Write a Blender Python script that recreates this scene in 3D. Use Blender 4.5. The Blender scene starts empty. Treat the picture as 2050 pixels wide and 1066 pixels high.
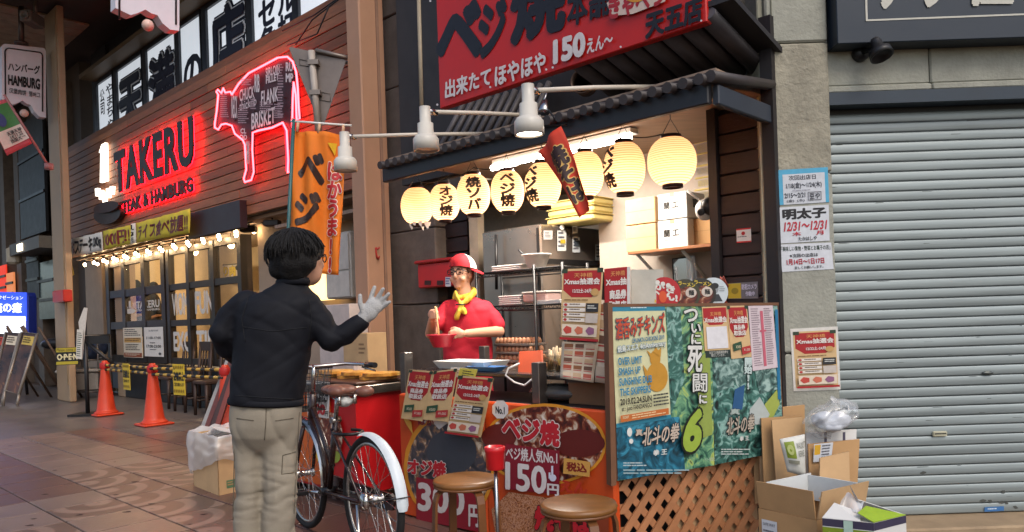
import bpy, bmesh, math, random
from mathutils import Vector, Matrix, noise
random.seed(7)
C = bpy.context.scene.collection
SC = bpy.context.scene
# ---------------------------------------------------------------- camera
F, CX, CY, ROLL, CAMH, TH = 1500.0, 1025.0, 630.0, math.radians(2.0), 1.27, math.radians(43.6)
cr, sr = math.cos(ROLL), math.sin(ROLL)
cam = bpy.data.cameras.new('camera'); camo = bpy.data.objects.new('camera', cam); C.objects.link(camo)
cam.sensor_width = 36.0; cam.lens = F / 2050.0 * 36.0; cam.shift_y = (CY - 533.0) / 2050.0
cam.clip_start = 0.05; cam.clip_end = 300
camo.matrix_world = Matrix(((cr, sr, 0, 0), (0, 0, -1, 0), (-sr, cr, 0, CAMH), (0, 0, 0, 1)))
SC.camera = camo
# ---------------------------------------------------------------- sky, sun, exposure
SUN_EL, SUN_AZ = math.radians(48), math.radians(205)      # soft light from the open crossing behind and to the right
w = bpy.data.worlds.new('World'); SC.world = w; w.use_nodes = True
sky = w.node_tree.nodes.new('ShaderNodeTexSky'); sky.sky_type = 'NISHITA'; sky.sun_disc = False
sky.sun_elevation = SUN_EL; sky.sun_rotation = math.radians(155); sky.dust_density = 3.0; sky.air_density = 1.0
bg = w.node_tree.nodes['Background']; bg.inputs['Strength'].default_value = 0.15
w.node_tree.links.new(sky.outputs[0], bg.inputs['Color'])
sd = bpy.data.lights.new('sun', 'SUN'); sd.energy = 0.5; sd.angle = math.radians(25); sd.color = (1.0, 0.94, 0.84)
so = bpy.data.objects.new('sun', sd); C.objects.link(so)
so.rotation_euler = Vector((0.42, -0.9, 1.1)).to_track_quat('Z', 'Y').to_euler()
SC.view_settings.view_transform = 'Standard'; SC.view_settings.look = 'None'
SC.view_settings.exposure = 0.55; SC.view_settings.gamma = 1.0; SC.view_settings.use_curve_mapping = False
SC.render.engine = 'CYCLES'
SC.cycles.use_denoising = True
SC.cycles.max_bounces = 6; SC.cycles.diffuse_bounces = 3; SC.cycles.glossy_bounces = 3
SC.cycles.transmission_bounces = 5; SC.cycles.transparent_max_bounces = 12
SC.cycles.caustics_reflective = False; SC.cycles.caustics_refractive = False
SC.cycles.sample_clamp_indirect = 4.0
# ---------------------------------------------------------------- photo pixels -> places
WX, WY, NX, NY = math.cos(TH), -math.sin(TH), math.sin(TH), math.cos(TH)
def ray(px, py):
    i, j = (px - CX) / F, -(py - CY) / F
    return Vector((i * cr + j * sr, 1.0, -i * sr + j * cr))
def S(t, p, z): return Vector((t * WX + p * NX, t * WY + p * NY, z))      # street frame: t along the shop fronts, p inward
def at(px, py, Y): d = ray(px, py) * Y; return Vector((d.x, d.y, d.z + CAMH))
def gnd(px, py, z=0.0): d = ray(px, py); return at(px, py, (z - CAMH) / d.z)
def plF(Y): return lambda px, py: at(px, py, Y)
def plS(p):
    return lambda px, py: at(px, py, p / (ray(px, py).x * NX + NY))
def plT(t):
    return lambda px, py: at(px, py, t / (ray(px, py).x * WX + WY))
def plV(A, B):                                                           # vertical plane through two plan points
    A, B = Vector(A[:2]), Vector(B[:2]); n = Vector((B.y - A.y, A.x - B.x)); k = n.dot(A)
    def f(px, py):
        d = ray(px, py); return at(px, py, k / (n.x * d.x + n.y * d.y))
    return f
def st(px, py, p):
    P = plS(p)(px, py); return P.x * WX + P.y * WY, P.z
STREET = Matrix.Rotation(-TH, 4, 'Z')
# ---------------------------------------------------------------- materials
def lin(h):
    h = h.lstrip('#'); o = []
    for k in (0, 2, 4):
        v = int(h[k:k + 2], 16) / 255.0; o.append(v / 12.92 if v <= 0.04045 else ((v + 0.055) / 1.055) ** 2.4)
    return tuple(o) + (1.0,)
MATS = {}
def mat(key, hexc=None, rough=0.6, metal=0.0, var=0.18, scale=6.0, bump=0.0, bscale=40.0, emit=None, es=0.0, alpha=1.0, spec=0.4, stretch=None, trans=0.0):
    if key in MATS: return MATS[key]
    m = bpy.data.materials.new(key); m.use_nodes = True; nt = m.node_tree; b = nt.nodes['Principled BSDF']
    col = lin(hexc); b.inputs['Base Color'].default_value = col
    b.inputs['Roughness'].default_value = rough; b.inputs['Metallic'].default_value = metal
    b.inputs['Specular IOR Level'].default_value = spec
    if alpha < 1: b.inputs['Alpha'].default_value = alpha
    if trans: b.inputs['Transmission Weight'].default_value = trans
    if emit:
        b.inputs['Emission Color'].default_value = lin(emit); b.inputs['Emission Strength'].default_value = es
    if var or bump:
        tc = nt.nodes.new('ShaderNodeTexCoord'); mp = nt.nodes.new('ShaderNodeMapping')
        if stretch: mp.inputs['Scale'].default_value = stretch
        oi = nt.nodes.new('ShaderNodeObjectInfo'); vm = nt.nodes.new('ShaderNodeVectorMath'); vm.operation = 'SCALE'; vm.inputs[0].default_value = (37.0, 53.0, 71.0)
        nt.links.new(oi.outputs['Random'], vm.inputs['Scale']); nt.links.new(vm.outputs[0], mp.inputs['Location'])
        nt.links.new(tc.outputs['Object'], mp.inputs[0])
    if var:
        n = nt.nodes.new('ShaderNodeTexNoise'); n.inputs['Scale'].default_value = scale; n.inputs['Detail'].default_value = 6; n.inputs['Roughness'].default_value = 0.65
        r = nt.nodes.new('ShaderNodeValToRGB'); r.color_ramp.elements[0].position = 0.3; r.color_ramp.elements[1].position = 0.72
        r.color_ramp.elements[0].color = tuple(c * (1 - var) for c in col[:3]) + (1,)
        r.color_ramp.elements[1].color = tuple(min(1, c * (1 + var)) for c in col[:3]) + (1,)
        nt.links.new(mp.outputs[0], n.inputs['Vector']); nt.links.new(n.outputs['Fac'], r.inputs[0])
        hv = nt.nodes.new('ShaderNodeHueSaturation'); rm = nt.nodes.new('ShaderNodeMapRange'); rm.inputs[3].default_value = 1 - var * 0.3; rm.inputs[4].default_value = 1 + var * 0.3
        nt.links.new(oi.outputs['Random'], rm.inputs[0]); nt.links.new(rm.outputs[0], hv.inputs['Value']); nt.links.new(r.outputs[0], hv.inputs['Color']); nt.links.new(hv.outputs[0], b.inputs['Base Color'])
        mr = nt.nodes.new('ShaderNodeMapRange'); mr.inputs[3].default_value = max(0.03, rough - 0.12); mr.inputs[4].default_value = min(1, rough + 0.12)
        nt.links.new(n.outputs['Fac'], mr.inputs[0]); nt.links.new(mr.outputs[0], b.inputs['Roughness'])
    if bump:
        n2 = nt.nodes.new('ShaderNodeTexNoise'); n2.inputs['Scale'].default_value = bscale; n2.inputs['Detail'].default_value = 4
        bp = nt.nodes.new('ShaderNodeBump'); bp.inputs['Strength'].default_value = bump; bp.inputs['Distance'].default_value = 0.01
        nt.links.new(mp.outputs[0], n2.inputs['Vector']); nt.links.new(n2.outputs['Fac'], bp.inputs['Height']); nt.links.new(bp.outputs[0], b.inputs['Normal'])
    MATS[key] = m; return m
def glass(key, tint='ffffff', rough=0.02, a=0.12):
    if key in MATS: return MATS[key]
    m = bpy.data.materials.new(key); m.use_nodes = True; nt = m.node_tree; nt.nodes.remove(nt.nodes['Principled BSDF'])
    out = nt.nodes['Material Output']; t = nt.nodes.new('ShaderNodeBsdfTransparent'); t.inputs[0].default_value = lin(tint)
    g = nt.nodes.new('ShaderNodeBsdfGlossy'); g.inputs['Roughness'].default_value = rough
    mx = nt.nodes.new('ShaderNodeMixShader'); mx.inputs[0].default_value = a
    nt.links.new(t.outputs[0], mx.inputs[1]); nt.links.new(g.outputs[0], mx.inputs[2]); nt.links.new(mx.outputs[0], out.inputs[0])
    MATS[key] = m; return m
def film(key, milky=0.12, gloss=0.1, rough=0.25, col='e4e6e8'):
    m = glass(key, 'ffffff', rough, gloss); nt = m.node_tree; out = nt.nodes['Material Output']; old = out.inputs[0].links[0].from_socket
    d = nt.nodes.new('ShaderNodeBsdfDiffuse'); d.inputs[0].default_value = lin(col); mx = nt.nodes.new('ShaderNodeMixShader'); mx.inputs[0].default_value = milky
    nt.links.new(old, mx.inputs[1]); nt.links.new(d.outputs[0], mx.inputs[2]); nt.links.new(mx.outputs[0], out.inputs[0]); return m
def ink(h): return mat('ink_' + h, h, rough=0.5, var=0.08, scale=30)
def glow(key, h, s): return mat(key, h, var=0, emit=h, es=s)
def ramp_mat(key, stops, scale=5.0, rough=0.5, kind='noise', detail=5, distortion=0.6, bump=0.0):
    if key in MATS: return MATS[key]
    m = bpy.data.materials.new(key); m.use_nodes = True; nt = m.node_tree; b = nt.nodes['Principled BSDF']; b.inputs['Roughness'].default_value = rough
    tc = nt.nodes.new('ShaderNodeTexCoord')
    if kind == 'noise':
        n = nt.nodes.new('ShaderNodeTexNoise'); n.inputs['Detail'].default_value = detail; n.inputs['Distortion'].default_value = distortion; o = n.outputs['Fac']
    elif kind == 'vor':
        n = nt.nodes.new('ShaderNodeTexVoronoi'); o = n.outputs['Distance']
    else:
        n = nt.nodes.new('ShaderNodeTexWave'); n.inputs['Distortion'].default_value = 9; n.inputs['Detail'].default_value = 3; o = n.outputs['Fac']
    n.inputs['Scale'].default_value = scale
    r = nt.nodes.new('ShaderNodeValToRGB'); e = r.color_ramp.elements
    while len(e) < len(stops): e.new(0.5)
    for k, (pos, h) in enumerate(stops): e[k].position = pos; e[k].color = lin(h)
    nt.links.new(tc.outputs['Object'], n.inputs['Vector']); nt.links.new(o, r.inputs[0]); nt.links.new(r.outputs[0], b.inputs['Base Color'])
    if bump:
        bp = nt.nodes.new('ShaderNodeBump'); bp.inputs['Strength'].default_value = bump; bp.inputs['Distance'].default_value = 0.01
        nt.links.new(o, bp.inputs['Height']); nt.links.new(bp.outputs[0], b.inputs['Normal'])
    MATS[key] = m; return m
# ---------------------------------------------------------------- objects
def tag(o, label=None, cat=None, group=None, kind=None):
    if label: o['label'] = label
    if cat: o['category'] = cat
    if group: o['group'] = group
    if kind: o['kind'] = kind
    return o
def thing(name, label, cat, loc, group=None):
    o = bpy.data.objects.new(name, None); C.objects.link(o); o.location = loc; o.empty_display_size = 0.1
    return tag(o, label, cat, group)
def wloc(o):
    v = Vector(o.location)
    while o.parent: o = o.parent; v = v + Vector(o.location)
    return v
class MB:
    """collects shapes (world or street coordinates) into ONE mesh object"""
    def __init__(s, M=None): s.v = []; s.f = []; s.mi = []; s.M = M; s.cur = 0; s.sm = []
    def _add(s, vs, fs, smooth=False):
        n = len(s.v); M = s.M
        s.v += [(M @ Vector(v)) if M else Vector(v) for v in vs]
        for f in fs: s.f.append([i + n for i in f]); s.mi.append(s.cur); s.sm.append(smooth)
        return s
    def box(s, c, d, rot=None):
        x, y, z = d[0] / 2, d[1] / 2, d[2] / 2; R = rot.to_matrix() if rot is not None and hasattr(rot, 'to_matrix') else rot
        vs = [Vector((a * x, b * y, e * z)) for a in (-1, 1) for b in (-1, 1) for e in (-1, 1)]
        if R is not None: vs = [R @ v for v in vs]
        c = Vector(c)
        return s._add([v + c for v in vs], [(0, 1, 3, 2), (4, 6, 7, 5), (0, 4, 5, 1), (2, 3, 7, 6), (0, 2, 6, 4), (1, 5, 7, 3)])
    def bb(s, a, b):
        return s.box([(a[k] + b[k]) / 2 for k in range(3)], [abs(b[k] - a[k]) for k in range(3)])
    def bev(s, a, b, r=0.01):
        """box with chamfered vertical and top edges"""
        x0, y0, z0 = (min(a[k], b[k]) for k in range(3)); x1, y1, z1 = (max(a[k], b[k]) for k in range(3)); vs = []
        for z, i in ((z0, r), (z0 + r, 0), (z1 - r, 0), (z1, r)):
            q = r + i
            vs += [(x0 + q, y0 + i, z), (x1 - q, y0 + i, z), (x1 - i, y0 + q, z), (x1 - i, y1 - q, z), (x1 - q, y1 - i, z), (x0 + q, y1 - i, z), (x0 + i, y1 - q, z), (x0 + i, y0 + q, z)]
        fs = [tuple(range(7, -1, -1)), tuple(range(24, 32))]
        for k in range(3):
            for j in range(8): fs.append((k * 8 + j, k * 8 + (j + 1) % 8, k * 8 + 8 + (j + 1) % 8, k * 8 + 8 + j))
        return s._add(vs, fs)
    def tube(s, pts, r, n=8, cap=True, closed=False, smooth=True, flat=None):
        pts = [Vector(p) for p in pts]; m = len(pts); rs = r if isinstance(r, (list, tuple)) else [r] * m; vs = []; fs = []; up = None
        for i, p in enumerate(pts):
            if closed: d = pts[(i + 1) % m] - pts[i - 1]
            else: d = pts[min(i + 1, m - 1)] - pts[max(i - 1, 0)]
            if d.length < 1e-9: d = Vector((0, 0, 1))
            d.normalize()
            if up is None:
                up = Vector((0, 0, 1)) if abs(d.z) < 0.9 else Vector((1, 0, 0))
            a = (up - d * up.dot(d))
            if a.length < 1e-6: a = d.orthogonal()
            a.normalize(); b = d.cross(a); up = a
            fa, fb = flat if flat else (1, 1)
            for k in range(n):
                q = 2 * math.pi * k / n; vs.append(p + a * (math.cos(q) * rs[i] * fa) + b * (math.sin(q) * rs[i] * fb))
        R = m if closed else m - 1
        for i in range(R):
            for k in range(n):
                j = (i + 1) % m; fs.append((i * n + k, i * n + (k + 1) % n, j * n + (k + 1) % n, j * n + k))
        s._add(vs, fs, smooth)
        if cap and not closed:
            L = len(s.v) - len(vs)
            for base, rev in ((0, True), ((m - 1) * n, False)):
                q = [L + base + k for k in range(n)]; s.f.append(q[::-1] if rev else q); s.mi.append(s.cur); s.sm.append(False)
        return s
    def lathe(s, o, prof, n=24, axis=(0, 0, 1), smooth=True, cap=True):
        """prof: (radius, height) pairs along the axis"""
        o = Vector(o); ax = Vector(axis).normalized(); a = ax.orthogonal().normalized(); b = ax.cross(a); vs = []; fs = []
        for r, h in prof:
            for k in range(n):
                q = 2 * math.pi * k / n; vs.append(o + ax * h + a * (math.cos(q) * r) + b * (math.sin(q) * r))
        for i in range(len(prof) - 1):
            for k in range(n): fs.append((i * n + k, i * n + (k + 1) % n, (i + 1) * n + (k + 1) % n, (i + 1) * n + k))
        if cap:
            if prof[0][0] > 1e-4: fs.append(tuple(range(n - 1, -1, -1)))
            if prof[-1][0] > 1e-4: fs.append(tuple((len(prof) - 1) * n + k for k in range(n)))
        return s._add(vs, fs, smooth)
    def ell(s, c, r, n=16, m=10, rot=None):
        c = Vector(c); vs = []; fs = []
        for i in range(m + 1):
            a = math.pi * i / m
            for k in range(n):
                q = 2 * math.pi * k / n
                v = Vector((math.sin(a) * math.cos(q) * r[0], math.sin(a) * math.sin(q) * r[1], -math.cos(a) * r[2]))
                if rot is not None: v = rot @ v
                vs.append(c + v)
        for i in range(m):
            for k in range(n): fs.append((i * n + k, i * n + (k + 1) % n, (i + 1) * n + (k + 1) % n, (i + 1) * n + k))
        return s._add(vs, fs, True)
    def slab(s, pts, off):
        """closed prism: polygon pts (3D) pushed by the vector off"""
        off = Vector(off); pts = [Vector(p) for p in pts]; n = len(pts)
        return s._add(pts + [p + off for p in pts], [tuple(range(n)), tuple(range(2 * n - 1, n - 1, -1))] + [(k, k + n, (k + 1) % n + n, (k + 1) % n) for k in range(n)])
    def grid(s, fn, nu, nv, smooth=True, thick=None):
        vs = [fn(i / nu, j / nv) for j in range(nv + 1) for i in range(nu + 1)]
        fs = [(j * (nu + 1) + i, j * (nu + 1) + i + 1, (j + 1) * (nu + 1) + i + 1, (j + 1) * (nu + 1) + i) for j in range(nv) for i in range(nu)]
        return s._add(vs, fs, smooth)
    def build(s, name, mats, parent=None, label=None, cat=None, group=None, kind=None, base=True, fix=True):
        if not isinstance(mats, (list, tuple)): mats = [mats]
        if parent is not None: L = wloc(parent)
        elif s.v:
            xs = [v.x for v in s.v]; ys = [v.y for v in s.v]; zs = [v.z for v in s.v]
            L = Vector(((min(xs) + max(xs)) / 2, (min(ys) + max(ys)) / 2, min(zs)))
        else: L = Vector((0, 0, 0))
        me = bpy.data.meshes.new(name); me.from_pydata([v - L for v in s.v], [], s.f)
        for m in mats: me.materials.append(m)
        me.polygons.foreach_set('material_index', s.mi); me.polygons.foreach_set('use_smooth', s.sm)
        if fix:
            bm = bmesh.new(); bm.from_mesh(me); bmesh.ops.recalc_face_normals(bm, faces=bm.faces); bm.to_mesh(me); bm.free()
        me.update()
        o = bpy.data.objects.new(name, me); C.objects.link(o)
        if parent is not None: o.parent = parent
        else: o.location = L
        return tag(o, label, cat, group, kind)
def copy_tree(o, parent=None):
    c = o.copy(); C.objects.link(c); c.parent = parent
    for ch in list(o.children): copy_tree(ch, c)
    return c
# ---------------------------------------------------------------- lettering
_TX = {}
def glyphs(txt, bold=0.0, shear=0.0, space=1.0, off=0.0):
    """outline text as triangles; weight is added by laying shifted copies"""
    k = (txt, shear, space, off)
    if k not in _TX:
        cu = bpy.data.curves.new('t', 'FONT'); cu.body = txt; cu.resolution_u = 3; cu.shear = shear; cu.align_x = 'CENTER'; cu.space_character = space; cu.offset = off
        if '\n' in txt: cu.space_line = 0.92
        o = bpy.data.objects.new('t', cu); C.objects.link(o); bpy.context.view_layer.update()
        me = bpy.data.meshes.new_from_object(o.evaluated_get(bpy.context.evaluated_depsgraph_get()))
        vs = [(v.co.x, v.co.y) for v in me.vertices]; fs = [tuple(p.vertices) for p in me.polygons]
        bpy.data.objects.remove(o); bpy.data.curves.remove(cu); bpy.data.meshes.remove(me)
        if not vs: vs = [(0, 0), (1, 1)]
        _TX[k] = (vs, fs)
    vs, fs = _TX[k]
    x0 = min(v[0] for v in vs) - bold; x1 = max(v[0] for v in vs) + bold; y0 = min(v[1] for v in vs) - bold; y1 = max(v[1] for v in vs) + bold
    return (vs, fs, x0, y0, max(x1 - x0, 1e-6), max(y1 - y0, 1e-6))
def vert(txt): return '\n'.join(txt)
class Sheet:
    """a thin printed sheet: fn(u, v) -> place (u right, v down); print is laid on it in fine layers"""
    def __init__(s, fn, lift_dir=None, step=0.0007):
        s.fn = fn; s.b = MB(); s.mats = []; s.lay = 1; s.step = step
        a, b, c = fn(0.4, 0.4), fn(0.6, 0.4), fn(0.4, 0.6)
        n = (b - a).cross(a - c).normalized()
        s.n = lift_dir if lift_dir is not None else n
        if lift_dir is None and s.n.dot(Vector((0, 0, CAMH)) - a) < 0: s.n = -s.n
    def P(s, u, v, l=None): return s.fn(u, v) + s.n * (s.step * (s.lay if l is None else l))
    def _m(s, m):
        if isinstance(m, str): m = ink(m)
        if m not in s.mats: s.mats.append(m)
        s.b.cur = s.mats.index(m)
    def poly(s, pts, m): s._m(m); s.b._add([s.P(u, v) for u, v in pts], [tuple(range(len(pts)))]); s.lay += 1; return s
    def rect(s, u0, v0, u1, v1, m, n=1):
        s._m(m)
        if n == 1: s.b._add([s.P(u0, v0), s.P(u1, v0), s.P(u1, v1), s.P(u0, v1)], [(0, 1, 2, 3)])
        else: s.b.grid(lambda a, b: s.P(u0 + (u1 - u0) * a, v0 + (v1 - v0) * b), n, n)
        s.lay += 1; return s
    def frame(s, u0, v0, u1, v1, w, h, m):
        s._m(m)
        for a in ((u0, v0, u1, v0 + h), (u0, v1 - h, u1, v1), (u0, v0 + h, u0 + w, v1 - h), (u1 - w, v0 + h, u1, v1 - h)):
            s.b._add([s.P(a[0], a[1]), s.P(a[2], a[1]), s.P(a[2], a[3]), s.P(a[0], a[3])], [(0, 1, 2, 3)])
        s.lay += 1; return s
    def disc(s, u, v, ru, rv, m, n=20, a0=0.0, jag=0.0):
        return s.poly([(u + ru * (1 + jag * (k % 2)) * math.cos(2 * math.pi * k / n + a0), v + rv * (1 + jag * (k % 2)) * math.sin(2 * math.pi * k / n + a0)) for k in range(n)], m)
    def text(s, txt, u0, v0, u1, v1, m, bold=0.01, shear=0.0, outline=None, ow=0.05, slope=0.0, cuts=0):
        vs, fs, gx, gy, gw, gh = glyphs(txt, bold, shear)
        uv = [((x - gx) / gw, 1 - (y - gy) / gh) for x, y in vs]
        if cuts:
            bm = bmesh.new(); bv = [bm.verts.new((a, b, 0)) for a, b in uv]
            for f in fs:
                try: bm.faces.new([bv[i] for i in f])
                except ValueError: pass
            for k in range(1, cuts):
                for nn in ((1, 0, 0), (0, 1, 0)):
                    bmesh.ops.bisect_plane(bm, geom=bm.verts[:] + bm.edges[:] + bm.faces[:], plane_co=(k / cuts, k / cuts, 0), plane_no=nn)
            bm.verts.index_update(); uv = [(v.co.x, v.co.y) for v in bm.verts]; fs = [[v.index for v in f.verts] for f in bm.faces]; bm.free()
        for mm, bo in (((outline, bold + ow),) if outline else ()) + ((m, bold),):
            s._m(mm); nd = 1 if bo < 0.012 else (6 if bo < 0.045 else 10); base = s.lay
            for k in range(nd):
                dx = bo * math.cos(2 * math.pi * k / nd) / gw if nd > 1 else 0; dy = bo * math.sin(2 * math.pi * k / nd) / gh if nd > 1 else 0
                s.lay = base + 0.12 * k
                s.b._add([s.P(u0 + (u1 - u0) * (a + dx), v0 + (v1 - v0) * (b + dy) + slope * (a + dx - 0.5)) for a, b in uv], fs)
            s.lay = base + 0.12 * nd + 0.8
        return s
    def lines(s, u0, v0, u1, v1, n, m, ragged=0.35, thick=0.45):
        """rows of fine print too small to read"""
        s._m(m); h = (v1 - v0) / n
        for k in range(n):
            a = v0 + h * k; x = u0
            end = u1 - (u1 - u0) * ragged * random.random()
            while x < end - (u1 - u0) * 0.02:
                x2 = min(end, x + (u1 - u0) * random.uniform(0.06, 0.22))
                s.b._add([s.P(x, a), s.P(x2, a), s.P(x2, a + h * thick), s.P(x, a + h * thick)], [(0, 1, 2, 3)]); x = x2 + (u1 - u0) * 0.018
        s.lay += 1; return s
    def done(s, parent, name='print'):
        return s.b.build(name, s.mats, parent, fix=False) if s.b.v else None
def quad(pts, plane=None):
    """TL, TR, BR, BL pixels on a plane (or four places) -> fn(u, v)"""
    a, b, c, d = [plane(*q) for q in pts] if plane else [Vector(q) for q in pts]
    return lambda u, v: (a * (1 - u) + b * u) * (1 - v) + (d * (1 - u) + c * u) * v
def sheet(name, label, cat, fn, m, thick=0.003, parent=None, group=None, nu=1, nv=1):
    """a physical sheet of paper or board, returns (object, Sheet on its face)"""
    sh = Sheet(fn); b = MB(); n = sh.n
    for l, flip in ((0.0, 0), (-thick, 1)): b.grid(lambda u, v: fn(u, v) + n * l, nu, nv, smooth=nu > 1)
    q = (nu + 1) * (nv + 1); rim = [i for i in range(nu + 1)] + [(j + 1) * (nu + 1) - 1 for j in range(1, nv + 1)] + [nv * (nu + 1) + i for i in range(nu - 1, -1, -1)] + [j * (nu + 1) for j in range(nv - 1, 0, -1)]
    for k in range(len(rim)):
        i, j = rim[k], rim[(k + 1) % len(rim)]; b.f.append([i, j, j + q, i + q]); b.mi.append(0); b.sm.append(False)
    o = b.build(name, m, parent, label, cat, group)
    return o, sh
def wave(px0, py0): return None
# ---------------------------------------------------------------- organic bodies
def organic(name, shells, voxel, smooth, m, parent, disp=None):
    """shells: MB with overlapping closed shapes -> one continuous skin"""
    o = shells.build(name + '_raw', m, parent)
    md = o.modifiers.new('r', 'REMESH'); md.mode = 'VOXEL'; md.voxel_size = voxel; md.use_smooth_shade = True
    sm = o.modifiers.new('s', 'SMOOTH'); sm.factor = 0.5; sm.iterations = smooth
    bpy.context.view_layer.update()
    me = bpy.data.meshes.new_from_object(o.evaluated_get(bpy.context.evaluated_depsgraph_get()))
    bpy.data.objects.remove(o); me.name = name
    if disp:
        L = wloc(parent) if parent else Vector((0, 0, 0)); no = [v.normal.copy() for v in me.vertices]
        for v, n in zip(me.vertices, no): v.co += n * disp(v.co + L)
    me.materials.clear(); me.materials.append(m)
    for p in me.polygons: p.use_smooth = True
    r = bpy.data.objects.new(name, me); C.objects.link(r); r.parent = parent
    return r
def limb(b, pts, rs, flat=None, n=12):
    """tapered closed limb with round ends"""
    pts = [Vector(p) for p in pts]; b.tube(pts, rs, n=n, flat=flat)
    for p, r in zip(pts, rs): b.ell(p, (r, r, r), n=10, m=8)
# ================================================================ THE SETTING
M_floor_red = mat('tile_red', '634a41', 0.34, var=0.22, scale=3.0, bump=0.15, bscale=60)
M_floor_bei = mat('tile_beige', '76645a', 0.34, var=0.2, scale=3.0, bump=0.15, bscale=60)
M_floor_gry = mat('tile_grey', '605955', 0.34, var=0.2, scale=2.0, bump=0.1, bscale=60)
b = MB(STREET); b.bb((-60, -12, -0.3), (12, 30, -0.014)); b.build('ground', mat('ground', '4e3d36', 0.5, var=0.25, scale=1.2), kind='structure')
b = MB(STREET); b.bb((-60, 0.2, -0.0135), (-10.55, 5.05, -0.004)); pav_far = b.build('pavement', M_floor_gry, kind='structure')
# inlaid arcs on the beige tiles
def arc_mat():
    m = bpy.data.materials.new('tile_arcs'); m.use_nodes = True; nt = m.node_tree; bs = nt.nodes['Principled BSDF']; bs.inputs['Roughness'].default_value = 0.42
    tc = nt.nodes.new('ShaderNodeTexCoord'); sp = nt.nodes.new('ShaderNodeSeparateXYZ'); nt.links.new(tc.outputs['Object'], sp.inputs[0])
    def mth(op, a, bv=None):
        n = nt.nodes.new('ShaderNodeMath'); n.operation = op
        for k, q in enumerate((a, bv)):
            if q is None: continue
            if isinstance(q, (int, float)): n.inputs[k].default_value = q
            else: nt.links.new(q, n.inputs[k])
        return n.outputs[0]
    x, y = mth('ADD', sp.outputs[0], 0.17), mth('ADD', sp.outputs[1], -0.1)
    d = mth('SQRT', mth('ADD', mth('MULTIPLY', x, x), mth('MULTIPLY', y, y)))
    band = mth('PINGPONG', mth('ADD', d, 0.05), 0.1)
    rp = nt.nodes.new('ShaderNodeValToRGB'); rp.color_ramp.elements[0].position = 0.36; rp.color_ramp.elements[1].position = 0.46
    rp.color_ramp.elements[0].color = lin('665348'); rp.color_ramp.elements[1].color = lin('8a7466')
    sc = mth('MULTIPLY', band, 6.6); nt.links.new(sc, rp.inputs[0])
    nz = nt.nodes.new('ShaderNodeTexNoise'); nz.inputs['Scale'].default_value = 4; nz.inputs['Detail'].default_value = 6
    mx = nt.nodes.new('ShaderNodeMix'); mx.data_type = 'RGBA'; mx.blend_type = 'MULTIPLY'; mx.inputs[0].default_value = 0.25
    nt.links.new(rp.outputs[0], mx.inputs[6]); nt.links.new(nz.outputs['Fac'], mx.inputs[7]); nt.links.new(mx.outputs[2], bs.inputs['Base Color'])
    return m
M_arc = arc_mat()
pav = MB(STREET); pav.bb((-10.55, 0.2, -0.0135), (3.5, 5.05, -0.009)); pav_o = pav.build('walkway', mat('grout', '3a2a25', 0.8), kind='structure')
tm = {}
def tile_mesh(m):
    if m.name in tm: return tm[m.name]
    q = MB(); q.bev((-0.2185, -0.2185, -0.02), (0.2185, 0.2185, 0), 0.002); o = q.build('tile', m, pav_o); me = o.data
    for v in me.vertices: v.co += wloc(pav_o)
    bpy.data.objects.remove(o); tm[m.name] = me; return me
nt_ = 0
for i in range(24):
    for j in range(9):
        t, p = -10.33 + 0.45 * i, 0.85 + 0.45 * j
        P = S(t, p, 0)
        if P.y < 1.5: continue
        a = (CX + F * P.x / P.y); by = CY + F * CAMH / P.y
        if a < -160 or a > 1560 or by > 1330: continue
        if p > 2.87: m = M_floor_gry if (t < -9.3 and p > 3.4) else M_floor_red
        elif p > 2.4: m = M_floor_red if t > -6.0 else (M_arc if t > -7.6 else M_floor_bei)
        elif p > 1.95: m = M_arc if t > -7.6 else M_floor_bei
        else: m = M_floor_red if t < -6.5 else (M_arc if (i + j) % 3 == 0 else M_floor_bei)
        if t > -4.3: m = M_floor_red
        o = bpy.data.objects.new('tile', tile_mesh(m)); C.objects.link(o); o.parent = pav_o
        o.location = P - wloc(pav_o) + Vector((0, 0, -0.0005 * random.random())); o.rotation_euler.z = -TH + math.radians(random.choice((0, 90)) if m is not M_arc else 90 * (j % 2)); nt_ += 1
q = MB(); rn = random.Random(11)
for x, y in ((68, 1039), (160, 1031), (255, 1025), (110, 942), (232, 991), (302, 1009), (200, 925), (20, 893), (408, 1030), (60, 1052), (230, 925), (345, 960), (130, 870), (300, 905), (90, 990), (380, 1050), (270, 965), (420, 960)):
    P = gnd(x, y, 0.0012); r_ = rn.uniform(0.012, 0.03); q._add([P + Vector((r_ * (1 + 0.4 * math.sin(3 * a + x)) * math.cos(a), r_ * 0.7 * math.sin(a), 0)) for a in [k * math.pi / 6 for k in range(12)]], [tuple(range(12))])
tag(q.build('floor_stains', mat('stain', '2e211d', 0.7), pav_o), kind='stuff')
# arcade ceiling over the covered street, with boards across
M_ceil = mat('ceiling_board', 'a8917a', 0.7, var=0.2)
b = MB(STREET); b.bb((-46, 2.0, 7.06), (-9.5, 8, 7.25)); ceil = b.build('arcade_ceiling', mat('ceiling_dark', '4a3d34', 0.8), kind='structure')
for k in range(46):
    q = MB(STREET); t = -32 + 0.36 * k; q.bev((t, 2.0, 7.02), (t + 0.34, 4.9, 7.058), 0.006); q.build('ceiling_board', M_ceil, ceil)
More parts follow.
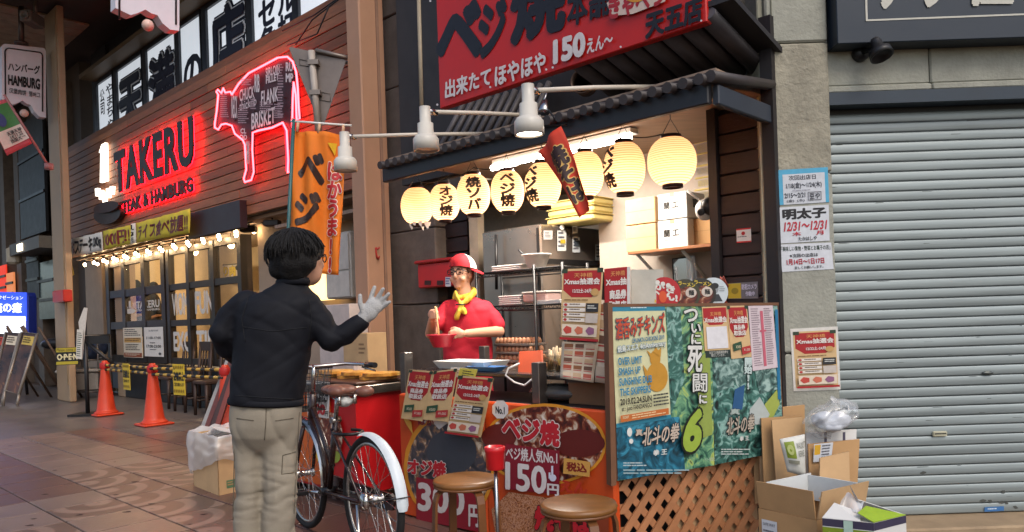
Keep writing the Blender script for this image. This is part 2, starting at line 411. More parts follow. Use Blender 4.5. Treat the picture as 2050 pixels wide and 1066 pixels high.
# ================================================================ STEAK RESTAURANT BUILDING
bld = thing('restaurant_building', 'restaurant with wooden board front, lit upper windows and glazed door', 'building', S(-12, 5.4, 0))
WP = 5.1
M_wood = mat('fascia_wood', '8c5c3e', 0.55, var=0.3, scale=3.0, stretch=(1, 1, 9), bump=0.25, bscale=18)
M_wood2 = mat('fascia_wood_dark', '764a30', 0.55, var=0.3, scale=3.0, stretch=(1, 1, 9), bump=0.25, bscale=18)
M_blackframe = mat('black_frame', '231c19', 0.45, var=0.2)
M_render = mat('wall_render', 'a08c78', 0.8, var=0.12, scale=4, bump=0.1)
M_dark = mat('dark_wall', '2b2a2c', 0.6, var=0.25, scale=3)
FT0, FT1, FZ0, FZ1 = -16.3, -6.6, 2.66, 4.7
b = MB(STREET); b.bb((FT0, 4.69, FZ0), (FT1, 4.78, FZ1 - 0.01)); fas = b.build('fascia', M_blackframe, bld)
nr = 17; hh = (FZ1 - FZ0) / nr
for r in range(nr):
    cuts = [FT0, FT0 + random.uniform(2.2, 4), FT0 + random.uniform(5.4, 7.4), FT1]
    for k in range(3):
        q = MB(STREET); d = random.uniform(0, 0.006); q.bev((cuts[k] + 0.003, 4.65 - d, FZ0 + r * hh + 0.005), (cuts[k + 1] - 0.003, 4.692, FZ0 + (r + 1) * hh - 0.003), 0.005)
        q.build('plank', random.choice((M_wood, M_wood, M_wood2)), fas)
b = MB(STREET); b.bb((FT0, 4.66, FZ1 + 0.0), (FT1, 5.35, FZ1 + 0.1)); b.build('fascia_cap', M_wood2, bld)
b = MB(STREET); b.bb((-10.6, 4.55, 2.5), (-9.05, 4.648, 2.85)); b.build('dark_beam', mat('beam', '2e2226', 0.5), bld)
b = MB(STREET); b.bb((FT0, 4.78, 2.62), (FT1, 5.2, 2.68)); b.build('soffit', mat('soffit', 'b59c86', 0.7), bld)
# upper storey
b = MB(STREET); b.bb((-16.9, 5.36, 4.7), (-16.05, 5.5, 6.95)); b.bb((-16.9, 5.42, 6.3), (-6.6, 5.6, 7.0)); b.bb((-16.9, 5.42, 4.4), (-6.6, 5.6, 4.86)); b.build('upper_wall', M_dark, bld)
b = MB(STREET); b.bb((-16.5, 5.0, 6.28), (-6.6, 5.5, 6.36)); b.build('upper_eave', mat('eave_brass', '6a543b', 0.5, metal=0.3), bld)
M_pane_lit = mat('lit_pane', 'c8ccd0', 0.4, var=0.25, scale=1.3, emit='dfe6ee', es=0.45)
UP = 5.34
upx = [(197, 228), (237, 287), (297, 355), (364, 406), (419, 498), (511, 600), (604, 686)]
ups = []
for k, (x0, x1) in enumerate(upx):
    ta, tb = st(x0, 150 - 0.3 * (x0 - 200), UP)[0], st(x1, 150 - 0.3 * (x1 - 200), UP)[0]
    fr = MB(STREET)
    for a in ((ta - 0.16, UP - 0.05, 4.8, ta, UP + 0.06, 6.3), (tb, UP - 0.05, 4.8, tb + 0.02, UP + 0.06, 6.3), (ta, UP - 0.05, 4.8, tb, UP + 0.06, 4.9), (ta, UP - 0.05, 6.2, tb, UP + 0.06, 6.3)): fr.bb(a[:3], a[3:])
    wfr = fr.build('window', mat('window_alu', '3a3d42', 0.35, metal=0.6), bld)
    q = MB(STREET); q.bb((ta, UP - 0.01, 4.9), (tb, UP + 0.01, 6.2)); q.build('pane', M_pane_lit, wfr)
    ups.append((ta, tb, wfr))
def up_sheet(k):
    ta, tb, o = ups[k]; a = (S(ta, UP - 0.012, 6.2), S(tb, UP - 0.012, 6.2), S(tb, UP - 0.012, 4.9), S(ta, UP - 0.012, 4.9)); return Sheet(quad(a), step=0.003), o
NAVY = '16182b'
for k, ch, box, ow in ((1, '天', (0.06, 0.2, 0.95, 0.97), 0.07), (2, '満', (0.06, 0.17, 0.95, 0.97), 0.06), (3, 'の', (0.1, 0.42, 0.95, 0.88), 0.03), (4, '店', (0.1, 0.1, 0.96, 0.98), 0.06)):
    sh, o = up_sheet(k)
    if k != 3: sh.text(ch, *box, NAVY, bold=0.02, outline=NAVY, ow=0.075); sh.lay += 1; sh.text(ch, *box, 'd5d8dc', bold=0.02, outline='d5d8dc', ow=0.04); sh.lay += 1
    sh.text(ch, *box, NAVY, bold=0.02, outline=NAVY, ow=0.02); sh.done(o, 'lettering')
sh, o = up_sheet(0); sh.text(vert('やまちゃん'), 0.5, 0.08, 0.95, 0.92, NAVY, 0.02); sh.text(vert('公司'), 0.12, 0.1, 0.42, 0.5, NAVY, 0.02); sh.done(o, 'lettering')
sh, o = up_sheet(5); sh.text(vert('セ\n角'.replace('\n', '')), 0.1, 0.3, 0.5, 0.95, NAVY, 0.04); sh.text(vert('ル打'), 0.55, 0.3, 0.95, 0.9, NAVY, 0.04); sh.done(o, 'lettering')
# ground storey: piers, shop window wall, raised floor, room
for a_, c_ in (((-9.62, WP - 0.02, 0), (-6.4, WP + 0.2, 2.66)), ((-15.15, WP - 0.02, 0), (-14.72, WP + 0.2, 2.66)), ((-17.2, WP + 0.1, 0), (-16.2, WP + 0.3, 2.66))): b = MB(STREET); b.bb(a_, c_); b.build('wall', M_render, bld)
b = MB(STREET); b.bb((-16.2, WP + 0.16, 0.1), (-15.15, WP + 0.24, 2.5)); sd_ = b.build('side_door', mat('grey_door', '55555c', 0.45, metal=0.2), bld)
q = MB(STREET); q.tube([(-15.3, WP + 0.14, 1.15), (-15.3, WP + 0.1, 1.15), (-15.42, WP + 0.1, 1.15)], 0.014); q.build('handle', mat('steel', 'a8a8a8', 0.25, metal=1), sd_)
q = Sheet(quad([S(-15.75, WP + 0.155, 1.95), S(-15.55, WP + 0.155, 1.95), S(-15.55, WP + 0.155, 1.15), S(-15.75, WP + 0.155, 1.15)])); q.rect(0, 0, 1, 1, 'dcd6d0'); q.disc(0.5, 0.09, 0.4, 0.08, 'a8362c'); q.lines(0.25, 0.2, 0.7, 0.95, 16, '333333'); q.done(sd_, 'notice')
b = MB(STREET); b.bb((-14.72, WP - 0.04, 0), (-9.62, WP + 0.16, 0.62)); b.build('plinth', mat('plinth', '1f2226', 0.4), bld)
zr = [st(338, 722, WP)[1], st(338, 648, WP)[1], st(338, 577, WP)[1], st(338, 507, WP)[1]]
def px_t(x): return st(x, 590, WP)[0]
M_gl = glass('shop_glass', 'f4efe6', 0.03, 0.05)
def glazed(name, xs, zs, wv, parent, bars):
    fr = MB(STREET); ts = [px_t(x) for x in xs]
    for t in ts: fr.bb((t - wv, WP - 0.05, zs[0] - 0.05), (t + wv, WP + 0.05, zs[-1] + 0.05))
    for z in zs:
        for k in range(len(ts) - 1): fr.bb((ts[k] + wv, WP - 0.04, z - wv * 0.9), (ts[k + 1] - wv, WP + 0.04, z + wv * 0.9))
    f = fr.build(name, M_blackframe, parent)
    for k in range(len(ts) - 1):
        for r in range(len(zs) - 1):
            q = MB(STREET); q.bb((ts[k] + wv, WP - 0.004, zs[r] + wv * 0.9), (ts[k + 1] - wv, WP + 0.004, zs[r + 1] - wv * 0.9)); q.build('pane', M_gl, f)
    return f, ts
door, dts = glazed('glass_door', [221, 252, 292, 332], zr, 0.075, bld, None)
win, wts = glazed('shop_window', [342, 382, 432, 487], zr, 0.055, bld, None)
def wp_sheet(x0, y0, x1, y1, off=0.012):      # on the glass, given by pixels of its upper left and lower right
    f = plS(WP - off); t0, z0 = st(x0, y0, WP - off); t1, z1 = st(x1, y1, WP - off)
    return Sheet(quad([S(t0, WP - off, z0), S(t1, WP - off, z0), S(t1, WP - off, z1), S(t0, WP - off, z1)]), step=0.002)
WHT = 'd9d2c8'
sh = wp_sheet(249, 604, 272, 628); sh.disc(0.5, 0.8, 0.5, 0.2, WHT); sh.rect(0.42, 0.0, 0.6, 0.5, WHT); 
for k in range(5): sh.poly([(0.1 + 0.17 * k, 0.35 + 0.1 * abs(k - 2)), (0.17 + 0.17 * k, 0.32 + 0.1 * abs(k - 2)), (0.22 + 0.15 * k, 0.56), (0.15 + 0.15 * k, 0.58)], WHT)
sh.done(door, 'logo')
sh = wp_sheet(273, 604, 320, 621); sh.text('TAKERU', 0, 0, 1, 0.72, WHT, 0.03); sh.text('STEAK & HAMBURG', 0, 0.8, 1, 1.0, WHT, 0.02); sh.done(door, 'lettering')
sh = wp_sheet(344, 588, 381, 631); sh.text('VIOM.', 0, 0, 1, 1, WHT, 0.04); sh.done(win, 'lettering')
sh = wp_sheet(390, 584, 433, 628); sh.text('FUN.', 0, 0, 1, 1, WHT, 0.04); sh.done(win, 'lettering')
sh = wp_sheet(347, 664, 386, 705); sh.text('EXCI', 0, 0, 1, 1, WHT, 0.04); sh.done(win, 'lettering')
sh = wp_sheet(393, 662, 436, 700); sh.text('TIM', 0, 0, 1, 1, WHT, 0.04); sh.done(win, 'lettering')
o, sh = sheet('door_notice', 'printed menu notice with brown foot taped inside restaurant door', 'notice', wp_sheet(246, 657, 286, 717, 0.06).fn, ink('d8cdb8'))
sh.lines(0.08, 0.05, 0.92, 0.3, 4, '3a3027'); sh.rect(0.06, 0.34, 0.94, 0.5, 'c79a55'); sh.lines(0.1, 0.36, 0.9, 0.48, 2, '5a4020'); sh.lines(0.12, 0.55, 0.88, 0.78, 4, '3a3027'); sh.rect(0.03, 0.84, 0.97, 0.98, '8e4a2c'); sh.lines(0.1, 0.87, 0.9, 0.95, 2, 'd8cdb8'); sh.done(o)
o, sh = sheet('hours_notice', 'white opening hours notice 11:00-17:00 taped inside restaurant door', 'notice', wp_sheet(288, 656, 328, 715, 0.06).fn, ink('dcd5cb'))
sh.text('営業時間', 0.25, 0.09, 0.75, 0.15, '333333'); sh.text('11:00-17:00', 0.12, 0.32, 0.88, 0.41, '222222', 0.02); sh.lines(0.3, 0.52, 0.7, 0.58, 1, '333333'); sh.text('17:00-23:00', 0.12, 0.6, 0.88, 0.7, '222222', 0.02); sh.lines(0.3, 0.75, 0.7, 0.8, 1, '333333'); sh.disc(0.82, 0.9, 0.07, 0.045, '555555'); sh.done(o)
# the room behind the glass
b = MB(STREET); b.bb((-16, 8.3, 0), (-8, 8.4, 3.4)); b.bb((-8.1, 5.35, 0), (-8, 8.3, 3.4)); b.bb((-16.1, 5.35, 0), (-16, 8.3, 3.4)); b.build('room_wall', mat('room_wall', 'd8c4a0', 0.8, var=0.15, scale=2), bld)
b = MB(STREET); b.bb((-16, WP + 0.25, 3.0), (-8, 8.3, 3.1)); b.build('room_ceiling', mat('room_ceiling', 'a08a70', 0.8), bld)
b = MB(STREET); b.bb((-16, WP + 0.17, 0.3), (-8, 8.3, 0.4)); b.build('room_floor', mat('room_floor', '4a3424', 0.5), bld)
b = MB(STREET); b.bb((-16, 8.25, 0.4), (-8, 8.298, 1.45)); b.build('wainscot', mat('wainscot', '5a3c28', 0.6, var=0.3), bld)
for k in range(5): q = MB(STREET); t = -15.4 + 1.55 * k; q.bb((t, 7.0 - 0.1 * (k % 2), 0.4), (t + 0.16, 7.1, 2.999)); q.build('room_post', M_blackframe, bld)
for k in range(3): q = MB(STREET); q.bb((-13.2, 8.0, 1.75 + 0.36 * k), (-9.2, 8.249, 1.78 + 0.36 * k)); q.build('room_shelf', mat('counter_wood', '6d4a30', 0.5), bld)
rb_ = random.Random(2)
for k in range(30):
    q = MB(STREET); t = -13.1 + 0.26 * (k % 15); z = 1.782 + 0.36 * (k // 15); hb = rb_.uniform(0.16, 0.28); q.lathe((t, 8.12, z), [(0.04, 0), (0.04, hb * 0.6), (0.015, hb * 0.75), (0.015, hb)], 8); q.build('bottle', mat(('bt_a', 'bt_b', 'bt_c')[k % 3], ('3a2a18', '6a7a5a', '8a3a22')[k % 3], 0.25), None, 'bottle on the shelves along restaurant back wall', 'bottle', 'bottles on the restaurant shelves')
b = MB(STREET); b.bb((-14.5, 7.2, 0.4), (-10.5, 7.6, 1.35)); b.build('service_counter', mat('counter_wood', '6d4a30', 0.5), bld)
for k, (x0, z0, x1, z1, h) in enumerate(((-14.0, 1.6, -12.9, 2.5, 'd9c08e'), (-12.7, 1.5, -11.7, 2.4, 'c46b3a'), (-11.5, 1.6, -10.4, 2.6, 'dcc99f'), (-15.2, 1.5, -14.2, 2.6, 'b8934f'))):
    q = quad([S(x0, 8.28, z1), S(x1, 8.28, z1), S(x1, 8.28, z0), S(x0, 8.28, z0)]); o, sh = sheet('menu_board', ['cream menu board on restaurant back wall by the door', 'orange picture menu on restaurant back wall', 'pale menu board on back wall nearest the window end', 'tan menu board on far end of restaurant back wall'][k], 'menu board', q, ink(h), 0.02)
    sh.lines(0.1, 0.1, 0.9, 0.9, 7, '5a3a22'); sh.done(o)
q = quad([S(-10.05, 8.0, 2.5), S(-8.6, 8.0, 2.5), S(-8.6, 8.0, 1.85), S(-10.05, 8.0, 1.85)]); o, sh = sheet('meat_poster', 'framed white poster with yellow lettering hung inside restaurant', 'poster', quad([(421, 532), (485, 527), (486, 562), (422, 565)], plS(7.6)), ink('d8d0c4'), 0.02)
sh.rect(0, 0, 1, 0.06, '2a1f18'); sh.rect(0, 0, 0.03, 1, '2a1f18'); sh.text('香り肉', 0.18, 0.1, 0.8, 0.72, 'e0c81e', 0.06, outline='5a4a10', ow=0.03); sh.disc(0.88, 0.25, 0.09, 0.16, '222222'); sh.disc(0.1, 0.25, 0.08, 0.16, '222222'); sh.lines(0.2, 0.8, 0.8, 0.95, 2, '8a3a22'); sh.done(o)
for k, t in enumerate((-14.4, -12.9, -11.4, -9.9)):      # ceiling lamps of the room
    lp = thing('pendant_lamp', 'small bare pendant lamp on restaurant ceiling', 'lamp', S(t, 6.3, 2.7), 'pendant lamps inside the restaurant')
    q = MB(); q.tube([S(t, 6.3, 3.0), S(t, 6.3, 2.74)], 0.008); q.build('cord', M_blackframe, lp)
    q = MB(); q.ell(S(t, 6.3, 2.69), (0.06, 0.06, 0.06), 12, 8); q.build('bulb', glow('bulb_room', 'ffd9a0', 12), lp)
    l = bpy.data.lights.new('room_light', 'POINT'); l.energy = 58; l.color = (1, 0.8, 0.55); l.shadow_soft_size = 0.08
    lo = bpy.data.objects.new('room_light', l); C.objects.link(lo); lo.parent = lp; lo.location = (0, 0, -0.12)
# two staff behind the glass
def staff(px, py, p, label, cap, turn):
    P = plS(p)(px, py); t, pp = P.x * WX + P.y * WY, p; base = S(t, pp, 0.4)
    r = thing('person', label, 'person', base, 'restaurant staff')
    sk = MB(STREET); z = 0.4; top = P.z
    h = (top - z) / 1.72
    def q(x, y, zz): return (t + x * h, pp + y * h, z + zz * h)
    sk.ell(q(0, 0, 1.58), (0.085 * h, 0.1 * h, 0.125 * h)); limb(sk, [q(0, 0, 1.3), q(0, 0, 1.5)], [0.06 * h, 0.05 * h])
    sk.ell(q(0.07 * turn, -0.06, 1.56), (0.02, 0.02, 0.025))
    for s_ in (-1, 1): limb(sk, [q(0.2 * s_, 0, 1.32), q(0.26 * s_, 0.02, 1.06), q(0.2 * s_ + 0.1 * turn, -0.15, 0.98)], [0.05 * h, 0.045 * h, 0.035 * h])
    limb(sk, [q(-0.1, 0, 0.1), q(-0.1, 0, 0.9)], [0.05 * h, 0.07 * h]); limb(sk, [q(0.1, 0, 0.1), q(0.1, 0, 0.9)], [0.05 * h, 0.07 * h]); limb(sk, [q(0, 0, 0.9), q(0, 0, 1.35)], [0.12 * h, 0.1 * h])
    organic('body', sk, 0.025, 3, mat('skin_far', 'b98a6a', 0.6, var=0.05), r)
    sh_ = MB(STREET); limb(sh_, [q(0, 0, 0.78), q(0, 0, 1.1), q(0, 0, 1.36)], [0.19 * h, 0.2 * h, 0.14 * h], flat=(1, 0.72))
    limb(sh_, [q(-0.17, 0, 1.36), q(0.17, 0, 1.36)], [0.075 * h, 0.075 * h])
    for s_ in (-1, 1): limb(sh_, [q(0.19 * s_, 0, 1.34), q(0.255 * s_, 0.02, 1.12)], [0.075 * h, 0.075 * h])
    organic('shirt', sh_, 0.025, 4, mat('staff_shirt', '2c2a2c', 0.8), r)
    hr = MB(STREET); hr.ell(q(0, 0.015, 1.61), (0.1 * h, 0.115 * h, 0.12 * h)); hr.build('cap', mat('staff_cap', '1a1818', 0.8), r)
    if cap: q2 = MB(STREET); q2.ell(q(0.1 * turn, -0.06, 1.62), (0.08 * h, 0.09 * h, 0.012)); q2.build('cap_brim', mat('staff_cap', '1a1818'), r)
staff(268, 560, 5.75, 'person in dark T-shirt and cap standing with back to glass door', False, -1)
staff(304, 564, 6.1, 'person in dark T-shirt and brimmed cap facing another behind glass door', True, -1)
# bulbs under the canopy
can = thing('bulb_strip', 'two rows of warm bare bulbs under restaurant canopy', 'light string', S(-12.5, 4.9, 2.55))
q = MB(STREET)
for pr in (4.84, 5.0): q.bb((-16.1, pr - 0.02, 2.605), (-9.3, pr + 0.02, 2.619))
q.build('rail', M_blackframe, can)
bulb_me = None
for row, pr in enumerate((4.84, 5.0)):
    for k in range(13):
        t = -16.0 + 0.52 * k + 0.2 * row; P = S(t, pr, 2.56)
        q = MB(); q.lathe(P, [(0.02, 0.0), (0.02, 0.045)], 8); sk = q.build('socket', M_blackframe, can)
        q = MB(); q.ell(P - Vector((0, 0, 0.035)), (0.026, 0.026, 0.032), 10, 7); q.build('bulb', glow('bulb_warm', 'ffd6a0', 50), sk)
# gooseneck spotlights on the restaurant wall
for k, (x, y) in enumerate(((500, 458), (547, 446))):
    P = plS(4.9)(x, y); o = thing('spotlight', ['black spotlight on restaurant wall nearer the shop window', 'black spotlight on restaurant wall nearer the orange flag'][k], 'spotlight', P)
    q = MB(); q.tube([S(*[0, 0, 0]) + P + Vector((-0.02, 0.1, 0.22)), P + Vector((-0.03, 0.02, 0.16)), P + Vector((-0.01, 0, 0.04))], 0.012); q.build('arm', M_blackframe, o)
    q = MB(); q.bev(P + Vector((-0.11, -0.08, -0.05)), P + Vector((0.09, 0.06, 0.03)), 0.012); q.build('head', M_blackframe, o)
# ---------------------------------------------------------------- signs on the fascia
M_let = mat('letter_dark', '2b1c1a', 0.5, var=0.15)
RED = glow('red_led', 'ff0d1c', 24)
def raised(txt, x0, y0, x1, y1, name, label, bold, dp=0.07, led=True, p=4.65):
    """solid letters standing off the boards, red light strip behind"""
    ta = st(x0, (y0 + y1) / 2 + 0.36 * (x1 - x0), p - dp)[0]; tb, za = st(x1, y0, p - dp); zb = st(x1, y1, p - dp)[1]; r = thing(name, label, 'sign', S((ta + tb) / 2, p, min(za, zb)))
    n = len(txt); 
    for d0, d1, m, nm in ((p - dp, p - dp + 0.03, M_let, 'letters'),) + (((p - dp + 0.032, p - dp + 0.036, RED, 'light_strip'),) if led else ()):
        vs, fs, gx, gy, W, Hh = glyphs(txt, 0.0, 0.0, 1.14, bold); q = MB(STREET)
        g = 0.0 if nm == 'letters' else 0.012
        v2 = [(ta + (tb - ta) * (x - gx) / W, zb + (za - zb) * (y - gy) / Hh) for x, y in vs]
        a = [(x, d0, z) for x, z in v2] + [(x, d1, z) for x, z in v2]; k = len(v2); ff = [tuple(f) for f in fs] + [tuple(i + k for i in f[::-1]) for f in fs]
        ed = {}
        for f in fs:
            for i in range(len(f)):
                e = (f[i], f[(i + 1) % len(f)]); ed[e] = ed.get(e, 0) + 1
        for (i, j) in ed:
            if (j, i) not in ed: ff.append((i, j, j + k, i + k))
        q._add(a, ff); q.build(nm, m, r, fix=False)
    return r
raised('TAKERU', 228, 231, 383, 331, 'letter_sign', 'large dark raised letters TAKERU with red glow behind', 0.035, 0.1)
raised('STEAK & HAMBURG', 238, 354, 383, 384, 'letter_sign', 'small dark raised letters STEAK & HAMBURG with red glow behind', 0.03)
lg = thing('logo_sign', 'white lit figure one and fingers over dark plate beside red glowing letters', 'sign', plS(4.6)(212, 440))
LIT = glow('white_led', 'fff1dc', 2.6)
for pts in ([(203, 290), (210, 286), (212, 362), (200, 366), (201, 304), (198, 306)],):
    q = MB(); q.slab([plS(4.56)(*c) for c in pts], S(0, 0.05, 0)); q.build('figure', LIT, lg)
for k in range(5):
    x = 190 + 7.4 * k; y = 378 + 8 * (1 - abs(k - 2) / 2.0) + (0 if k < 3 else -4) ; q = MB(); q.slab([plS(4.56)(*c) for c in ((x, y), (x + 5, y - 1), (x + 5.5 - k * 0.4, y + 21 + 3 * (2 - abs(k - 2)) - 6), (x + 1 - k * 0.3, y + 21 + 3 * (2 - abs(k - 2)) - 6))], S(0, 0.05, 0)); q.build('finger', LIT, lg)
q = MB(); q.slab([plS(4.55)(214 + 27 * math.cos(a * math.pi / 12) , 428 - 0.12 * 27 * math.cos(a * math.pi / 12) + 21 * math.sin(a * math.pi / 12)) for a in range(24)], S(0, 0.08, 0)); q.build('plate', M_let, lg)
q = MB(); q.slab([plS(4.5)(212 + 25 * math.cos(a * math.pi / 12), 415 - 0.2 * 25 * math.cos(a * math.pi / 12) + 11 * math.sin(a * math.pi / 12)) for a in range(24)], S(0, 0.05, 0)); q.build('steak', mat('letter_dark2', '3a2622', 0.6), lg)
# neon cow
COW = [(430, 248), (434, 222), (437, 190), (433, 184), (436, 180), (443, 187), (447, 177), (451, 186), (461, 184), (464, 190), (478, 168), (498, 147), (530, 130), (556, 116), (575, 114), (586, 124), (593, 145), (596, 175), (598, 215), (600, 238), (594, 240), (592, 190), (588, 165), (586, 200), (585, 250), (586, 300), (588, 340), (576, 346), (577, 320), (574, 262), (566, 246), (545, 256), (517, 262), (506, 266), (505, 300), (508, 345), (503, 361), (490, 365), (488, 358), (493, 340), (490, 290), (486, 281), (470, 268), (464, 252), (452, 248), (443, 250), (437, 260), (430, 256)]
cow = thing('neon_sign', 'cow shaped black sign with glowing red neon outline on wooden boards', 'sign', plS(4.6)(520, 360))
q = MB(); q.slab([plS(4.52)(*c) for c in COW], S(0, 0.03, 0)); q.build('panel', mat('cow_panel', '33181c', 0.5), cow)
q = MB(); q.tube([plS(4.49)(*c) for c in COW], 0.0115, 6, closed=True); q.build('neon_tube', mat('neon_red', 'ff5a5a', var=0, emit='ff3038', es=14), cow)
q = MB(); q.tube([plS(4.6)(520 + (c[0] - 520) * 0.96 , 235 + (c[1] - 235) * 0.96) for c in COW], 0.012, 5, closed=True); q.build('back_neon', glow('neon_back', 'ff1020', 9), cow)
cs = Sheet(lambda u, v: plS(4.515)(u * 1000, v * 1000), step=0.002)
def ct(t, x0, y0, x1, y1, b_=0.02, sl=-0.3, c='d9cfd0'):
    cs.text(t, x0 / 1000, y0 / 1000, x1 / 1000, y1 / 1000, c, b_, slope=sl * (x1 - x0) / 1000)
ct('CHUCK', 480, 176, 509, 200); ct('thickrib', 480, 199, 514, 217, 0.01, -0.35); ct('FLANK', 524, 178, 558, 208); ct('BRISKET', 505, 221, 552, 254); ct('SIRLOIN', 534, 133, 562, 151); ct('FILLET', 535, 151, 561, 165, 0.03); ct('NECK', 466, 192, 478, 238, 0.02, 0)
ct('CL\nOD', 483, 258, 498, 281, 0.03, 0); ct('RU\nMP', 576, 126, 591, 166, 0.04, 0); ct('RIB', 514, 150, 524, 186, 0.03, 0); ct('SHIN', 497, 283, 504, 330, 0.02, 0)
for a in ((446, 190, 464, 238, 12), (482, 218, 504, 250, 8), (526, 205, 556, 226, 5), (562, 130, 574, 240, 20), (508, 200, 520, 222, 5), (490, 160, 512, 174, 4), (556, 210, 574, 240, 7)): cs.lines(a[0] / 1000, a[1] / 1000, a[2] / 1000, a[3] / 1000, a[4], 'a88a90')
cs.done(cow, 'lettering')
q = MB()
for k in range(7): q.tube([plS(4.66)(450 + 20 * k, 190 - 9 * k + 60), plS(4.5)(450 + 20 * k, 190 - 9 * k + 60)], 0.01, 5)
q.build('standoff', M_blackframe, cow)
# banners under the fascia
for nm, lab, q4, h, tx in (
    ('banner', 'white cloth banner reading steak 200g over restaurant door', [(133, 481), (204, 465), (205, 502), (134, 518)], 'd8d2c6', (('ランチは', 0.02, 0.15, 0.26, 0.85, '7a4a40'), ('ステーキ', 0.26, 0.1, 0.74, 0.9, '1d1a1c'), ('200g', 0.76, 0.2, 0.98, 0.85, '1d1a1c'))),
    ('banner', 'yellow cloth banner with dark red 1000 yen lettering over restaurant door', [(206, 463), (261, 451), (261, 488), (207, 501)], 'c9b53c', (('1000円!!', 0.03, 0.14, 0.97, 0.9, '7a1c18'),)),
    ('banner', 'narrow white cloth banner strip between two yellow banners', [(262, 449), (271, 447), (271, 487), (262, 489)], 'd8d2c6', ((vert('しかも'), 0.15, 0.05, 0.85, 0.95, '1d1a1c'),)),
    ('banner', 'long yellow cloth banner offering all you can eat rice with exclamation marks', [(272, 447), (381, 418), (378, 467), (272, 487)], 'c9b53c', (('ライス食べ放題!!', 0.03, 0.14, 0.97, 0.88, '6a1c18'),))):
    fq = quad(q4, plS(4.44)); fn = (lambda g: lambda u, v: g(u, v) + S(0, 0.012 * math.sin(u * 19 + v * 2) + 0.006 * math.sin(u * 43), 0))(fq)
    o, sh = sheet(nm, lab, 'banner', fn, mat('cloth_' + h, h, 0.85, var=0.1), 0.004, nu=24, nv=4); sh.n = -S(0, 1, 0); sh.step = 0.003
    for t_ in tx: sh.text(*t_[:6], bold=0.035, cuts=8)
    sh.done(o, 'lettering')
o, sh = sheet('banner', 'yellow end flap of the banner row hanging by the pillar', 'banner', quad([(126, 492), (134, 488), (148, 550), (140, 558)], plS(4.42)), mat('cloth_c9b53c', 'c9b53c'), 0.004); sh.text(vert('ランチ'), 0.25, 0.1, 0.8, 0.8, '7a1c18', 0.03); sh.done(o, 'lettering')
# ================================================================ LEFT OF THE STREET
M_steel = mat('steel', 'a8a8a8', 0.25, metal=1); M_black = mat('black_paint', '1b1a1b', 0.4, var=0.2); M_white = mat('white_paint', 'd4d2cc', 0.5, var=0.08)
M_card = mat('cardboard', 'b08a5e', 0.85, var=0.12, scale=5, bump=0.05); M_card2 = mat('cardboard_pale', 'bd9a70', 0.85, var=0.12, scale=5); M_cardin = mat('cardboard_white', 'c9ccca', 0.8, var=0.06)
M_pillar = mat('pillar_paint', '9c8368', 0.6, var=0.12, scale=2, bump=0.05)
def pcol(name, label, x0, xm, x1, y, p, z1, m, z0=0.0):
    t0, t1 = st(x0, y, p)[0], st(xm, y, p)[0]; P = plT(t1)(x1, y); p1 = P.x * NX + P.y * NY
    b = MB(STREET); b.bev((t0, p, z0), (t1, p1, z1), 0.012); o = b.build(name, m, None, label, 'pillar'); return o, t0, t1, p1
pl, a0, a1, ap = pcol('street_pillar', 'tan square pillar with red hydrant box by grey door', 103, 128, 142, 450, 4.15, 7.0, M_pillar)
q = MB(STREET); q.bb((a1 - 0.06, 4.13, 0.3), (a1 - 0.03, 4.148, 6.9)); q.build('trim', mat('pillar_trim', '8d7a60', 0.5), pl)
b = MB(); P = plS(4.1)(118, 607); Q = plS(4.1)(139, 580); tq = P.x * WX + P.y * WY; tq2 = Q.x * WX + Q.y * WY
b = MB(STREET); b.bev((tq, 4.0, P.z), (tq2, 4.148, Q.z), 0.015); b.build('hydrant_box', mat('box_red', 'b0221c', 0.4), None, 'small red metal alarm box on tan pillar', 'alarm box')
mp_, c0, c1, cp = pcol('column', 'peach painted square column between restaurant and food stall', 708, 735, 784, 500, 4.15, 7.0, mat('column_paint', 'a47c62', 0.55, var=0.1, scale=2, bump=0.04))
q = MB(STREET); q.bb((c1 + 0.002, cp - 0.1, 0), (c1 + 0.014, cp - 0.07, 7.0)); q.build('seam', mat('seam', '8a6a58', 0.6), mp_)
b = MB(); P = plT(c1)(754, 504); b.tube([P + Vector((0.02 * math.cos(a), 0.0, 0.05 * math.sin(a) + 0.03 * math.cos(a * 2))) + S(0.02, 0, 0) for a in [k * 0.6 for k in range(10)]], 0.008, 6); b.build('red_hook', mat('hook_red', 'a02820', 0.5), None, 'small bent red hook on peach column', 'hook')
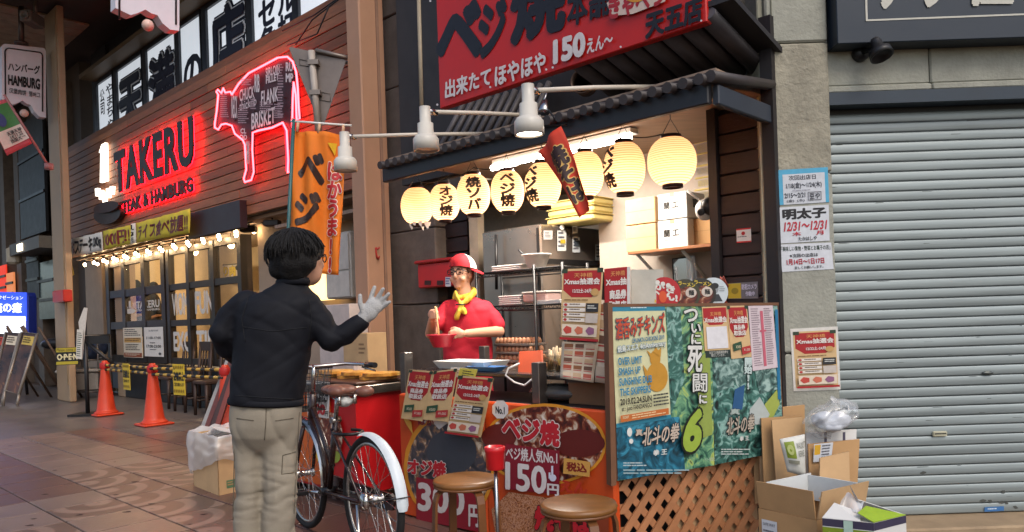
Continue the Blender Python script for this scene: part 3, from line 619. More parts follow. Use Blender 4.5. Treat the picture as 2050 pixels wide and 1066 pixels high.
# far shops
far = thing('far_shop', 'dark shop fronts further down the arcade beyond the tan pillar', 'building', S(-24, 5.2, 0))
b = MB(STREET); b.bb((-44, 5.25, 0), (-17.3, 5.6, 6.9)); b.build('wall', mat('far_wall', '4b4038', 0.7, var=0.35, scale=0.7), far)
for k in range(9):
    q = MB(STREET); t = -18.2 - 1.6 * k - 0.2 * (k % 3); q.bb((t, 5.05 - 0.04 * (k % 2), 0), (t + 0.4, 5.248, 6.6)); q.build('pier', mat('far_pier', '5b4f45', 0.6, var=0.3), far)
for k, (x0, y0, x1, y1, m) in enumerate(((0, 530, 14, 600, glow('far_red', 'c0301c', 0.9)), (18, 545, 30, 610, glow('far_orange', 'c87848', 0.7)), (84, 520, 112, 640, mat('far_glass', '5a6b68', 0.2)), (48, 220, 90, 480, mat('far_dark', '1d1c1e', 0.5)), (62, 480, 82, 600, mat('far_dark', '1d1c1e')))):
    f = plS(5.0); t0, z0 = st(x0, y1, 5.0); t1, z1 = st(x1, y0, 5.0); q = MB(STREET); q.bb((t0, 4.97 - 0.01 * k, z0), (t1, 5.0, z1)); w_ = q.build('shop_window', m, far)
    q = MB(STREET)
    for j in range(1, 3): z = z0 + (z1 - z0) * j / 3; q.bb((t0, 4.94 - 0.01 * k, z - 0.03), (t1, 4.966 - 0.01 * k, z + 0.03))
    q.build('bar', M_black, w_)
t0, z0 = st(40, 514, 4.7); t1, z1 = st(100, 490, 4.7)
q = MB(STREET); q.bb((t0, 4.5, z0), (t1, 5.2, z0 + 0.25)); aw_ = q.build('porch', mat('porch', '50483f', 0.5), far)
q = MB(STREET); q.bb((t0 + 0.7, 4.48, z0 + 0.04), (t0 + 1.1, 4.499, z0 + 0.2)); q.build('lamp', glow('porch_lamp', 'fff0d0', 2.5), aw_)
q = MB(); P = plS(4.6)(28, 512); q.bev(P + Vector((-0.15, -0.1, -0.2)), P + Vector((0.15, 0.1, 0.2)), 0.05); q.build('meter_box', mat('meter', 'a09684', 0.6), far)
# hanging street sign boards
def wavy(x0, x1, yt, yb, slope_t, slope_b, r=8):
    pts = []
    for k in range(6): a = math.pi + k * math.pi / 10; pts.append((x0 + r + r * math.cos(a), yt + r + r * math.sin(a)))
    for k in range(6): a = 1.5 * math.pi + k * math.pi / 10; pts.append((x1 - r + r * math.cos(a), yt + slope_t + r + r * math.sin(a)))
    w_ = x1 - x0
    for u, d in ((1.0, 0.0), (0.86, 0.005), (0.74, -0.05), (0.66, -0.13), (0.56, -0.14), (0.47, -0.17), (0.36, -0.12), (0.24, -0.08), (0, -0.13)): pts.append((x0 + w_ * u, yb + d * (yb - yt) + slope_b * (u - 1)))
    return pts
def hang_sign(label, t, x0, x1, yt, yb, stp, sbt, pole, texts, tube_c):
    f = plT(t); o = thing('hanging_sign', label, 'sign', f((x0 + x1) / 2, yb))
    q = MB(); pts = [f(*c) for c in wavy(x0, x1, yt, yb, stp, sbt)]; q.slab(pts, S(-0.16, 0, 0)); q.build('board', mat('sign_white', 'c9c6cc', 0.4, var=0.05), o)
    q = MB(); lp = [f(*c) + S(0.006, 0, 0) for c in wavy(x0 + 7, x1 - 7, yt + 9, yb - 6, stp, sbt)]; q.tube(lp[:12], 0.012, 5); q.tube([lp[0], f(x0 + 8, yb - 22)+S(0.006, 0, 0)], 0.012, 5); q.tube([lp[11], f(x1 - 7, yb - 12)+S(0.006, 0, 0)], 0.012, 5); q.build('trim', M_black, o)
    if pole: q = MB(); a = f(*pole[0]); c = f(*pole[1]); q.tube([c, a], 0.045, 10); q.lathe(a, [(0.11, 0), (0.11, 0.04)], 12); q.build('pole', mat('pole_brown', '4a3c36', 0.4, metal=0.5), o)
    g = quad([(x0, yt), (x1, yt + stp), (x1, yb), (x0, yb + sbt * -1)], f); sh = Sheet(g, S(1, 0, 0), 0.004)
    for t_ in texts: sh.text(*t_)
    sh.done(o, 'lettering')
    q = MB(); q.ell(f((x0 + x1) / 2 + 1, yb - 0.06 * (yb - yt)), (0.07, 0.07, 0.07), 12, 8); q.build('lamp', mat('lamp_dim', 'c8a89a', 0.3), o)
    return o
INK = '1a1718'
hang_sign('white hanging arcade sign reading HAMBURG with wavy lower edge', -15.1, 3, 92, 88, 236, 8, 18, ((43, 90), (42, 14)), (('ハンバーグ', 0.14, 0.27, 0.86, 0.4, INK, 0.04), ('HAMBURG', 0.14, 0.46, 0.86, 0.62, INK, 0.05), ('汉堡肉饼  햄버그', 0.16, 0.66, 0.86, 0.74, INK, 0.015)), None)
hang_sign('white hanging arcade sign over the lit upper windows, its lower edge wavy', -9.4, 231, 359, -120, 62, 12, 22, None, (), None)
q = MB(); P = at(72, 44, 13); q.bev(P + Vector((-0.1, -0.3, -0.1)), P + Vector((0.1, 0.1, 0.1)), 0.02); q.lathe(P + Vector((0, -0.3, 0)), [(0.08, 0), (0.08, 0.03), (0.05, 0.03), (0.04, 0.01)], 14, axis=(0, -1, 0)); q.tube([P + Vector((0, 0, 0.1)), Vector((P.x, P.y, 7.03))], 0.03, 8)
q.build('security_camera', mat('cam_grey', '5b554e', 0.4), None, 'boxy grey security camera under arcade ceiling beside hanging sign', 'camera')
fl = thing('event_flag', 'small green and pink flag on slanted pole by tan pillar', 'flag', plT(-14.2)(98, 335))
q = MB(); q.tube([plT(-14.2)(8, 190), plT(-14.2)(100, 338)], 0.022, 8); q.lathe(plT(-14.2)(98, 334), [(0.07, -0.05), (0.07, 0.05)], 10); q.build('pole', mat('pole_pink', 'a06a68', 0.4), fl)
g = quad([(-38, 215), (12, 198), (64, 288), (14, 312)], plT(-14.18)); fn = lambda u, v: g(u, v) + S(0.03 * math.sin(4 * u + 3 * v), 0, 0)
o, sh = sheet('cloth', None, None, fn, mat('flag_pink', 'b8525c', 0.8), 0.004, fl, nu=10, nv=10); sh.n = S(1, 0, 0); sh.step = 0.008
sh.rect(0.0, 0.07, 1, 0.55, '3f7d47', 8); sh.rect(0.0, 0.55, 1, 0.88, 'c8c2b8', 8); sh.disc(0.4, 0.35, 0.2, 0.14, '3a4a7a'); sh.text('天満天神\n14/17.22\n西国大ー', 0.35, 0.6, 0.92, 0.84, '333333', 0.02, cuts=3); sh.done(fl, 'print')
# light box, easel boards, bits by the side door
lb = thing('light_box', 'glowing blue and white sign box standing behind easel boards', 'sign', gnd(30, 795))
f15 = plF(15.0); g = quad([(-40, 584), (57, 586), (58, 700), (-40, 700)], f15)
q = MB(); q.slab([g(0, 0), g(0.97, 0), g(1, 0.06), g(1, 1), g(0, 1)], (0, 0.25, 0)); q.build('case', mat('case_blue', '2438a0', 0.4), lb)
sh = Sheet(g, Vector((0, -1, 0)), 0.01); sh.rect(0.0, 0.0, 0.97, 0.5, glow('lb_blue', '2b49c8', 0.9)); sh.rect(0.0, 0.42, 0.95, 1.0, glow('lb_white', 'dfe4f0', 1.1)); sh.lay += 2; sh.text('リラクゼーション', 0.25, 0.06, 0.92, 0.13, glow('lb_text', 'e8ecff', 1.0), 0.01); sh.text('俺の癒', 0.3, 0.18, 0.9, 0.36, glow('lb_text', 'e8ecff', 1.0), 0.03); sh.done(lb, 'face')
q = MB(); 
for x in (-30, 45): q.tube([f15(x, 698), Vector((f15(x, 698).x, 15.1, 0.0))], 0.03, 6)
q.build('leg', M_black, lb)
ez = [[(-14, 668), (12, 670), (-20, 786), (-46, 780)], [(12, 666), (40, 668), (8, 790), (-18, 784)], [(44, 666), (75, 669), (38, 790), (10, 782)]]
lbs = ['easel board with glossy menu nearest the blue light box', 'middle easel board with glossy dark menu between two others', 'easel board with yellow top label beside grey bin cart']
for k, z4 in enumerate(ez):
    Y = 13.6 - 0.25 * k; A = [at(z4[0][0], z4[0][1], Y + 0.25), at(z4[1][0], z4[1][1], Y + 0.25), at(z4[2][0], z4[2][1], Y - 0.15), at(z4[3][0], z4[3][1], Y - 0.15)]
    r = thing('easel_board', lbs[k], 'easel board', (A[2] + A[3]) / 2 * 1.0 - Vector((0, 0, ((A[2] + A[3]) / 2).z)), 'easel boards on the pavement')
    q = MB(); q.slab(A, (0, 0.03, 0)); q.build('panel', ramp_mat('easel_print', [(0.35, '1d1512'), (0.55, '4a3226'), (0.66, 'a06a3a'), (0.74, 'd8c8a8')], 3.0, 0.15), r)
    q = MB(); q.tube(A, 0.028, 6, closed=True); q.build('frame', mat('easel_frame', '8a8178', 0.4, metal=0.4), r)
    sh = Sheet(quad(A), Vector((0, -1, 0)), 0.01); sh.rect(0.2, 0.05, 0.9, 0.2, ['a83a2a', 'c8bda8', 'b09a4a'][k]); sh.lines(0.25, 0.07, 0.85, 0.18, 3, '2a1d12'); sh.done(r)
    for j in (0, 1):
        a = A[j]; q = MB(); q.tube([a + Vector((0, 0.03, 0.12)), Vector((a.x + 0.35, a.y + 0.7, 0.0))], 0.022, 6); q.build('leg', mat('easel_wood', '5b4638', 0.6), r)
        c = A[3 - j]; q = MB(); q.tube([c, Vector((c.x - 0.02, c.y - 0.03, 0.0))], 0.025, 6); q.build('leg', mat('easel_frame', '8a8178'), r)
# cart with grey bin, open sign
ct_ = thing('storage_cart', 'low cart with grey lidded bin and dark bags beside easel boards', 'cart', gnd(165, 795))
P = gnd(135, 797); Q = gnd(200, 797)
q = MB(); q.bev((P.x, P.y - 0.3, 0.14), (Q.x, P.y + 0.25, 0.48), 0.03); q.build('bin', mat('bin_grey', '807b76', 0.5), ct_)
q = MB(); q.bev((P.x - 0.03, P.y - 0.33, 0.481), (Q.x + 0.03, P.y + 0.28, 0.54), 0.02); q.build('bin_lid', mat('bin_lid', '8f8a84', 0.5), ct_)
q = MB()
for a in (P.x, Q.x):
    for d in (-0.25, 0.2): q.tube([(a, P.y + d, 0.0), (a, P.y + d, 1.15)], 0.016, 6)
for z in (0.12, 0.7, 1.15): q.tube([(P.x, P.y - 0.25, z), (Q.x, P.y - 0.25, z), (Q.x, P.y + 0.2, z), (P.x, P.y + 0.2, z)], 0.014, 6, closed=True)
q.build('rack', mat('rack_metal', '5e5a58', 0.35, metal=0.7), ct_)
q = MB()
for k in range(5): q.ell((P.x + 0.12 + 0.13 * k, P.y, 0.86 + 0.05 * math.sin(k * 2)), (0.13, 0.2, 0.17), 10, 8)
organic('bag', q, 0.03, 4, mat('bag_dark', '23304a', 0.5, var=0.4), ct_)
q = MB(); P2 = at(105, 700, P.y - 0.2); q.ell(P2 + Vector((0.0, 0.1, 0.1)), (0.28, 0.15, 0.11)); q.ell(P2 + Vector((0.25, 0.1, 0.0)), (0.16, 0.12, 0.16)); organic('cover', q, 0.03, 4, mat('bag_black', '1c1a1b', 0.4), ct_)
P = at(121, 700, 12.6)
o, sh = sheet('open_sign', 'black and yellow sign reading OPEN hung on the cart', 'sign', quad([(111, 697), (158, 695), (157, 730), (112, 732)], plF(12.3)), M_black, 0.02)
sh.rect(0.02, 0.02, 0.98, 0.26, 'a8982e'); sh.text('Please come in', 0.05, 0.05, 0.9, 0.22, '1a1a1a', 0.01); sh.text('O·P·E·N', 0.06, 0.36, 0.96, 0.72, 'd8cda0', 0.05); sh.rect(0.02, 0.8, 0.98, 0.97, 'a8982e'); sh.done(o)
sd2 = thing('menu_stand', 'black metal floor stand with narrow paper notices beside orange cone', 'stand', gnd(176, 832))
B = gnd(176, 831); q = MB(); q.tube([B + Vector((0, 0, 0.0)), B + Vector((0, 0, 1.13))], 0.03, 8); q.bb(B + Vector((-0.2, -0.18, 0.0)), B + Vector((0.2, 0.18, 0.03))); q.bb(B + Vector((0.0, -0.02, 1.05)), B + Vector((0.36, 0.02, 1.17))); q.tube([B + Vector((0, 0, 1.1)), B + Vector((0.42, 0, 0.72))], 0.03, 6); q.build('post', M_black, sd2)
o, sh = sheet('notice', None, None, quad([(157, 645), (168, 616), (175, 617), (165, 720)], plF(B.y - 0.05)), ink('b8b4ac'), 0.006, sd2)
o, sh = sheet('notice', None, None, quad([(154, 660), (166, 661), (164, 720), (152, 718)], plF(B.y - 0.1)), ink('c0bcb2'), 0.006, sd2); sh.lines(0.1, 0.1, 0.9, 0.95, 12, '3a4a40'); sh.done(sd2)
# ---------------------------------------------------------------- traffic cones, bars, no-parking signs
M_cone = mat('cone_orange', 'c23c1e', 0.45, var=0.1)
def cone(px, py, hgt, label):
    B = gnd(px, py); r = thing('traffic_cone', label, 'traffic cone', B, 'orange cones along the barrier')
    q = MB(); q.M = Matrix.Translation(B) @ Matrix.Rotation(-TH, 4, 'Z'); q.bev((-0.19, -0.19, 0), (0.19, 0.19, 0.028), 0.012); q.build('base', M_cone, r)
    q = MB(); q.lathe(B, [(0.165, 0.026), (0.16, 0.05), (0.142, 0.055), (0.125, 0.09), (0.085, 0.4), (0.045, hgt - 0.04), (0.04, hgt - 0.01), (0.03, hgt), (0.001, hgt)], 28); q.build('body', M_cone, r)
    q = MB(); q.lathe(B, [(0.062, hgt - 0.12), (0.068, hgt - 0.1), (0.068, hgt - 0.05), (0.06, hgt - 0.03), (0.05, hgt - 0.03)], 20, cap=False); q.build('collar', mat('collar_red', 'a8201c', 0.5), r)
    return B
CB = [cone(213, 831, 0.8, 'orange traffic cone beside the black menu stand'), cone(309, 851, 0.8, 'orange traffic cone between the two yellow no parking signs'), cone(455, 868, 0.8, 'orange traffic cone behind the leaning boards and cardboard box')]
M_by = [mat('bar_black', '231d18', 0.45), mat('bar_yellow', 'b8923a', 0.45)]
def bar(A, B_, label):
    r = thing('barrier_bar', label, 'barrier bar', (A + B_) / 2)
    n = 17
    for k in range(n):
        q = MB(); q.tube([A.lerp(B_, k / n), A.lerp(B_, (k + 1) / n)], 0.02, 10, cap=(k in (0, n - 1))); q.build('stripe', M_by[k % 2], r)
Z = lambda v, z, dx=0, dy=0: Vector((v.x + dx, v.y + dy, z))
bar(Z(CB[0], 0.735), Z(CB[1], 0.74), 'upper black and yellow striped bar between menu stand cone and next cone')
bar(Z(CB[0], 0.67, 0.03, -0.03), Z(CB[1], 0.665, 0.03, -0.03), 'lower black and yellow striped bar between menu stand cone and next cone')
bar(Z(CB[1], 0.735, 0, -0.05), Z(CB[2], 0.74), 'upper black and yellow striped bar towards the leaning boards')
bar(Z(CB[1], 0.66, 0.03, -0.06), Z(CB[2], 0.65, 0.0, -0.05), 'lower black and yellow striped bar towards the leaning boards')
def onbar(i, u, z, w_, h, label):
    A, B_ = CB[i], CB[i + 1]; P = A.lerp(B_, u); d = (B_ - A).normalized(); P = P + Vector((0.05, -0.09, 0)); g = quad([P - d * w_ / 2 + Vector((0, 0, z)), P + d * w_ / 2 + Vector((0, 0, z)), P + d * w_ / 2 + Vector((0.02, -0.03, z - h)), P - d * w_ / 2 + Vector((0.02, -0.03, z - h))])
    o, sh = sheet('no_parking_sign', label, 'sign', g, mat('sign_yellow', 'cfae2c', 0.5, var=0.06), 0.003); sh.step = 0.0012
    sh.text('駐輪禁止', 0.06, 0.24, 0.94, 0.55, '1a1714', 0.045); sh.text('ご協力お願いします', 0.08, 0.6, 0.92, 0.72, '1a1714', 0.02)
    for v in (0.1, 0.87):
        for k in range(6): sh.disc(0.12 + 0.15 * k, v, 0.055, 0.055, '8a6f1c', 10); sh.lay -= 1
        sh.lay += 1
    sh.done(o)
onbar(0, 0.47, 0.78, 0.27, 0.36, 'yellow no bicycle parking sign hung near the menu stand cone'); onbar(1, 0.37, 0.8, 0.27, 0.38, 'yellow no bicycle parking sign hung in front of wooden chairs')
# wooden chairs in front of the restaurant
M_chair = mat('chair_wood', '38271f', 0.5, var=0.3, scale=4)
def chair(px, py, label):
    B = gnd(px, py); r = thing('wooden_chair', label, 'chair', B, 'wooden chairs by the restaurant window')
    X = Matrix.Translation(B) @ Matrix.Rotation(-TH, 4, 'Z')
    q = MB(X); q.bev((-0.21, -0.2, 0.44), (0.21, 0.2, 0.49), 0.012); q.build('seat', M_chair, r)
    for sx in (-1, 1):
        q = MB(X); q.tube([(0.18 * sx, -0.17, 0.44), (0.185 * sx, -0.18, 0)], [0.028, 0.022], 8); q.build('leg', M_chair, r)
        q = MB(X); q.tube([(0.19 * sx, 0.25, 1.0), (0.19 * sx, 0.2, 0.5), (0.19 * sx, 0.2, 0.0)], [0.022, 0.028, 0.022], 8); q.build('leg', M_chair, r)
        q = MB(X); q.tube([(0.185 * sx, -0.175, 0.2), (0.19 * sx, 0.2, 0.2)], 0.014, 6); q.build('stretcher', M_chair, r)
    q = MB(X); q.bb((-0.22, 0.235, 0.88), (0.22, 0.265, 1.02)); q.build('back_rail', M_chair, r)
    for k in range(3):
        q = MB(X); q.tube([(-0.1 + 0.1 * k, 0.205, 0.49), (-0.1 + 0.1 * k, 0.25, 0.9)], 0.013, 6); q.build('spindle', M_chair, r)
chair(352, 815, 'dark wooden chair nearest the glass restaurant door'); chair(385, 822, 'dark wooden chair in the middle of three by the window'); chair(428, 830, 'dark wooden chair nearest the leaning boards')
# long boards leaning
for k, (xa, ya, xb, yb, h, m) in enumerate(((462, 706, 400, 872, 'silver', mat('board_alu', '8e8a86', 0.45, metal=0.4)), (468, 706, 407, 874, 'reddish brown', mat('board_brown', '5a2a22', 0.35)), (474, 708, 417, 877, 'dark brown', mat('board_dark', '3a221c', 0.35)), (480, 709, 426, 880, 'russet', mat('board_russet', '6e3026', 0.4)))):
    a = gnd(xb, yb); b_ = at(xa, ya, a.y + 0.35); q = MB(); q.slab([a + Vector((-0.028, 0, 0)), a + Vector((0.026, 0, 0)), b_ + Vector((0.026, 0, 0)), b_ + Vector((-0.028, 0, 0))], (0, 0.05, 0)); q.build('leaning_board', m, None, 'long %s board leaning upright in the bundle by the orange cone' % h, 'board', 'boards leaning by the cone')
# cardboard box with plastic bag
A_ = gnd(438, 993); u_ = gnd(388, 973) - A_; v_ = (gnd(478, 984) - A_).normalized() * 0.32; h1 = 0.42; Zv = Vector((0, 0, 1))
r = thing('bagged_box', 'open cardboard box half wrapped in clear plastic bag on pavement', 'box', A_ + (u_ + v_) / 2)
for k, (a, c) in enumerate(((A_, A_ + u_), (A_, A_ + v_), (A_ + u_, A_ + u_ + v_), (A_ + v_, A_ + u_ + v_))):
    n_ = ((u_ + v_) / 2 + A_ - (a + c) / 2).normalized() * 0.006; q = MB(); q.slab([a, c, c + Zv * h1, a + Zv * h1], n_); q.build('box_side', M_card2, r)
q = MB(); q.slab([A_ + (u_ + v_) * 0.03, A_ + u_ * 0.97 + v_ * 0.03, A_ + (u_ + v_) * 0.97, A_ + v_ * 0.97 + u_ * 0.03], Zv * 0.01); q.build('box_bottom', M_card2, r)
q = MB(); nf = Vector((v_.y, -v_.x, 0)).normalized(); nf = nf if nf.y < 0 else -nf
g = quad([A_ + v_ * 0.2 + Zv * 0.1, A_ + v_ * 0.42 + Zv * 0.1, A_ + v_ * 0.42 + Zv * 0.04, A_ + v_ * 0.2 + Zv * 0.04]); sh = Sheet(g, nf, 0.0015); sh.rect(0, 0, 1, 1, '5a7a5a'); sh.lines(0.1, 0.2, 0.9, 0.8, 2, 'b08a5e'); sh.done(r, 'printed_mark')
ctr_ = A_ + (u_ + v_) / 2
def bagf(u, v):
    a = 2 * math.pi * u; c_, s_ = max(-1, min(1, 1.4 * math.cos(a))), max(-1, min(1, 1.4 * math.sin(a))); P = ctr_ + u_ * (0.53 * c_) + v_ * (0.52 * s_)
    n_ = 0.02 * noise.noise(Vector((P.x * 13, P.y * 13, v * 5))); o_ = (P - ctr_).normalized()
    low = 0.1 + (0.16 * (0.5 - 0.5 * c_)) + 0.03 * noise.noise(Vector((u * 9, 0, 3)))
    return P + o_ * (0.022 + n_ + 0.02 * math.sin(math.pi * v)) + Zv * (low + (h1 + 0.025 - low) * v + n_)
q = MB(); q.grid(bagf, 64, 16); q.build('plastic_bag', film('plastic_film', 0.26, 0.08, 0.3, 'd8cec4'), r)
q = MB()
def bagt(u, v): P = bagf(u, 1.0); return P.lerp(ctr_ + u_ * 0.12 + Zv * (h1 - 0.05), 0.55 * v) - Zv * 0.05 * v + Zv * 0.02 * noise.noise(Vector((u * 12, v * 4, 0)))
q.grid(bagt, 64, 6); q.build('bag_mouth', film('plastic_film', 0.26), r)
q = MB()
for k in range(6): q.lathe(ctr_ + u_ * (0.2 - 0.05 * k) + Zv * (h1 - 0.05 + 0.013 * k), [(0.07, 0), (0.1, 0.012), (0.098, 0.012), (0.065, 0.003)], 16, axis=(0.3, 0.1, 1))
q.build('foam_tray', M_white, r)
# cabinet and lit menu behind the column, triangular road sign back
cb_ = thing('wall_cabinet', 'tall off-white cabinet on wall between flag and peach column', 'cabinet', plS(4.75)(680, 600))
t0, z0 = st(655, 600, 4.8); t1, z1 = st(700, 462, 4.8); q = MB(STREET); q.bev((t0, 4.8, z0), (t1, 5.05, z1), 0.01); q.build('case', mat('cab_white', 'b8b0a4', 0.5), cb_)
q = MB(STREET); zm = z0 + (z1 - z0) * 0.42; q.bb((t0 + 0.02, 4.785, zm + 0.01), (t1 - 0.02, 4.799, z1 - 0.02)); q.build('door', mat('cab_white2', 'c0b8ac', 0.45), cb_); q = MB(STREET); q.bb((t0 + 0.02, 4.785, z0 + 0.02), (t1 - 0.02, 4.799, zm - 0.01)); q.build('door', mat('cab_white2', 'c0b8ac'), cb_)
t0, z0 = st(617, 603, 4.85); t1, z1 = st(650, 543, 4.85); q = MB(STREET); q.bev((t0, 4.83, z0), (t1, 5.0, z1), 0.01); o = q.build('lit_menu', mat('lit_menu', 'e0c890', 0.4, var=0.3, scale=9, emit='ffd890', es=1.6), None, 'glowing yellow menu panel under the orange flag', 'menu')
tr = thing('road_sign', 'grey back of triangular road sign clamped to round post', 'road sign', plF(7.2)(633, 265))
f7 = plF(7.2); q = MB(); q.slab([f7(579, 97), f7(584, 95), f7(690, 119), f7(692, 124), f7(648, 252), f7(642, 253)], (0, -0.008, 0)); q.build('plate', mat('sign_back', '6e6560', 0.5, metal=0.3), tr)
q = MB(); q.tube([f7(626, 106) + Vector((0, -0.05, 0)), f7(640, 264) + Vector((0, -0.05, 0))], 0.033, 12); q.build('post', mat('post_grey', 'a49a90', 0.45), tr)
for y in (130, 190): q = MB(); q.box(f7(633 - (160 - y) * 0.06, y) + Vector((0, -0.05, 0)), (0.1, 0.08, 0.045)); q.build('clamp', mat('clamp', '7a7068', 0.4, metal=0.5), tr)
q = MB(); q.tube([f7(634, 104) + Vector((0, -0.04, 0)), f7(712, 120)], 0.022, 6); q.tube([f7(632, 106), f7(704, 112) + Vector((0, 0.3, 0))], 0.018, 6); q.build('bracket', mat('clamp', '7a7068'), tr)
for y0_, y1_, x0_, x1_ in ((120, 135, 600, 622), (185, 205, 640, 662)):
    q = MB(); q.tube([f7(x0_, y0_) + Vector((0, -0.012, 0)), f7(x1_, y0_ + 4) + Vector((0, -0.012, 0)), f7(x1_, y1_) + Vector((0, -0.012, 0)), f7(x0_, y1_ - 4) + Vector((0, -0.012, 0))], 0.004, 4, closed=True); q.build('rib', mat('clamp', '7a7068'), tr)
# wires over the fascia
for k, pts in enumerate((((565, 62), (630, 30), (672, 0)), ((575, 92), (635, 68), (660, 10)), ((592, 90), (625, 40), (690, -10)))):
    q = MB(); q.tube([plS(4.4)(*c) for c in pts], 0.008, 5); q.build('stay_wire', M_black, None, ['thin wire strung over the wooden boards below the upper windows', 'thin wire strung over the cow sign towards the column', 'thin wire crossing above the triangular road sign'][k], 'wire')
# tall orange flag
nb = thing('banner_flag', 'tall orange cloth flag with dark and red lettering on teal pole', 'flag', Vector((at(570, 900, 5.6).x, 5.6, 0)))
f5 = plF(5.6); gq = quad([(588, 261), (693, 268), (680, 552), (573, 541)], f5)
fnb = lambda u, v: gq(u, v) + Vector((0, 0.028 * math.sin(u * 9 + v * 3) + 0.02 * math.sin(u * 17 - v * 6), 0))
M_or = mat('flag_orange', 'd8741c', 0.75, var=0.12, scale=4)
o, sh = sheet('cloth', None, None, fnb, M_or, 0.003, nb, nu=24, nv=30); sh.n = Vector((0, -1, 0)); sh.step = 0.002
sh.text('ベ', 0.1, 0.15, 0.62, 0.38, '2c1a16', 0.05, cuts=6); sh.text('ジ', 0.1, 0.43, 0.58, 0.68, '2c1a16', 0.05, cuts=6)
sh.text(vert('ばかうま!!'), 0.68, 0.2, 0.97, 0.99, 'b01c22', 0.045, outline='e0cfc0', ow=0.04, cuts=10); sh.poly([(0.68, 0.08), (0.82, 0.07), (0.8, 0.16)], 'd8b02c'); sh.done(nb, 'lettering')
q = MB(); top = f5(588, 238); q.tube([top, f5(573, 545), Vector((f5(566, 700).x - 0.02, 5.6, 0.0))], 0.014, 8); q.build('pole', mat('pole_teal', '2a5a5a', 0.4), nb)
q = MB(); q.tube([f5(582, 243), f5(704, 252)], 0.009, 6); q.build('crossbar', M_white, nb)
for x in (597, 640, 688): q = MB(); q.tube([f5(x, 246 + (x - 597) * 0.05), f5(x - 2, 264 + (x - 597) * 0.07)], 0.012, 5); q.build('loop', mat('loop', 'c8a080', 0.7), nb)
q = MB(); P = Vector((f5(566, 700).x - 0.02, 5.6, 0)); q.lathe(P, [(0.16, 0), (0.16, 0.05), (0.03, 0.09), (0.02, 0.12)], 20); q.build('base', M_black, nb)
# ================================================================ FOOD STALL
M_dk = mat('stall_dark', '221d1e', 0.5, var=0.25, scale=5); M_dkwood = mat('stall_wood', '2e1e1b', 0.55, var=0.35, scale=4, stretch=(1, 1, 7), bump=0.2, bscale=20)
M_red = mat('stall_red', 'b81a1e', 0.35, var=0.08); M_stone = mat('stone_cladding', '5f544c', 0.7, var=0.3, scale=5, bump=0.3, bscale=25)
def PX(plane, step=0.0007, n=None): return Sheet(lambda u, v: plane(u * 1000, v * 1000), n, step)
def k_(*a): return [x / 1000 for x in a]
stall = thing('food_stall', 'open fronted okonomiyaki stall with dark tiled awning and plank walls', 'building', S(-3.1, 4.2, 0))
# walls
b = MB(STREET); b.bb((-8.5, 5.75, 0), (-1.9, 5.9, 2.6)); b.build('back_wall', mat('back_wall', 'b5b0a6', 0.7, var=0.12, scale=30), stall)
b = MB(STREET); b.bb((-5.5, 4.36, 2.5), (-1.78, 4.5, 5.6)); b.build('upper_wall', mat('upper_dark', '2c2a2c', 0.7, var=0.3), stall)
b = MB(STREET); b.bb((-4.5, 3.45, 2.43), (-1.82, 5.9, 2.47)); b.bb((-8.5, 4.72, 2.435), (-4.502, 5.9, 2.475)); b.build('ceiling', mat('stall_ceiling', '8a7462', 0.6, var=0.25, scale=4, stretch=(1, 8, 1)), stall)
b = MB(STREET); b.bb((-5.2, 3.6, -0.003), (-1.9, 5.75, 0.05)); b.build('floor', mat('stall_floor', '55483f', 0.6), stall)
# stone pier left of the opening, block by block
pier = thing('stone_pier', 'dark stone block pier between peach column and stall', 'pillar', S(-5.6, 4.5, 0))
t0 = st(772, 500, 4.5)[0]; t1 = st(872, 500, 4.5)[0]
for r in range(8):
    q = MB(STREET); q.bev((t0, 4.5 + 0.008 * (r % 2), 0.7 * r), (t1, 4.85, 0.7 * r + 0.692), 0.01); q.build('block', M_stone, pier)
q = MB(STREET); q.bev((st(846, 100, 4.45)[0], 4.38, 2.7), (st(872, 100, 4.45)[0], 4.495, 5.6), 0.01); q.build('pale_strip', mat('pale_stone', '8a7d68', 0.8, var=0.2), pier)
q = MB(); q.tube([plS(4.36)(838, -40), plS(4.36)(846, 260)], 0.022, 8); q.build('conduit_pipe', mat('pipe_paint', '9a8c76', 0.5), None, 'thin painted conduit pipe running up stone pier by red sign', 'pipe')
# dark plank screen behind the vendor
t0 = st(872, 560, 4.62)[0]; t1 = st(946, 560, 4.62)[0]
b = MB(STREET); b.bb((t0, 4.66, 0), (t1, 4.7, 2.43)); ps = b.build('plank_screen', M_dk, stall)
for r in range(17): q = MB(STREET); q.bev((t0 + 0.004, 4.63, 0.08 + 0.137 * r), (t1 - 0.06, 4.661, 0.08 + 0.137 * r + 0.128), 0.006); q.build('plank', M_dkwood if r % 3 else M_dk, ps)
q = MB(STREET); q.bb((t1 + 0.02, 4.58, 0), (t1 + 0.13, 4.66, 2.43)); q.build('post', mat('post_cream', 'b8a68e', 0.6), stall)
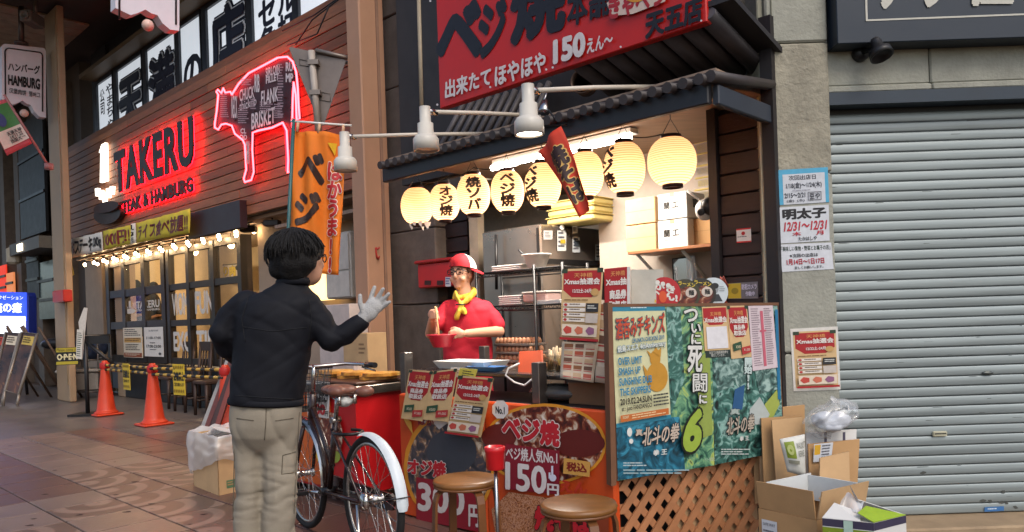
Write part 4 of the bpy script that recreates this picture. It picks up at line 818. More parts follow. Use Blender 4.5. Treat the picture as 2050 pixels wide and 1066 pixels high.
# plank wall to the right, beside the concrete
t0 = st(1434, 450, 4.0)[0]; t1 = st(1546, 450, 4.0)[0]
b = MB(STREET); b.bb((t0, 4.04, 0), (t1, 4.1, 2.42)); pw = b.build('plank_wall', M_dk, stall)
for r in range(20): q = MB(STREET); q.bev((t0 + 0.03, 4.0, 0.03 + 0.118 * r), (t1 - 0.02, 4.041, 0.03 + 0.118 * r + 0.112), 0.006); q.build('plank', M_dkwood, pw)
q = MB(STREET); q.bb((t0 - 0.025, 3.97, 0), (t0 + 0.028, 4.1, 2.42)); q.build('edge_post', M_dk, stall)
q = MB(STREET); q.bb((t1 - 0.018, 3.95, 0), (t1 + 0.05, 4.02, 2.85)); q.build('edge_post', M_dk, stall)
o, sh = sheet('sticker', 'small white and red square sticker on dark plank wall', 'sticker', quad([(1474, 459), (1503, 456), (1504, 485), (1475, 487)], plS(3.995)), ink('d8d0c8'), 0.001); sh.rect(0, 0, 1, 0.1, 'c02a28'); sh.rect(0, 0.9, 1, 1, 'c02a28'); sh.disc(0.48, 0.35, 0.13, 0.13, 'b02020'); sh.lines(0.08, 0.56, 0.95, 0.66, 1, '333333'); sh.done(o)
o, sh = sheet('sticker', 'yellow and grey security camera notice low on dark plank wall', 'sticker', quad([(1456, 568), (1517, 564), (1518, 598), (1457, 599)], plS(3.995)), ink('6a6468'), 0.001); sh.rect(0.02, 0.03, 0.45, 0.97, 'b89a2a'); sh.disc(0.25, 0.5, 0.12, 0.2, '8a7420'); sh.text('防犯カメラ', 0.48, 0.1, 0.97, 0.45, 'c0b8c8', 0.04); sh.text('作動中', 0.6, 0.55, 0.9, 0.85, 'c0b8c8', 0.04); sh.done(o)
# awning
aw = thing('awning', 'dark awning with rolled roof tiles along its edge over stall', 'awning', S(-3.1, 3.5, 2.27))
T0, T1 = -4.43, -1.8
b = MB(STREET); b.bev((T0, 3.33, 2.265), (T1, 3.37, 2.37), 0.006); b.build('fascia', mat('awning_dark', '242224', 0.4, var=0.2), aw)
b = MB(STREET); b.bev((T1 - 0.002, 3.372, 2.262), (T1 + 0.036, 3.97, 2.36), 0.006); b.build('side_fascia', mat('awning_blue', '2e333c', 0.5), aw)
b = MB(); b.slab([S(T0, 3.32, 2.372), S(T1 + 0.04, 3.32, 2.372), S(T1 + 0.04, 4.05, 2.47), S(T0, 4.05, 2.47)], (0, 0, 0.025)); b.build('roof_deck', mat('awning_deck', '2b2829', 0.6), aw)
n = 30
for k in range(n):
    t = T0 + 0.055 + (T1 - T0 - 0.07) * k / (n - 1); q = MB(); q.tube([S(t, 3.27, 2.375), S(t, 3.8, 2.447)], 0.028, 10); q.build('roof_tile', mat('tile_dark', '3a3332', 0.5, var=0.25), aw)
q = MB(); q.tube([S(T1 + 0.03, 3.3, 2.385), S(T1 + 0.03, 3.98, 2.475)], 0.03, 8); q.build('ridge_roll', mat('tile_dark', '3a3332'), aw)
q = MB(STREET); q.bb((T0 + 0.05, 3.37, 2.37), (T1 - 0.02, 3.45, 2.43)); q.build('batten', M_dkwood, aw)
# corrugated sheets above
cg = thing('corrugated_roof', 'charcoal corrugated sheets between red sign and awning', 'roof sheet', S(-2.3, 3.8, 2.55))
for k in range(8):
    t = -2.75 + 0.125 * k; q = MB(); q.tube([S(t, 3.47, 2.76), S(t, 4.05, 2.61)], 0.058, 10, flat=(0.62, 1)); q.build('rib', mat('corrugated', '4a4648', 0.5, var=0.25), cg)
q = MB(); q.slab([S(-2.85, 3.47, 2.79), S(-1.72, 3.47, 2.79), S(-1.72, 4.1, 2.63), S(-2.85, 4.1, 2.63)], (0, 0, 0.03)); q.build('deck', mat('awning_deck', '2b2829'), cg)
q = MB(); q.slab([plS(4.0)(1418, 12), plS(4.0)(1432, 18), plS(4.0)(1527, 92), plS(4.0)(1530, 112), plS(4.0)(1512, 108)], S(0, 0.05, 0)); q.build('verge', mat('verge', '30343c', 0.5), cg)
cg2 = thing('corrugated_roof', 'charcoal corrugated sheets leaning behind the first lamp arms', 'roof sheet', S(-4.0, 4.2, 2.4))
for k in range(11):
    x = 868 + 17 * k; q = MB(); q.tube([plS(4.1)(x, 322 - 2.6 * k), plS(4.3)(x + 62, 205 - 4 * k)], 0.024, 8); q.build('rib', mat('corrugated', '4a4648'), cg2)
q = MB(); c = plS(4.1)(1170, 166); q.lathe(c, [(0.085, -0.05), (0.085, 0.05), (0.078, 0.05), (0.078, -0.05), (0.085, -0.05)], 28, axis=S(0.35, -1, 0)); q.build('vent_ring', mat('vent', '6a5a50', 0.4, metal=0.4), None, 'round metal vent collar on dark wall under red sign', 'vent')
q = MB(); q.tube([plS(4.15)(1252, 200), plS(4.15)(1278, 128)], 0.016, 6); q.build('brace_bar', mat('brace', '4a4546', 0.5), None, 'slanted dark metal brace under red sign', 'brace')
q = MB(); q.slab([plS(4.1)(1420, -60), plS(4.1)(1545, -60), plS(4.1)(1545, 118), plS(4.1)(1528, 98), plS(4.1)(1420, 14)], S(0, 0.2, 0)); q.build('concrete_gable', mat('concrete_gable', '8f8672', 0.9, var=0.25, scale=7, bump=0.8, bscale=40), stall)
# big red sign
P3 = plS(3.45); rs = thing('shop_sign', 'big red board sign with black brush lettering and white price', 'sign', P3(1150, 130))
ta, tb_ = st(880, 217, 3.45)[0], st(1415, 50, 3.45)[0]
b = MB(STREET); b.bev((ta, 3.452, 2.712), (tb_, 3.51, 3.75), 0.006); b.build('board', mat('sign_red', 'ba1a12', 0.4, var=0.07), rs)
sh = PX(P3, 0.001); BK = '17131a'; WT = 'd2c9c6'
def sg(t_, x0, y0, x1, y1, c, bo, sl, shr=0.0): sh.text(t_, *k_(x0, y0, x1, y1), c, bo, slope=sl * (x1 - x0) / 1000, shear=shr)
sg('ベ', 872, 8, 966, 128, BK, 0.06, -0.33); sg('ジ', 958, 0, 1016, 112, BK, 0.05, -0.33); sg('焼', 1022, -75, 1134, 78, BK, 0.05, -0.33); sg('本舗', 1136, -30, 1222, 44, BK, 0.03, -0.33)
sg('天五店', 1293, 8, 1408, 62, BK, 0.045, -0.33)
for x, y in ((890, 198), (1006, 168),): pass
sg('出来たて', 893, 148, 985, 186, WT, 0.035, -0.31); sg('ほやほや', 993, 118, 1095, 160, WT, 0.035, -0.31); sg('150', 1110, 72, 1175, 122, WT, 0.055, -0.3); sg('えん〜', 1178, 72, 1230, 102, WT, 0.03, -0.3)
sh.poly([(1.218, 0.008), (1.26, -0.02), (1.34, -0.03), (1.335, 0.005), (1.27, 0.03), (1.228, 0.034)], 'd0b8a8'); sg('きゃべつ', 1222, -18, 1332, 30, 'a8242a', 0.05, -0.25); sh.disc(1.275, -0.005, 0.02, 0.012, 'd08a2a')
for x, y in ((880, 211), (986, 176), (1098, 141), (1111, 137), (1247, 96), (1408, 44), (866, 4)): sh.disc(x / 1000, y / 1000, 0.0022, 0.0022, WT, 10); sh.lay -= 1
sh.done(rs, 'lettering')
# lamps on arms
def arm_lamp(hx, hy, mx, my, label, lit):
    A = plS(2.78)(hx, hy); Mn = plS(3.62)(mx, my); r = thing('arm_lamp', label, 'lamp', A, 'white lamps on arms over the stall')
    q = MB(); q.tube([A + S(0.0, 0.05, 0.03), A.lerp(Mn, 0.5) + Vector((0, 0, 0.015)), Mn], 0.013, 8); q.build('arm', mat('lamp_cream', 'c9bfb0', 0.4, var=0.08), r)
    q = MB(); q.lathe(A, [(0.032, 0.05), (0.032, -0.04), (0.045, -0.045), (0.046, -0.11), (0.06, -0.115), (0.074, -0.135), (0.074, -0.2), (0.066, -0.2), (0.06, -0.15)], 24, cap=False); q.lathe(A, [(0.0, 0.055), (0.032, 0.05)], 24, cap=False); q.build('shade', mat('lamp_shell', 'c4bfb4', 0.35, var=0.06), r)
    q = MB(); q.lathe(A, [(0.001, -0.192), (0.064, -0.192)], 20, cap=False); q.build('lens', glow('lamp_on', 'fff2dc', 9) if lit else mat('lamp_off', 'b8b4ac', 0.3), r)
    q = MB(); q.lathe(A + S(0, 0.035, 0.03), [(0.017, -0.02), (0.017, 0.05)], 10, axis=S(0, 1, 0)); q.build('joint', M_steel, r)
    q = MB(); q.box(Mn + Vector((0, 0, -0.03)), (0.05, 0.04, 0.06)); q.build('mount', mat('lamp_cream', 'c9bfb0'), r)
arm_lamp(690, 281, 968, 268, 'white arm lamp hanging beside the orange flag', False); arm_lamp(851, 232, 1075, 232, 'white arm lamp hanging below corner of red sign', False); arm_lamp(1057, 190, 1312, 174, 'lit white arm lamp hanging over the red pennant', True)
q = MB(); c = plS(3.3)(1090, 218); q.lathe(c, [(0.02, 0.05), (0.035, -0.02), (0.03, -0.03), (0.001, -0.03)], 14, axis=(0.2, 0.3, 1)); q.tube([c + Vector((0, 0, 0.05)), c + Vector((0.02, 0.03, 0.1)), c + Vector((0.0, 0.1, 0.14))], 0.006, 6); q.build('clip_lamp', M_steel, None, 'small chrome clip lamp on cable above the red pennant', 'lamp')
q = MB(); q.tube([plS(3.3)(1087, 205), plS(3.3)(1112, 240), plS(3.3)(1120, 226), plS(3.3)(1135, 250), plS(3.3)(1085, 252)], 0.006, 5); q.build('cable', M_black, None, 'dark cable looped over awning edge above pennant', 'cable')
# lanterns
def lantern_mat(c1='f6dcc0', c2='d6b48c'):
    m = bpy.data.materials.new('lantern_paper'); m.use_nodes = True; nt = m.node_tree; nt.nodes.remove(nt.nodes['Principled BSDF']); out = nt.nodes['Material Output']
    tr_ = nt.nodes.new('ShaderNodeBsdfTranslucent'); tr_.inputs[0].default_value = lin(c1); df = nt.nodes.new('ShaderNodeBsdfDiffuse'); df.inputs[0].default_value = lin(c2)
    mx = nt.nodes.new('ShaderNodeMixShader'); mx.inputs[0].default_value = 0.45; nt.links.new(tr_.outputs[0], mx.inputs[1]); nt.links.new(df.outputs[0], mx.inputs[2]); nt.links.new(mx.outputs[0], out.inputs[0]); return m
M_lan = lantern_mat(); M_lan2 = lantern_mat('d89a5c', 'a87848'); LANW = 1.7
class LanSheet(Sheet):
    def __init__(s, c, r, hz, yaw):
        s.c = c; s.r = r; s.hz = hz; s.yaw = yaw; s.b = MB(); s.mats = []; s.lay = 1; s.step = 0.0015
    def P(s, u, v, l=None):
        a = (u - 0.5) * 2.4 + s.yaw; z = -(v - 0.5) * 2 * 0.86; k = math.sqrt(max(0.0, 1 - z * z)) ** 0.8; f = Vector((-s.c.x, -s.c.y, 0)).normalized(); rt = Vector((-f.y, f.x, 0))
        L = s.step * s.lay + 0.004
        return s.c + (f * math.cos(a) + rt * math.sin(a)) * ((s.r + L) * k) + Vector((0, 0, z * (s.hz + L)))
lans = [(835, 413, 66, 76, '', 0, 'plain lit paper lantern with frayed foot at the pier end'), (890, 406, 62, 76, 'オジ焼', 0.1, 'lit paper lantern lettered with ojiyaki beside the plain frayed lantern'), (948, 390, 68, 84, '焼ソバ', 0.0, 'lit paper lantern lettered with yakisoba in three brushed characters'), (1016, 384, 68, 86, 'ベジ焼', 0.0, 'lit paper lantern lettered with vegeyaki facing the street squarely'), (1087, 371, 74, 92, 'ベジ焼', -0.75, 'lit paper lantern turned aside just before the red pennant'), (1172, 350, 74, 94, '焼', -1.0, 'lit paper lantern half hidden behind the red pennant'), (1250, 337, 84, 106, 'ベジ焼', -0.95, 'lit paper lantern turned aside above stacked brown cartons'), (1345, 324, 98, 100, '', 0, 'large plain lit paper lantern above white noodle cartons')]
for k, (x, y, w_, h, tx, yaw, lab) in enumerate(lans):
    c = plS(3.52)(x, y); sc = c.y / F; r_ = w_ / 2 * sc; hz = h / 2 * sc; r = thing('paper_lantern', lab, 'lantern', c - Vector((0, 0, hz + 0.03)), 'paper lanterns under the awning')
    pr = []
    N_ = 40
    for i in range(N_ + 1):
        z = -0.92 + 1.84 * ((i // 2) * 2 + (0.0 if i % 2 == 0 else 1.4)) / N_; pr.append((r_ * (max(0.0, 1 - z * z) ** 0.4) * (1.0 if i % 2 else 0.97), z * hz))
    q = MB(); q.lathe(c, pr, 32, cap=False)
    for i in range(N_):
        for j in range(32): q.mi[i * 32 + j] = 1 if i % 2 else 0
    q.build('paper', [M_lan, M_lan2], r)
    for s_ in (-1, 1):
        q = MB(); q.lathe(c, [(r_ * 0.42, s_ * hz * 0.92), (r_ * 0.42, s_ * hz * 1.06), (r_ * 0.36, s_ * hz * 1.06), (r_ * 0.36, s_ * hz * 0.92)], 18, cap=False); q.build('ring', mat('lan_ring', '2a1410', 0.4), r)
    q = MB(); q.tube([c + Vector((-r_ * 0.38, 0, hz * 1.04)), c + Vector((0, 0, hz * 1.04 + 0.09)), c + Vector((r_ * 0.38, 0, hz * 1.04))], 0.003, 5); q.tube([c + Vector((0, 0, hz * 1.04 + 0.09)), Vector((c.x, c.y, 2.43))], 0.003, 5); q.build('hanger', M_black, r)
    if tx: sh = LanSheet(c, r_, hz, yaw); sh.text(vert(tx) if len(tx) > 1 else tx, 0.3, 0.08 if len(tx) > 1 else 0.55, 0.7, 0.94, ink('1a100c'), 0.045, cuts=10); sh.done(r, 'lettering')
    if k == 0:
        q = MB()
        for i in range(9): a = i * 0.7; P = c + Vector((r_ * 0.55 * math.cos(a), r_ * 0.55 * math.sin(a), -hz * 0.86)); q.slab([P, P + Vector((0.03, 0, 0)), P + Vector((0.022, 0.0, -0.03 - 0.014 * (i % 3))), P + Vector((0.004, 0, -0.022))], (0, 0.001, 0))
        q.build('torn_paper', M_white, r)
    l = bpy.data.lights.new('lantern_bulb', 'POINT'); l.energy = LANW; l.color = (1, 0.68, 0.42); l.shadow_soft_size = 0.02; lo = bpy.data.objects.new('lantern_bulb', l); C.objects.link(lo); lo.parent = r; lo.location = (0, 0, hz * 0.62 + 0.03)
q = MB(); pts = []
for k in range(len(lans) - 1):
    a = plS(3.5)(lans[k][0], lans[k][1] - lans[k][3] / 2 - 12); c = plS(3.5)(lans[k + 1][0], lans[k + 1][1] - lans[k + 1][3] / 2 - 12)
    for i in range(6): u = i / 6; pts.append(a.lerp(c, u) - Vector((0, 0, 0.09 * u * (1 - u))))
q.tube(pts, 0.004, 5); q.build('lantern_cable', M_black, None, 'thin black cable looping from lantern to lantern under awning', 'cable')
# red pennant
pn = thing('pennant', 'red pointed pennant with yellow outlined brush lettering hanging from awning', 'flag', plS(3.2)(1165, 437))
A, B_, D_, E_ = plS(3.2)(1120, 252), plS(3.2)(1077, 303), plS(3.2)(1164, 438), plS(3.2)(1183, 408)
gp = quad([B_, A, E_, D_]); fp = lambda u, v: gp(u, v) + S(0, 0.02 * math.sin(u * 7 + v * 4), 0)
o, sh = sheet('cloth', None, None, fp, mat('pennant_red', 'c83a22', 0.7, var=0.1), 0.003, pn, nu=10, nv=16); sh.n = -S(0, 1, 0); sh.step = 0.002
sh.text(vert('焼そば'), 0.2, 0.16, 0.85, 0.86, '2c100c', 0.05, outline='d8b060', ow=0.05, cuts=8); sh.done(pn, 'lettering')
# tube light and extra fittings
tl = thing('tube_light', 'bright fluorescent tube fitting under the stall ceiling', 'lamp', plS(3.95)(1120, 310))
a, c = plS(3.95)(985, 330), plS(3.95)(1262, 262); a.z = c.z = 2.36
q = MB(); q.tube([a, c], 0.022, 10); q.build('tube', glow('tube_white', 'fff6ea', 12), tl)
q = MB(); d = S(0, 0.05, 0.03); q.slab([a + Vector((0, 0, 0.03)), c + Vector((0, 0, 0.03)), c + Vector((0, 0, 0.06)), a + Vector((0, 0, 0.06))], S(0, 0.09, 0)); q.build('casing', M_white, tl)
l = bpy.data.lights.new('tube_area', 'AREA'); l.shape = 'RECTANGLE'; l.size = (c - a).length; l.size_y = 0.06; l.energy = 52; l.color = (1, 0.92, 0.82); lo = bpy.data.objects.new('tube_area', l); C.objects.link(lo); lo.parent = tl; lo.location = (a + c) / 2 - wloc(tl) - Vector((0, 0, 0.03)); lo.rotation_euler = (0, 0, -TH)
q = MB(STREET); t0 = st(1395, 330, 5.4)[0]
# fridge, rack, goods
fr_ = thing('steel_fridge', 'tall stainless fridge with notes and timers stuck on its side', 'fridge', S(-3.6, 4.5, 0.05))
tc_ = st(1083, 500, 4.3)[0]; t0 = st(965, 500, 4.3)[0]; Pq = plT(tc_)(1251, 500); p1 = Pq.x * NX + Pq.y * NY; zt = plS(4.3)(1083, 448).z
M_fr = mat('fridge_steel', '9a8f86', 0.3, metal=0.85, var=0.12, scale=2)
b = MB(STREET); b.bev((t0, 4.3, 0.05), (tc_, p1, zt), 0.012); b.build('body', M_fr, fr_)
zm = plT(tc_)(1170, 527).z; q = MB(STREET); q.bb((tc_ + 0.001, 4.32, zm - 0.02), (tc_ + 0.02, p1 - 0.02, zm + 0.02)); q.build('trim', M_black, fr_)
q = MB(STREET); q.bb((tc_ - 0.03, 4.285, 0.1), (tc_ - 0.012, 4.299, zt - 0.03)); q.build('seal', M_black, fr_)
q = MB(); q.tube([plS(4.25)(993, 470), plS(4.25)(994, 580)], 0.012, 6); q.build('door_handle', M_black, fr_)
sh = PX(plT(tc_ + 0.004), 0.001, S(1, 0, 0))
for x0, y0, x1, y1, h in ((1088, 462, 1106, 480, 'b0aca8'), (1115, 462, 1133, 503, 'c8c8c6'), (1145, 475, 1160, 506, 'b8bcc0'), (1144, 453, 1155, 468, 'cfcfcb'), (1190, 490, 1208, 522, 'c8cccc'), (1213, 459, 1227, 475, 'd0d0cc'), (1228, 459, 1242, 475, 'c4c0bc')):
    sh.rect(*k_(x0, y0, x1, y1), h); sh.lines(*k_(x0 + 2, y0 + 3, x1 - 2, y1 - 3), 4, '444450')
sh.rect(*k_(1147, 482, 1158, 494), '3a4048'); sh.rect(*k_(1119, 480, 1129, 488), 'b8a030'); sh.disc(1.122, 0.456, 0.005, 0.005, 'd0d0cc'); sh.done(fr_, 'notes')
# yellow crates on the fridge and on the shelf end
M_yc = mat('crate_yellow', 'cbb873', 0.5, var=0.08)
def crates(x0, x1, yb, p, n, hpx, lab):
    for k in range(n):
        a = plS(p)(x0 + (k % 2) * 2, yb - hpx * k); c = plS(p)(x1, yb - hpx * k); ta_ = a.x * WX + a.y * WY; tb2 = c.x * WX + c.y * WY; z = plS(p)((x0 + x1) / 2, yb - hpx * k).z; hz = plS(p)((x0 + x1) / 2, yb - hpx * (k + 1)).z - z
        r = thing('crate', lab % ['lowest', 'second', 'third', 'fourth', 'topmost'][k], 'crate', S((ta_ + tb2) / 2, p, z), 'yellow plastic crates')
        q = MB(STREET); q.bev((ta_ + 0.01, p, z), (tb2 - 0.01, p + 0.32, z + hz * 0.8), 0.012); q.build('body', M_yc, r)
        q = MB(STREET); q.bev((ta_, p - 0.01, z + hz * 0.8), (tb2, p + 0.33, z + hz - 0.004), 0.006); q.build('rim', M_yc, r)
crates(1092, 1190, 446, 4.5, 3, 16, '%s shallow yellow crate in stack on fridge'); crates(1390, 1434, 400, 4.75, 5, 24, '%s yellow crate in stack behind the white cartons')
# wire rack
RT0, RT1, RP0, RP1 = st(955, 600, 3.98)[0], st(1128, 600, 3.98)[0], 3.98, 4.26
rk = thing('wire_rack', 'black wire shelf rack behind counter holding trays and eggs', 'rack', S((RT0 + RT1) / 2, 4.1, 0.05))
zs = [plS(RP0)(1040, 748).z, plS(RP0)(1040, 612).z, plS(RP0)(1040, 541).z]
tm_ = st(1071, 600, RP0)[0]
for t in (RT0, tm_, RT1):
    for p in (RP0, RP1):
        if t == tm_ and p == RP1: continue
        q = MB(); q.tube([S(t, p, 0.05), S(t, p, zs[2] + 0.03)], 0.011, 8); q.build('post', M_black, rk)
for z in zs:
    q = MB()
    for p in (RP0, RP1): q.tube([S(RT0, p, z), S(RT1, p, z)], 0.006, 6); q.tube([S(RT0, p, z - 0.03), S(RT1, p, z - 0.03)], 0.005, 6)
    for k in range(23): t = RT0 + (RT1 - RT0) * k / 22; q.tube([S(t, RP0, z), S(t, RP1, z)], 0.003, 4); q.tube([S(t, RP0, z), S(t + (RT1 - RT0) / 44, RP0, z - 0.03), S(t + (RT1 - RT0) / 22, RP0, z)], 0.003, 4) if k < 22 else None
    q.build('shelf', M_black, rk)
def lz(px, p, z): P = plS(p)(px, 600); return Vector((P.x, P.y, z))
c = lz(1077, 4.1, zs[2] + 0.012); q = MB(); q.lathe(c, [(0.06, 0), (0.065, 0.004), (0.1, 0.09), (0.112, 0.092), (0.112, 0.1), (0.104, 0.1), (0.094, 0.09), (0.06, 0.01)], 28); bw = q.build('mixing_bowl', mat('bowl_white', 'cdc8c0', 0.4, trans=0.0), None, 'translucent white mixing bowl on top of wire rack', 'bowl')
q = MB(); q.tube([c + Vector((-0.03, 0, 0.03)), c + Vector((-0.13, 0, 0.14))], 0.007, 6); q.build('ladle', M_black, None, 'dark ladle standing in white mixing bowl', 'ladle')
def trays(x0, x1, p, z, n, lab, nm='foam_tray'):
    a, c = st(x0, 600, p)[0], st(x1, 600, p)[0]
    for k in range(n):
        q = MB(STREET); d = 0.006 * (k % 2); q.bev((a + d, p, z + 0.014 * k), (c - d, p + 0.16, z + 0.014 * k + 0.012), 0.004); q.build(nm, M_white, None, lab, 'tray', 'white foam trays on the wire rack')
trays(985, 1046, 4.03, zs[2] + 0.01, 3, 'white foam tray in low stack on top shelf of wire rack'); trays(997, 1043, 4.03, zs[1] + 0.01, 5, 'white foam tray in stack on second shelf of wire rack')
q = MB(STREET); a, c = st(1046, 600, 4.03)[0], st(1094, 600, 4.03)[0]; q.bev((a, 4.03, zs[1] + 0.02), (c, 4.2, zs[1] + 0.085), 0.01); o = q.build('food_container', mat('container', 'c8a8a0', 0.3), None, 'lidded plastic container with pink contents on wire rack', 'container'); q = MB(STREET); q.bev((a - 0.006, 4.024, zs[1] + 0.085), (c + 0.006, 4.206, zs[1] + 0.098), 0.004); q.build('lid', mat('container_lid', 'd0ccc4', 0.35), o)
q = MB(STREET); a, c = st(1074, 600, 4.0)[0], st(1122, 600, 4.0)[0]; q.bev((a, 3.99, zs[1] + 0.002), (c, 4.02, zs[1] + 0.03), 0.004); q.build('shallow_dish', M_white, None, 'shallow white dish at end of second rack shelf', 'dish')
egg_me = None; M_egg = mat('egg', 'c98f6a', 0.5, var=0.12, scale=9); M_tray = mat('egg_tray', '8a7d72', 0.9)
for k in range(4):
    z = zs[0] + 0.01 + 0.062 * k; a, c = st(990, 700, 4.02)[0], st(1072 - 4 * k, 700, 4.02)[0]
    r = thing('egg_tray', ['bottom tray of brown eggs on lowest rack shelf', 'second tray of brown eggs in stack', 'third tray of brown eggs in stack', 'top tray of brown eggs in stack'][k], 'egg tray', S((a + c) / 2, 4.1, z), 'stacked egg trays')
    q = MB(STREET)
    q.bev((a, 4.01, z), (c, 4.22, z + 0.02), 0.004); q.build('tray', M_tray, r)
    for i in range(9):
        for j in range(3):
            if egg_me is None:
                q = MB(); q.lathe((0, 0, 0), [(0.001, -0.024), (0.014, -0.02), (0.021, -0.008), (0.021, 0.004), (0.015, 0.02), (0.007, 0.028), (0.001, 0.03)], 10); eo = q.build('egg', M_egg, r); egg_me = eo.data
                for v in egg_me.vertices: v.co += wloc(r)
            else: eo = bpy.data.objects.new('egg', egg_me); C.objects.link(eo); eo.parent = r
            eo.location = S(a + 0.025 + (c - a - 0.05) * i / 8, 4.035 + 0.06 * j, z + 0.034) - wloc(r)
# red letter box on stone pier
mb_ = thing('letter_box', 'red metal letter box fixed on dark screen behind vendor', 'letter box', plS(4.5)(872, 580))
P = plS(4.45); t0, z0 = st(837, 578, 4.42); t1, z1 = st(906, 522, 4.42)
q = MB(STREET); q.bev((t0, 4.42, z0), (t1, 4.6, z1), 0.01); q.build('case', M_red, mb_); q = MB(STREET); q.bev((t0 - 0.02, 4.39, z1), (t1 + 0.02, 4.6, z1 + 0.03), 0.01); q.build('lid', mat('lb_red', 'a0181c', 0.35), mb_)
sh = PX(plS(4.415), 0.001); 
for x in (850, 875): sh.rect(*k_(x, 562, x + 13, 571), '3a1614')
sh.rect(*k_(892, 555, 903, 574), 'c8c4c8'); sh.lines(*k_(893, 557, 902, 572), 3, '3a4a8a'); sh.done(mb_, 'slot')
# shelf with cartons
sf = thing('wall_shelf', 'wooden wall shelf on white brackets holding cartons', 'shelf', plS(4.45)(1340, 505))
t0 = st(1256, 500, 4.4)[0]; t1 = st(1432, 500, 4.4)[0]; zsf = plS(4.4)(1340, 496).z
q = MB(STREET); q.bev((t0, 4.4, zsf - 0.022), (t1, 4.72, zsf), 0.004); q.build('plank', mat('shelf_wood', '8a5a3a', 0.5), sf)
for x in (1285, 1375): t = st(x, 520, 4.5)[0]; q = MB(); q.tube([S(t, 4.45, zsf - 0.025), S(t, 4.74, zsf - 0.2)], 0.012, 6); q.build('bracket', M_white, sf)
b = MB(STREET); b.bb((st(1200, 500, 4.75)[0], 4.75, 0.05), (st(1436, 500, 4.75)[0] + 0.3, 4.8, 2.43)); b.build('inner_wall', mat('inner_wall', 'a89c90', 0.7, var=0.1), stall)
def carton(x0, x1, yt, yb, p, m, lab, tx=None, side=0.0):
    t0, t1 = st(x0, yb, p)[0], st(x1, yb, p)[0]; z0, z1 = plS(p)((x0 + x1) / 2, yb).z, plS(p)((x0 + x1) / 2, yt).z
    r = thing('carton', lab, 'carton', S((t0 + t1) / 2, p, z0), 'cartons on the wall shelf'); q = MB(STREET); q.bev((t0, p, z0 + 0.001), (t1, p + 0.24, z1 - 0.001), 0.004); q.build('case', m, r)
    sh = Sheet(quad([S(t0, p, z1), S(t1, p, z1), S(t1, p, z0), S(t0, p, z0)]))
    if tx: sh.text('蘭 工', 0.2, 0.32, 0.72, 0.6, '17140f', 0.04); sh.rect(0.42, 0.0, 0.58, 0.14, 'b09070'); sh.lines(0.22, 0.68, 0.6, 0.76, 1, '9a9a98')
    else: sh.rect(0.0, 0.48, 1.0, 0.5, '9a774e'); sh.rect(0.4, 0.0, 0.6, 0.1, 'c0a070')
    sh.done(r)
    if tx:
        s2 = Sheet(quad([S(t1 + 0.001, p, z1), S(t1 + 0.001, p + 0.24, z1), S(t1 + 0.001, p + 0.24, z0), S(t1 + 0.001, p, z0)]), S(1, 0, 0)); s2.text('蘭', 0.3, 0.25, 0.8, 0.6, '17140f', 0.05); s2.done(r)
M_wbox = mat('carton_white', 'cfcdc8', 0.6, var=0.05)
carton(1254, 1314, 450, 503, 4.42, M_card2, 'brown carton at the bottom of shelf stack'); carton(1252, 1312, 397, 449, 4.42, M_card2, 'brown carton on top of another on wall shelf')
carton(1318, 1378, 440, 497, 4.42, M_wbox, 'lower white carton with black brush characters on shelf', 1); carton(1318, 1376, 386, 439, 4.42, M_wbox, 'upper white carton with black brush characters on shelf', 1)
carton(1384, 1428, 436, 490, 4.5, M_card, 'open brown carton on shelf behind the electric fan')
# electric fan (white shell, black face) on the post
fn_ = thing('wall_fan', 'small black and white fan clamped on stall post beside cartons', 'fan', plS(4.05)(1410, 440)); c = plS(4.05)(1412, 420)
q = MB(); q.ell(c, (0.06, 0.07, 0.065), 18, 12); q.build('shell', M_white, fn_); q = MB(); q.lathe(c + Vector((0.012, -0.035, 0.01)), [(0.001, 0.05), (0.04, 0.045), (0.055, 0.02), (0.055, 0)], 22, axis=(0.35, -1, 0.15)); q.build('face', M_black, fn_); q = MB(); q.lathe(c + Vector((-0.035, -0.05, -0.02)), [(0.02, 0), (0.02, 0.03), (0.012, 0.03)], 14, axis=(-0.5, -1, -0.2)); q.build('motor', M_black, fn_); q = MB(); q.tube([c + Vector((-0.02, 0, 0.05)), c + Vector((-0.1, 0.02, 0.12))], 0.008, 6); q.build('stem', M_white, fn_)
# mirror and pegs under the shelf
o, sh = sheet('mirror', 'small dark framed mirror under the wall shelf', 'mirror', quad([(1345, 518), (1390, 512), (1391, 560), (1347, 566)], plS(4.72)), mat('mirror_frame', '2a2624', 0.4), 0.012); sh.rect(0.07, 0.06, 0.93, 0.94, mat('mirror_glass', 'b8b8bc', 0.06, metal=1, var=0)); sh.done(o, 'glass')
q = MB(); q.grid(lambda u, v: plS(4.55)(1372 + 18 * u + 6 * v, 512 + 60 * v) + S(0, 0.02 * math.sin(u * 9), 0), 8, 8); q.build('hanging_bag', film('bag_film', 0.5, 0.08), None, 'white plastic bag hanging from shelf beside mirror', 'bag')
# bundle of red netting and a wooden peg
q = MB(); 
for k in range(7): q.tube([plS(3.98)(1446 + 2 * k, 612), plS(3.97)(1440 + 5 * math.sin(k * 2), 580), plS(3.97)(1446 + 4 * math.cos(k * 3), 560 - k), plS(3.98)(1452 + k, 575)], 0.006, 5)
q.build('rope_bundle', mat('rope_red', '8a3c30', 0.7), None, 'tangled dark red rope bundle hung beside paper fans', 'rope')
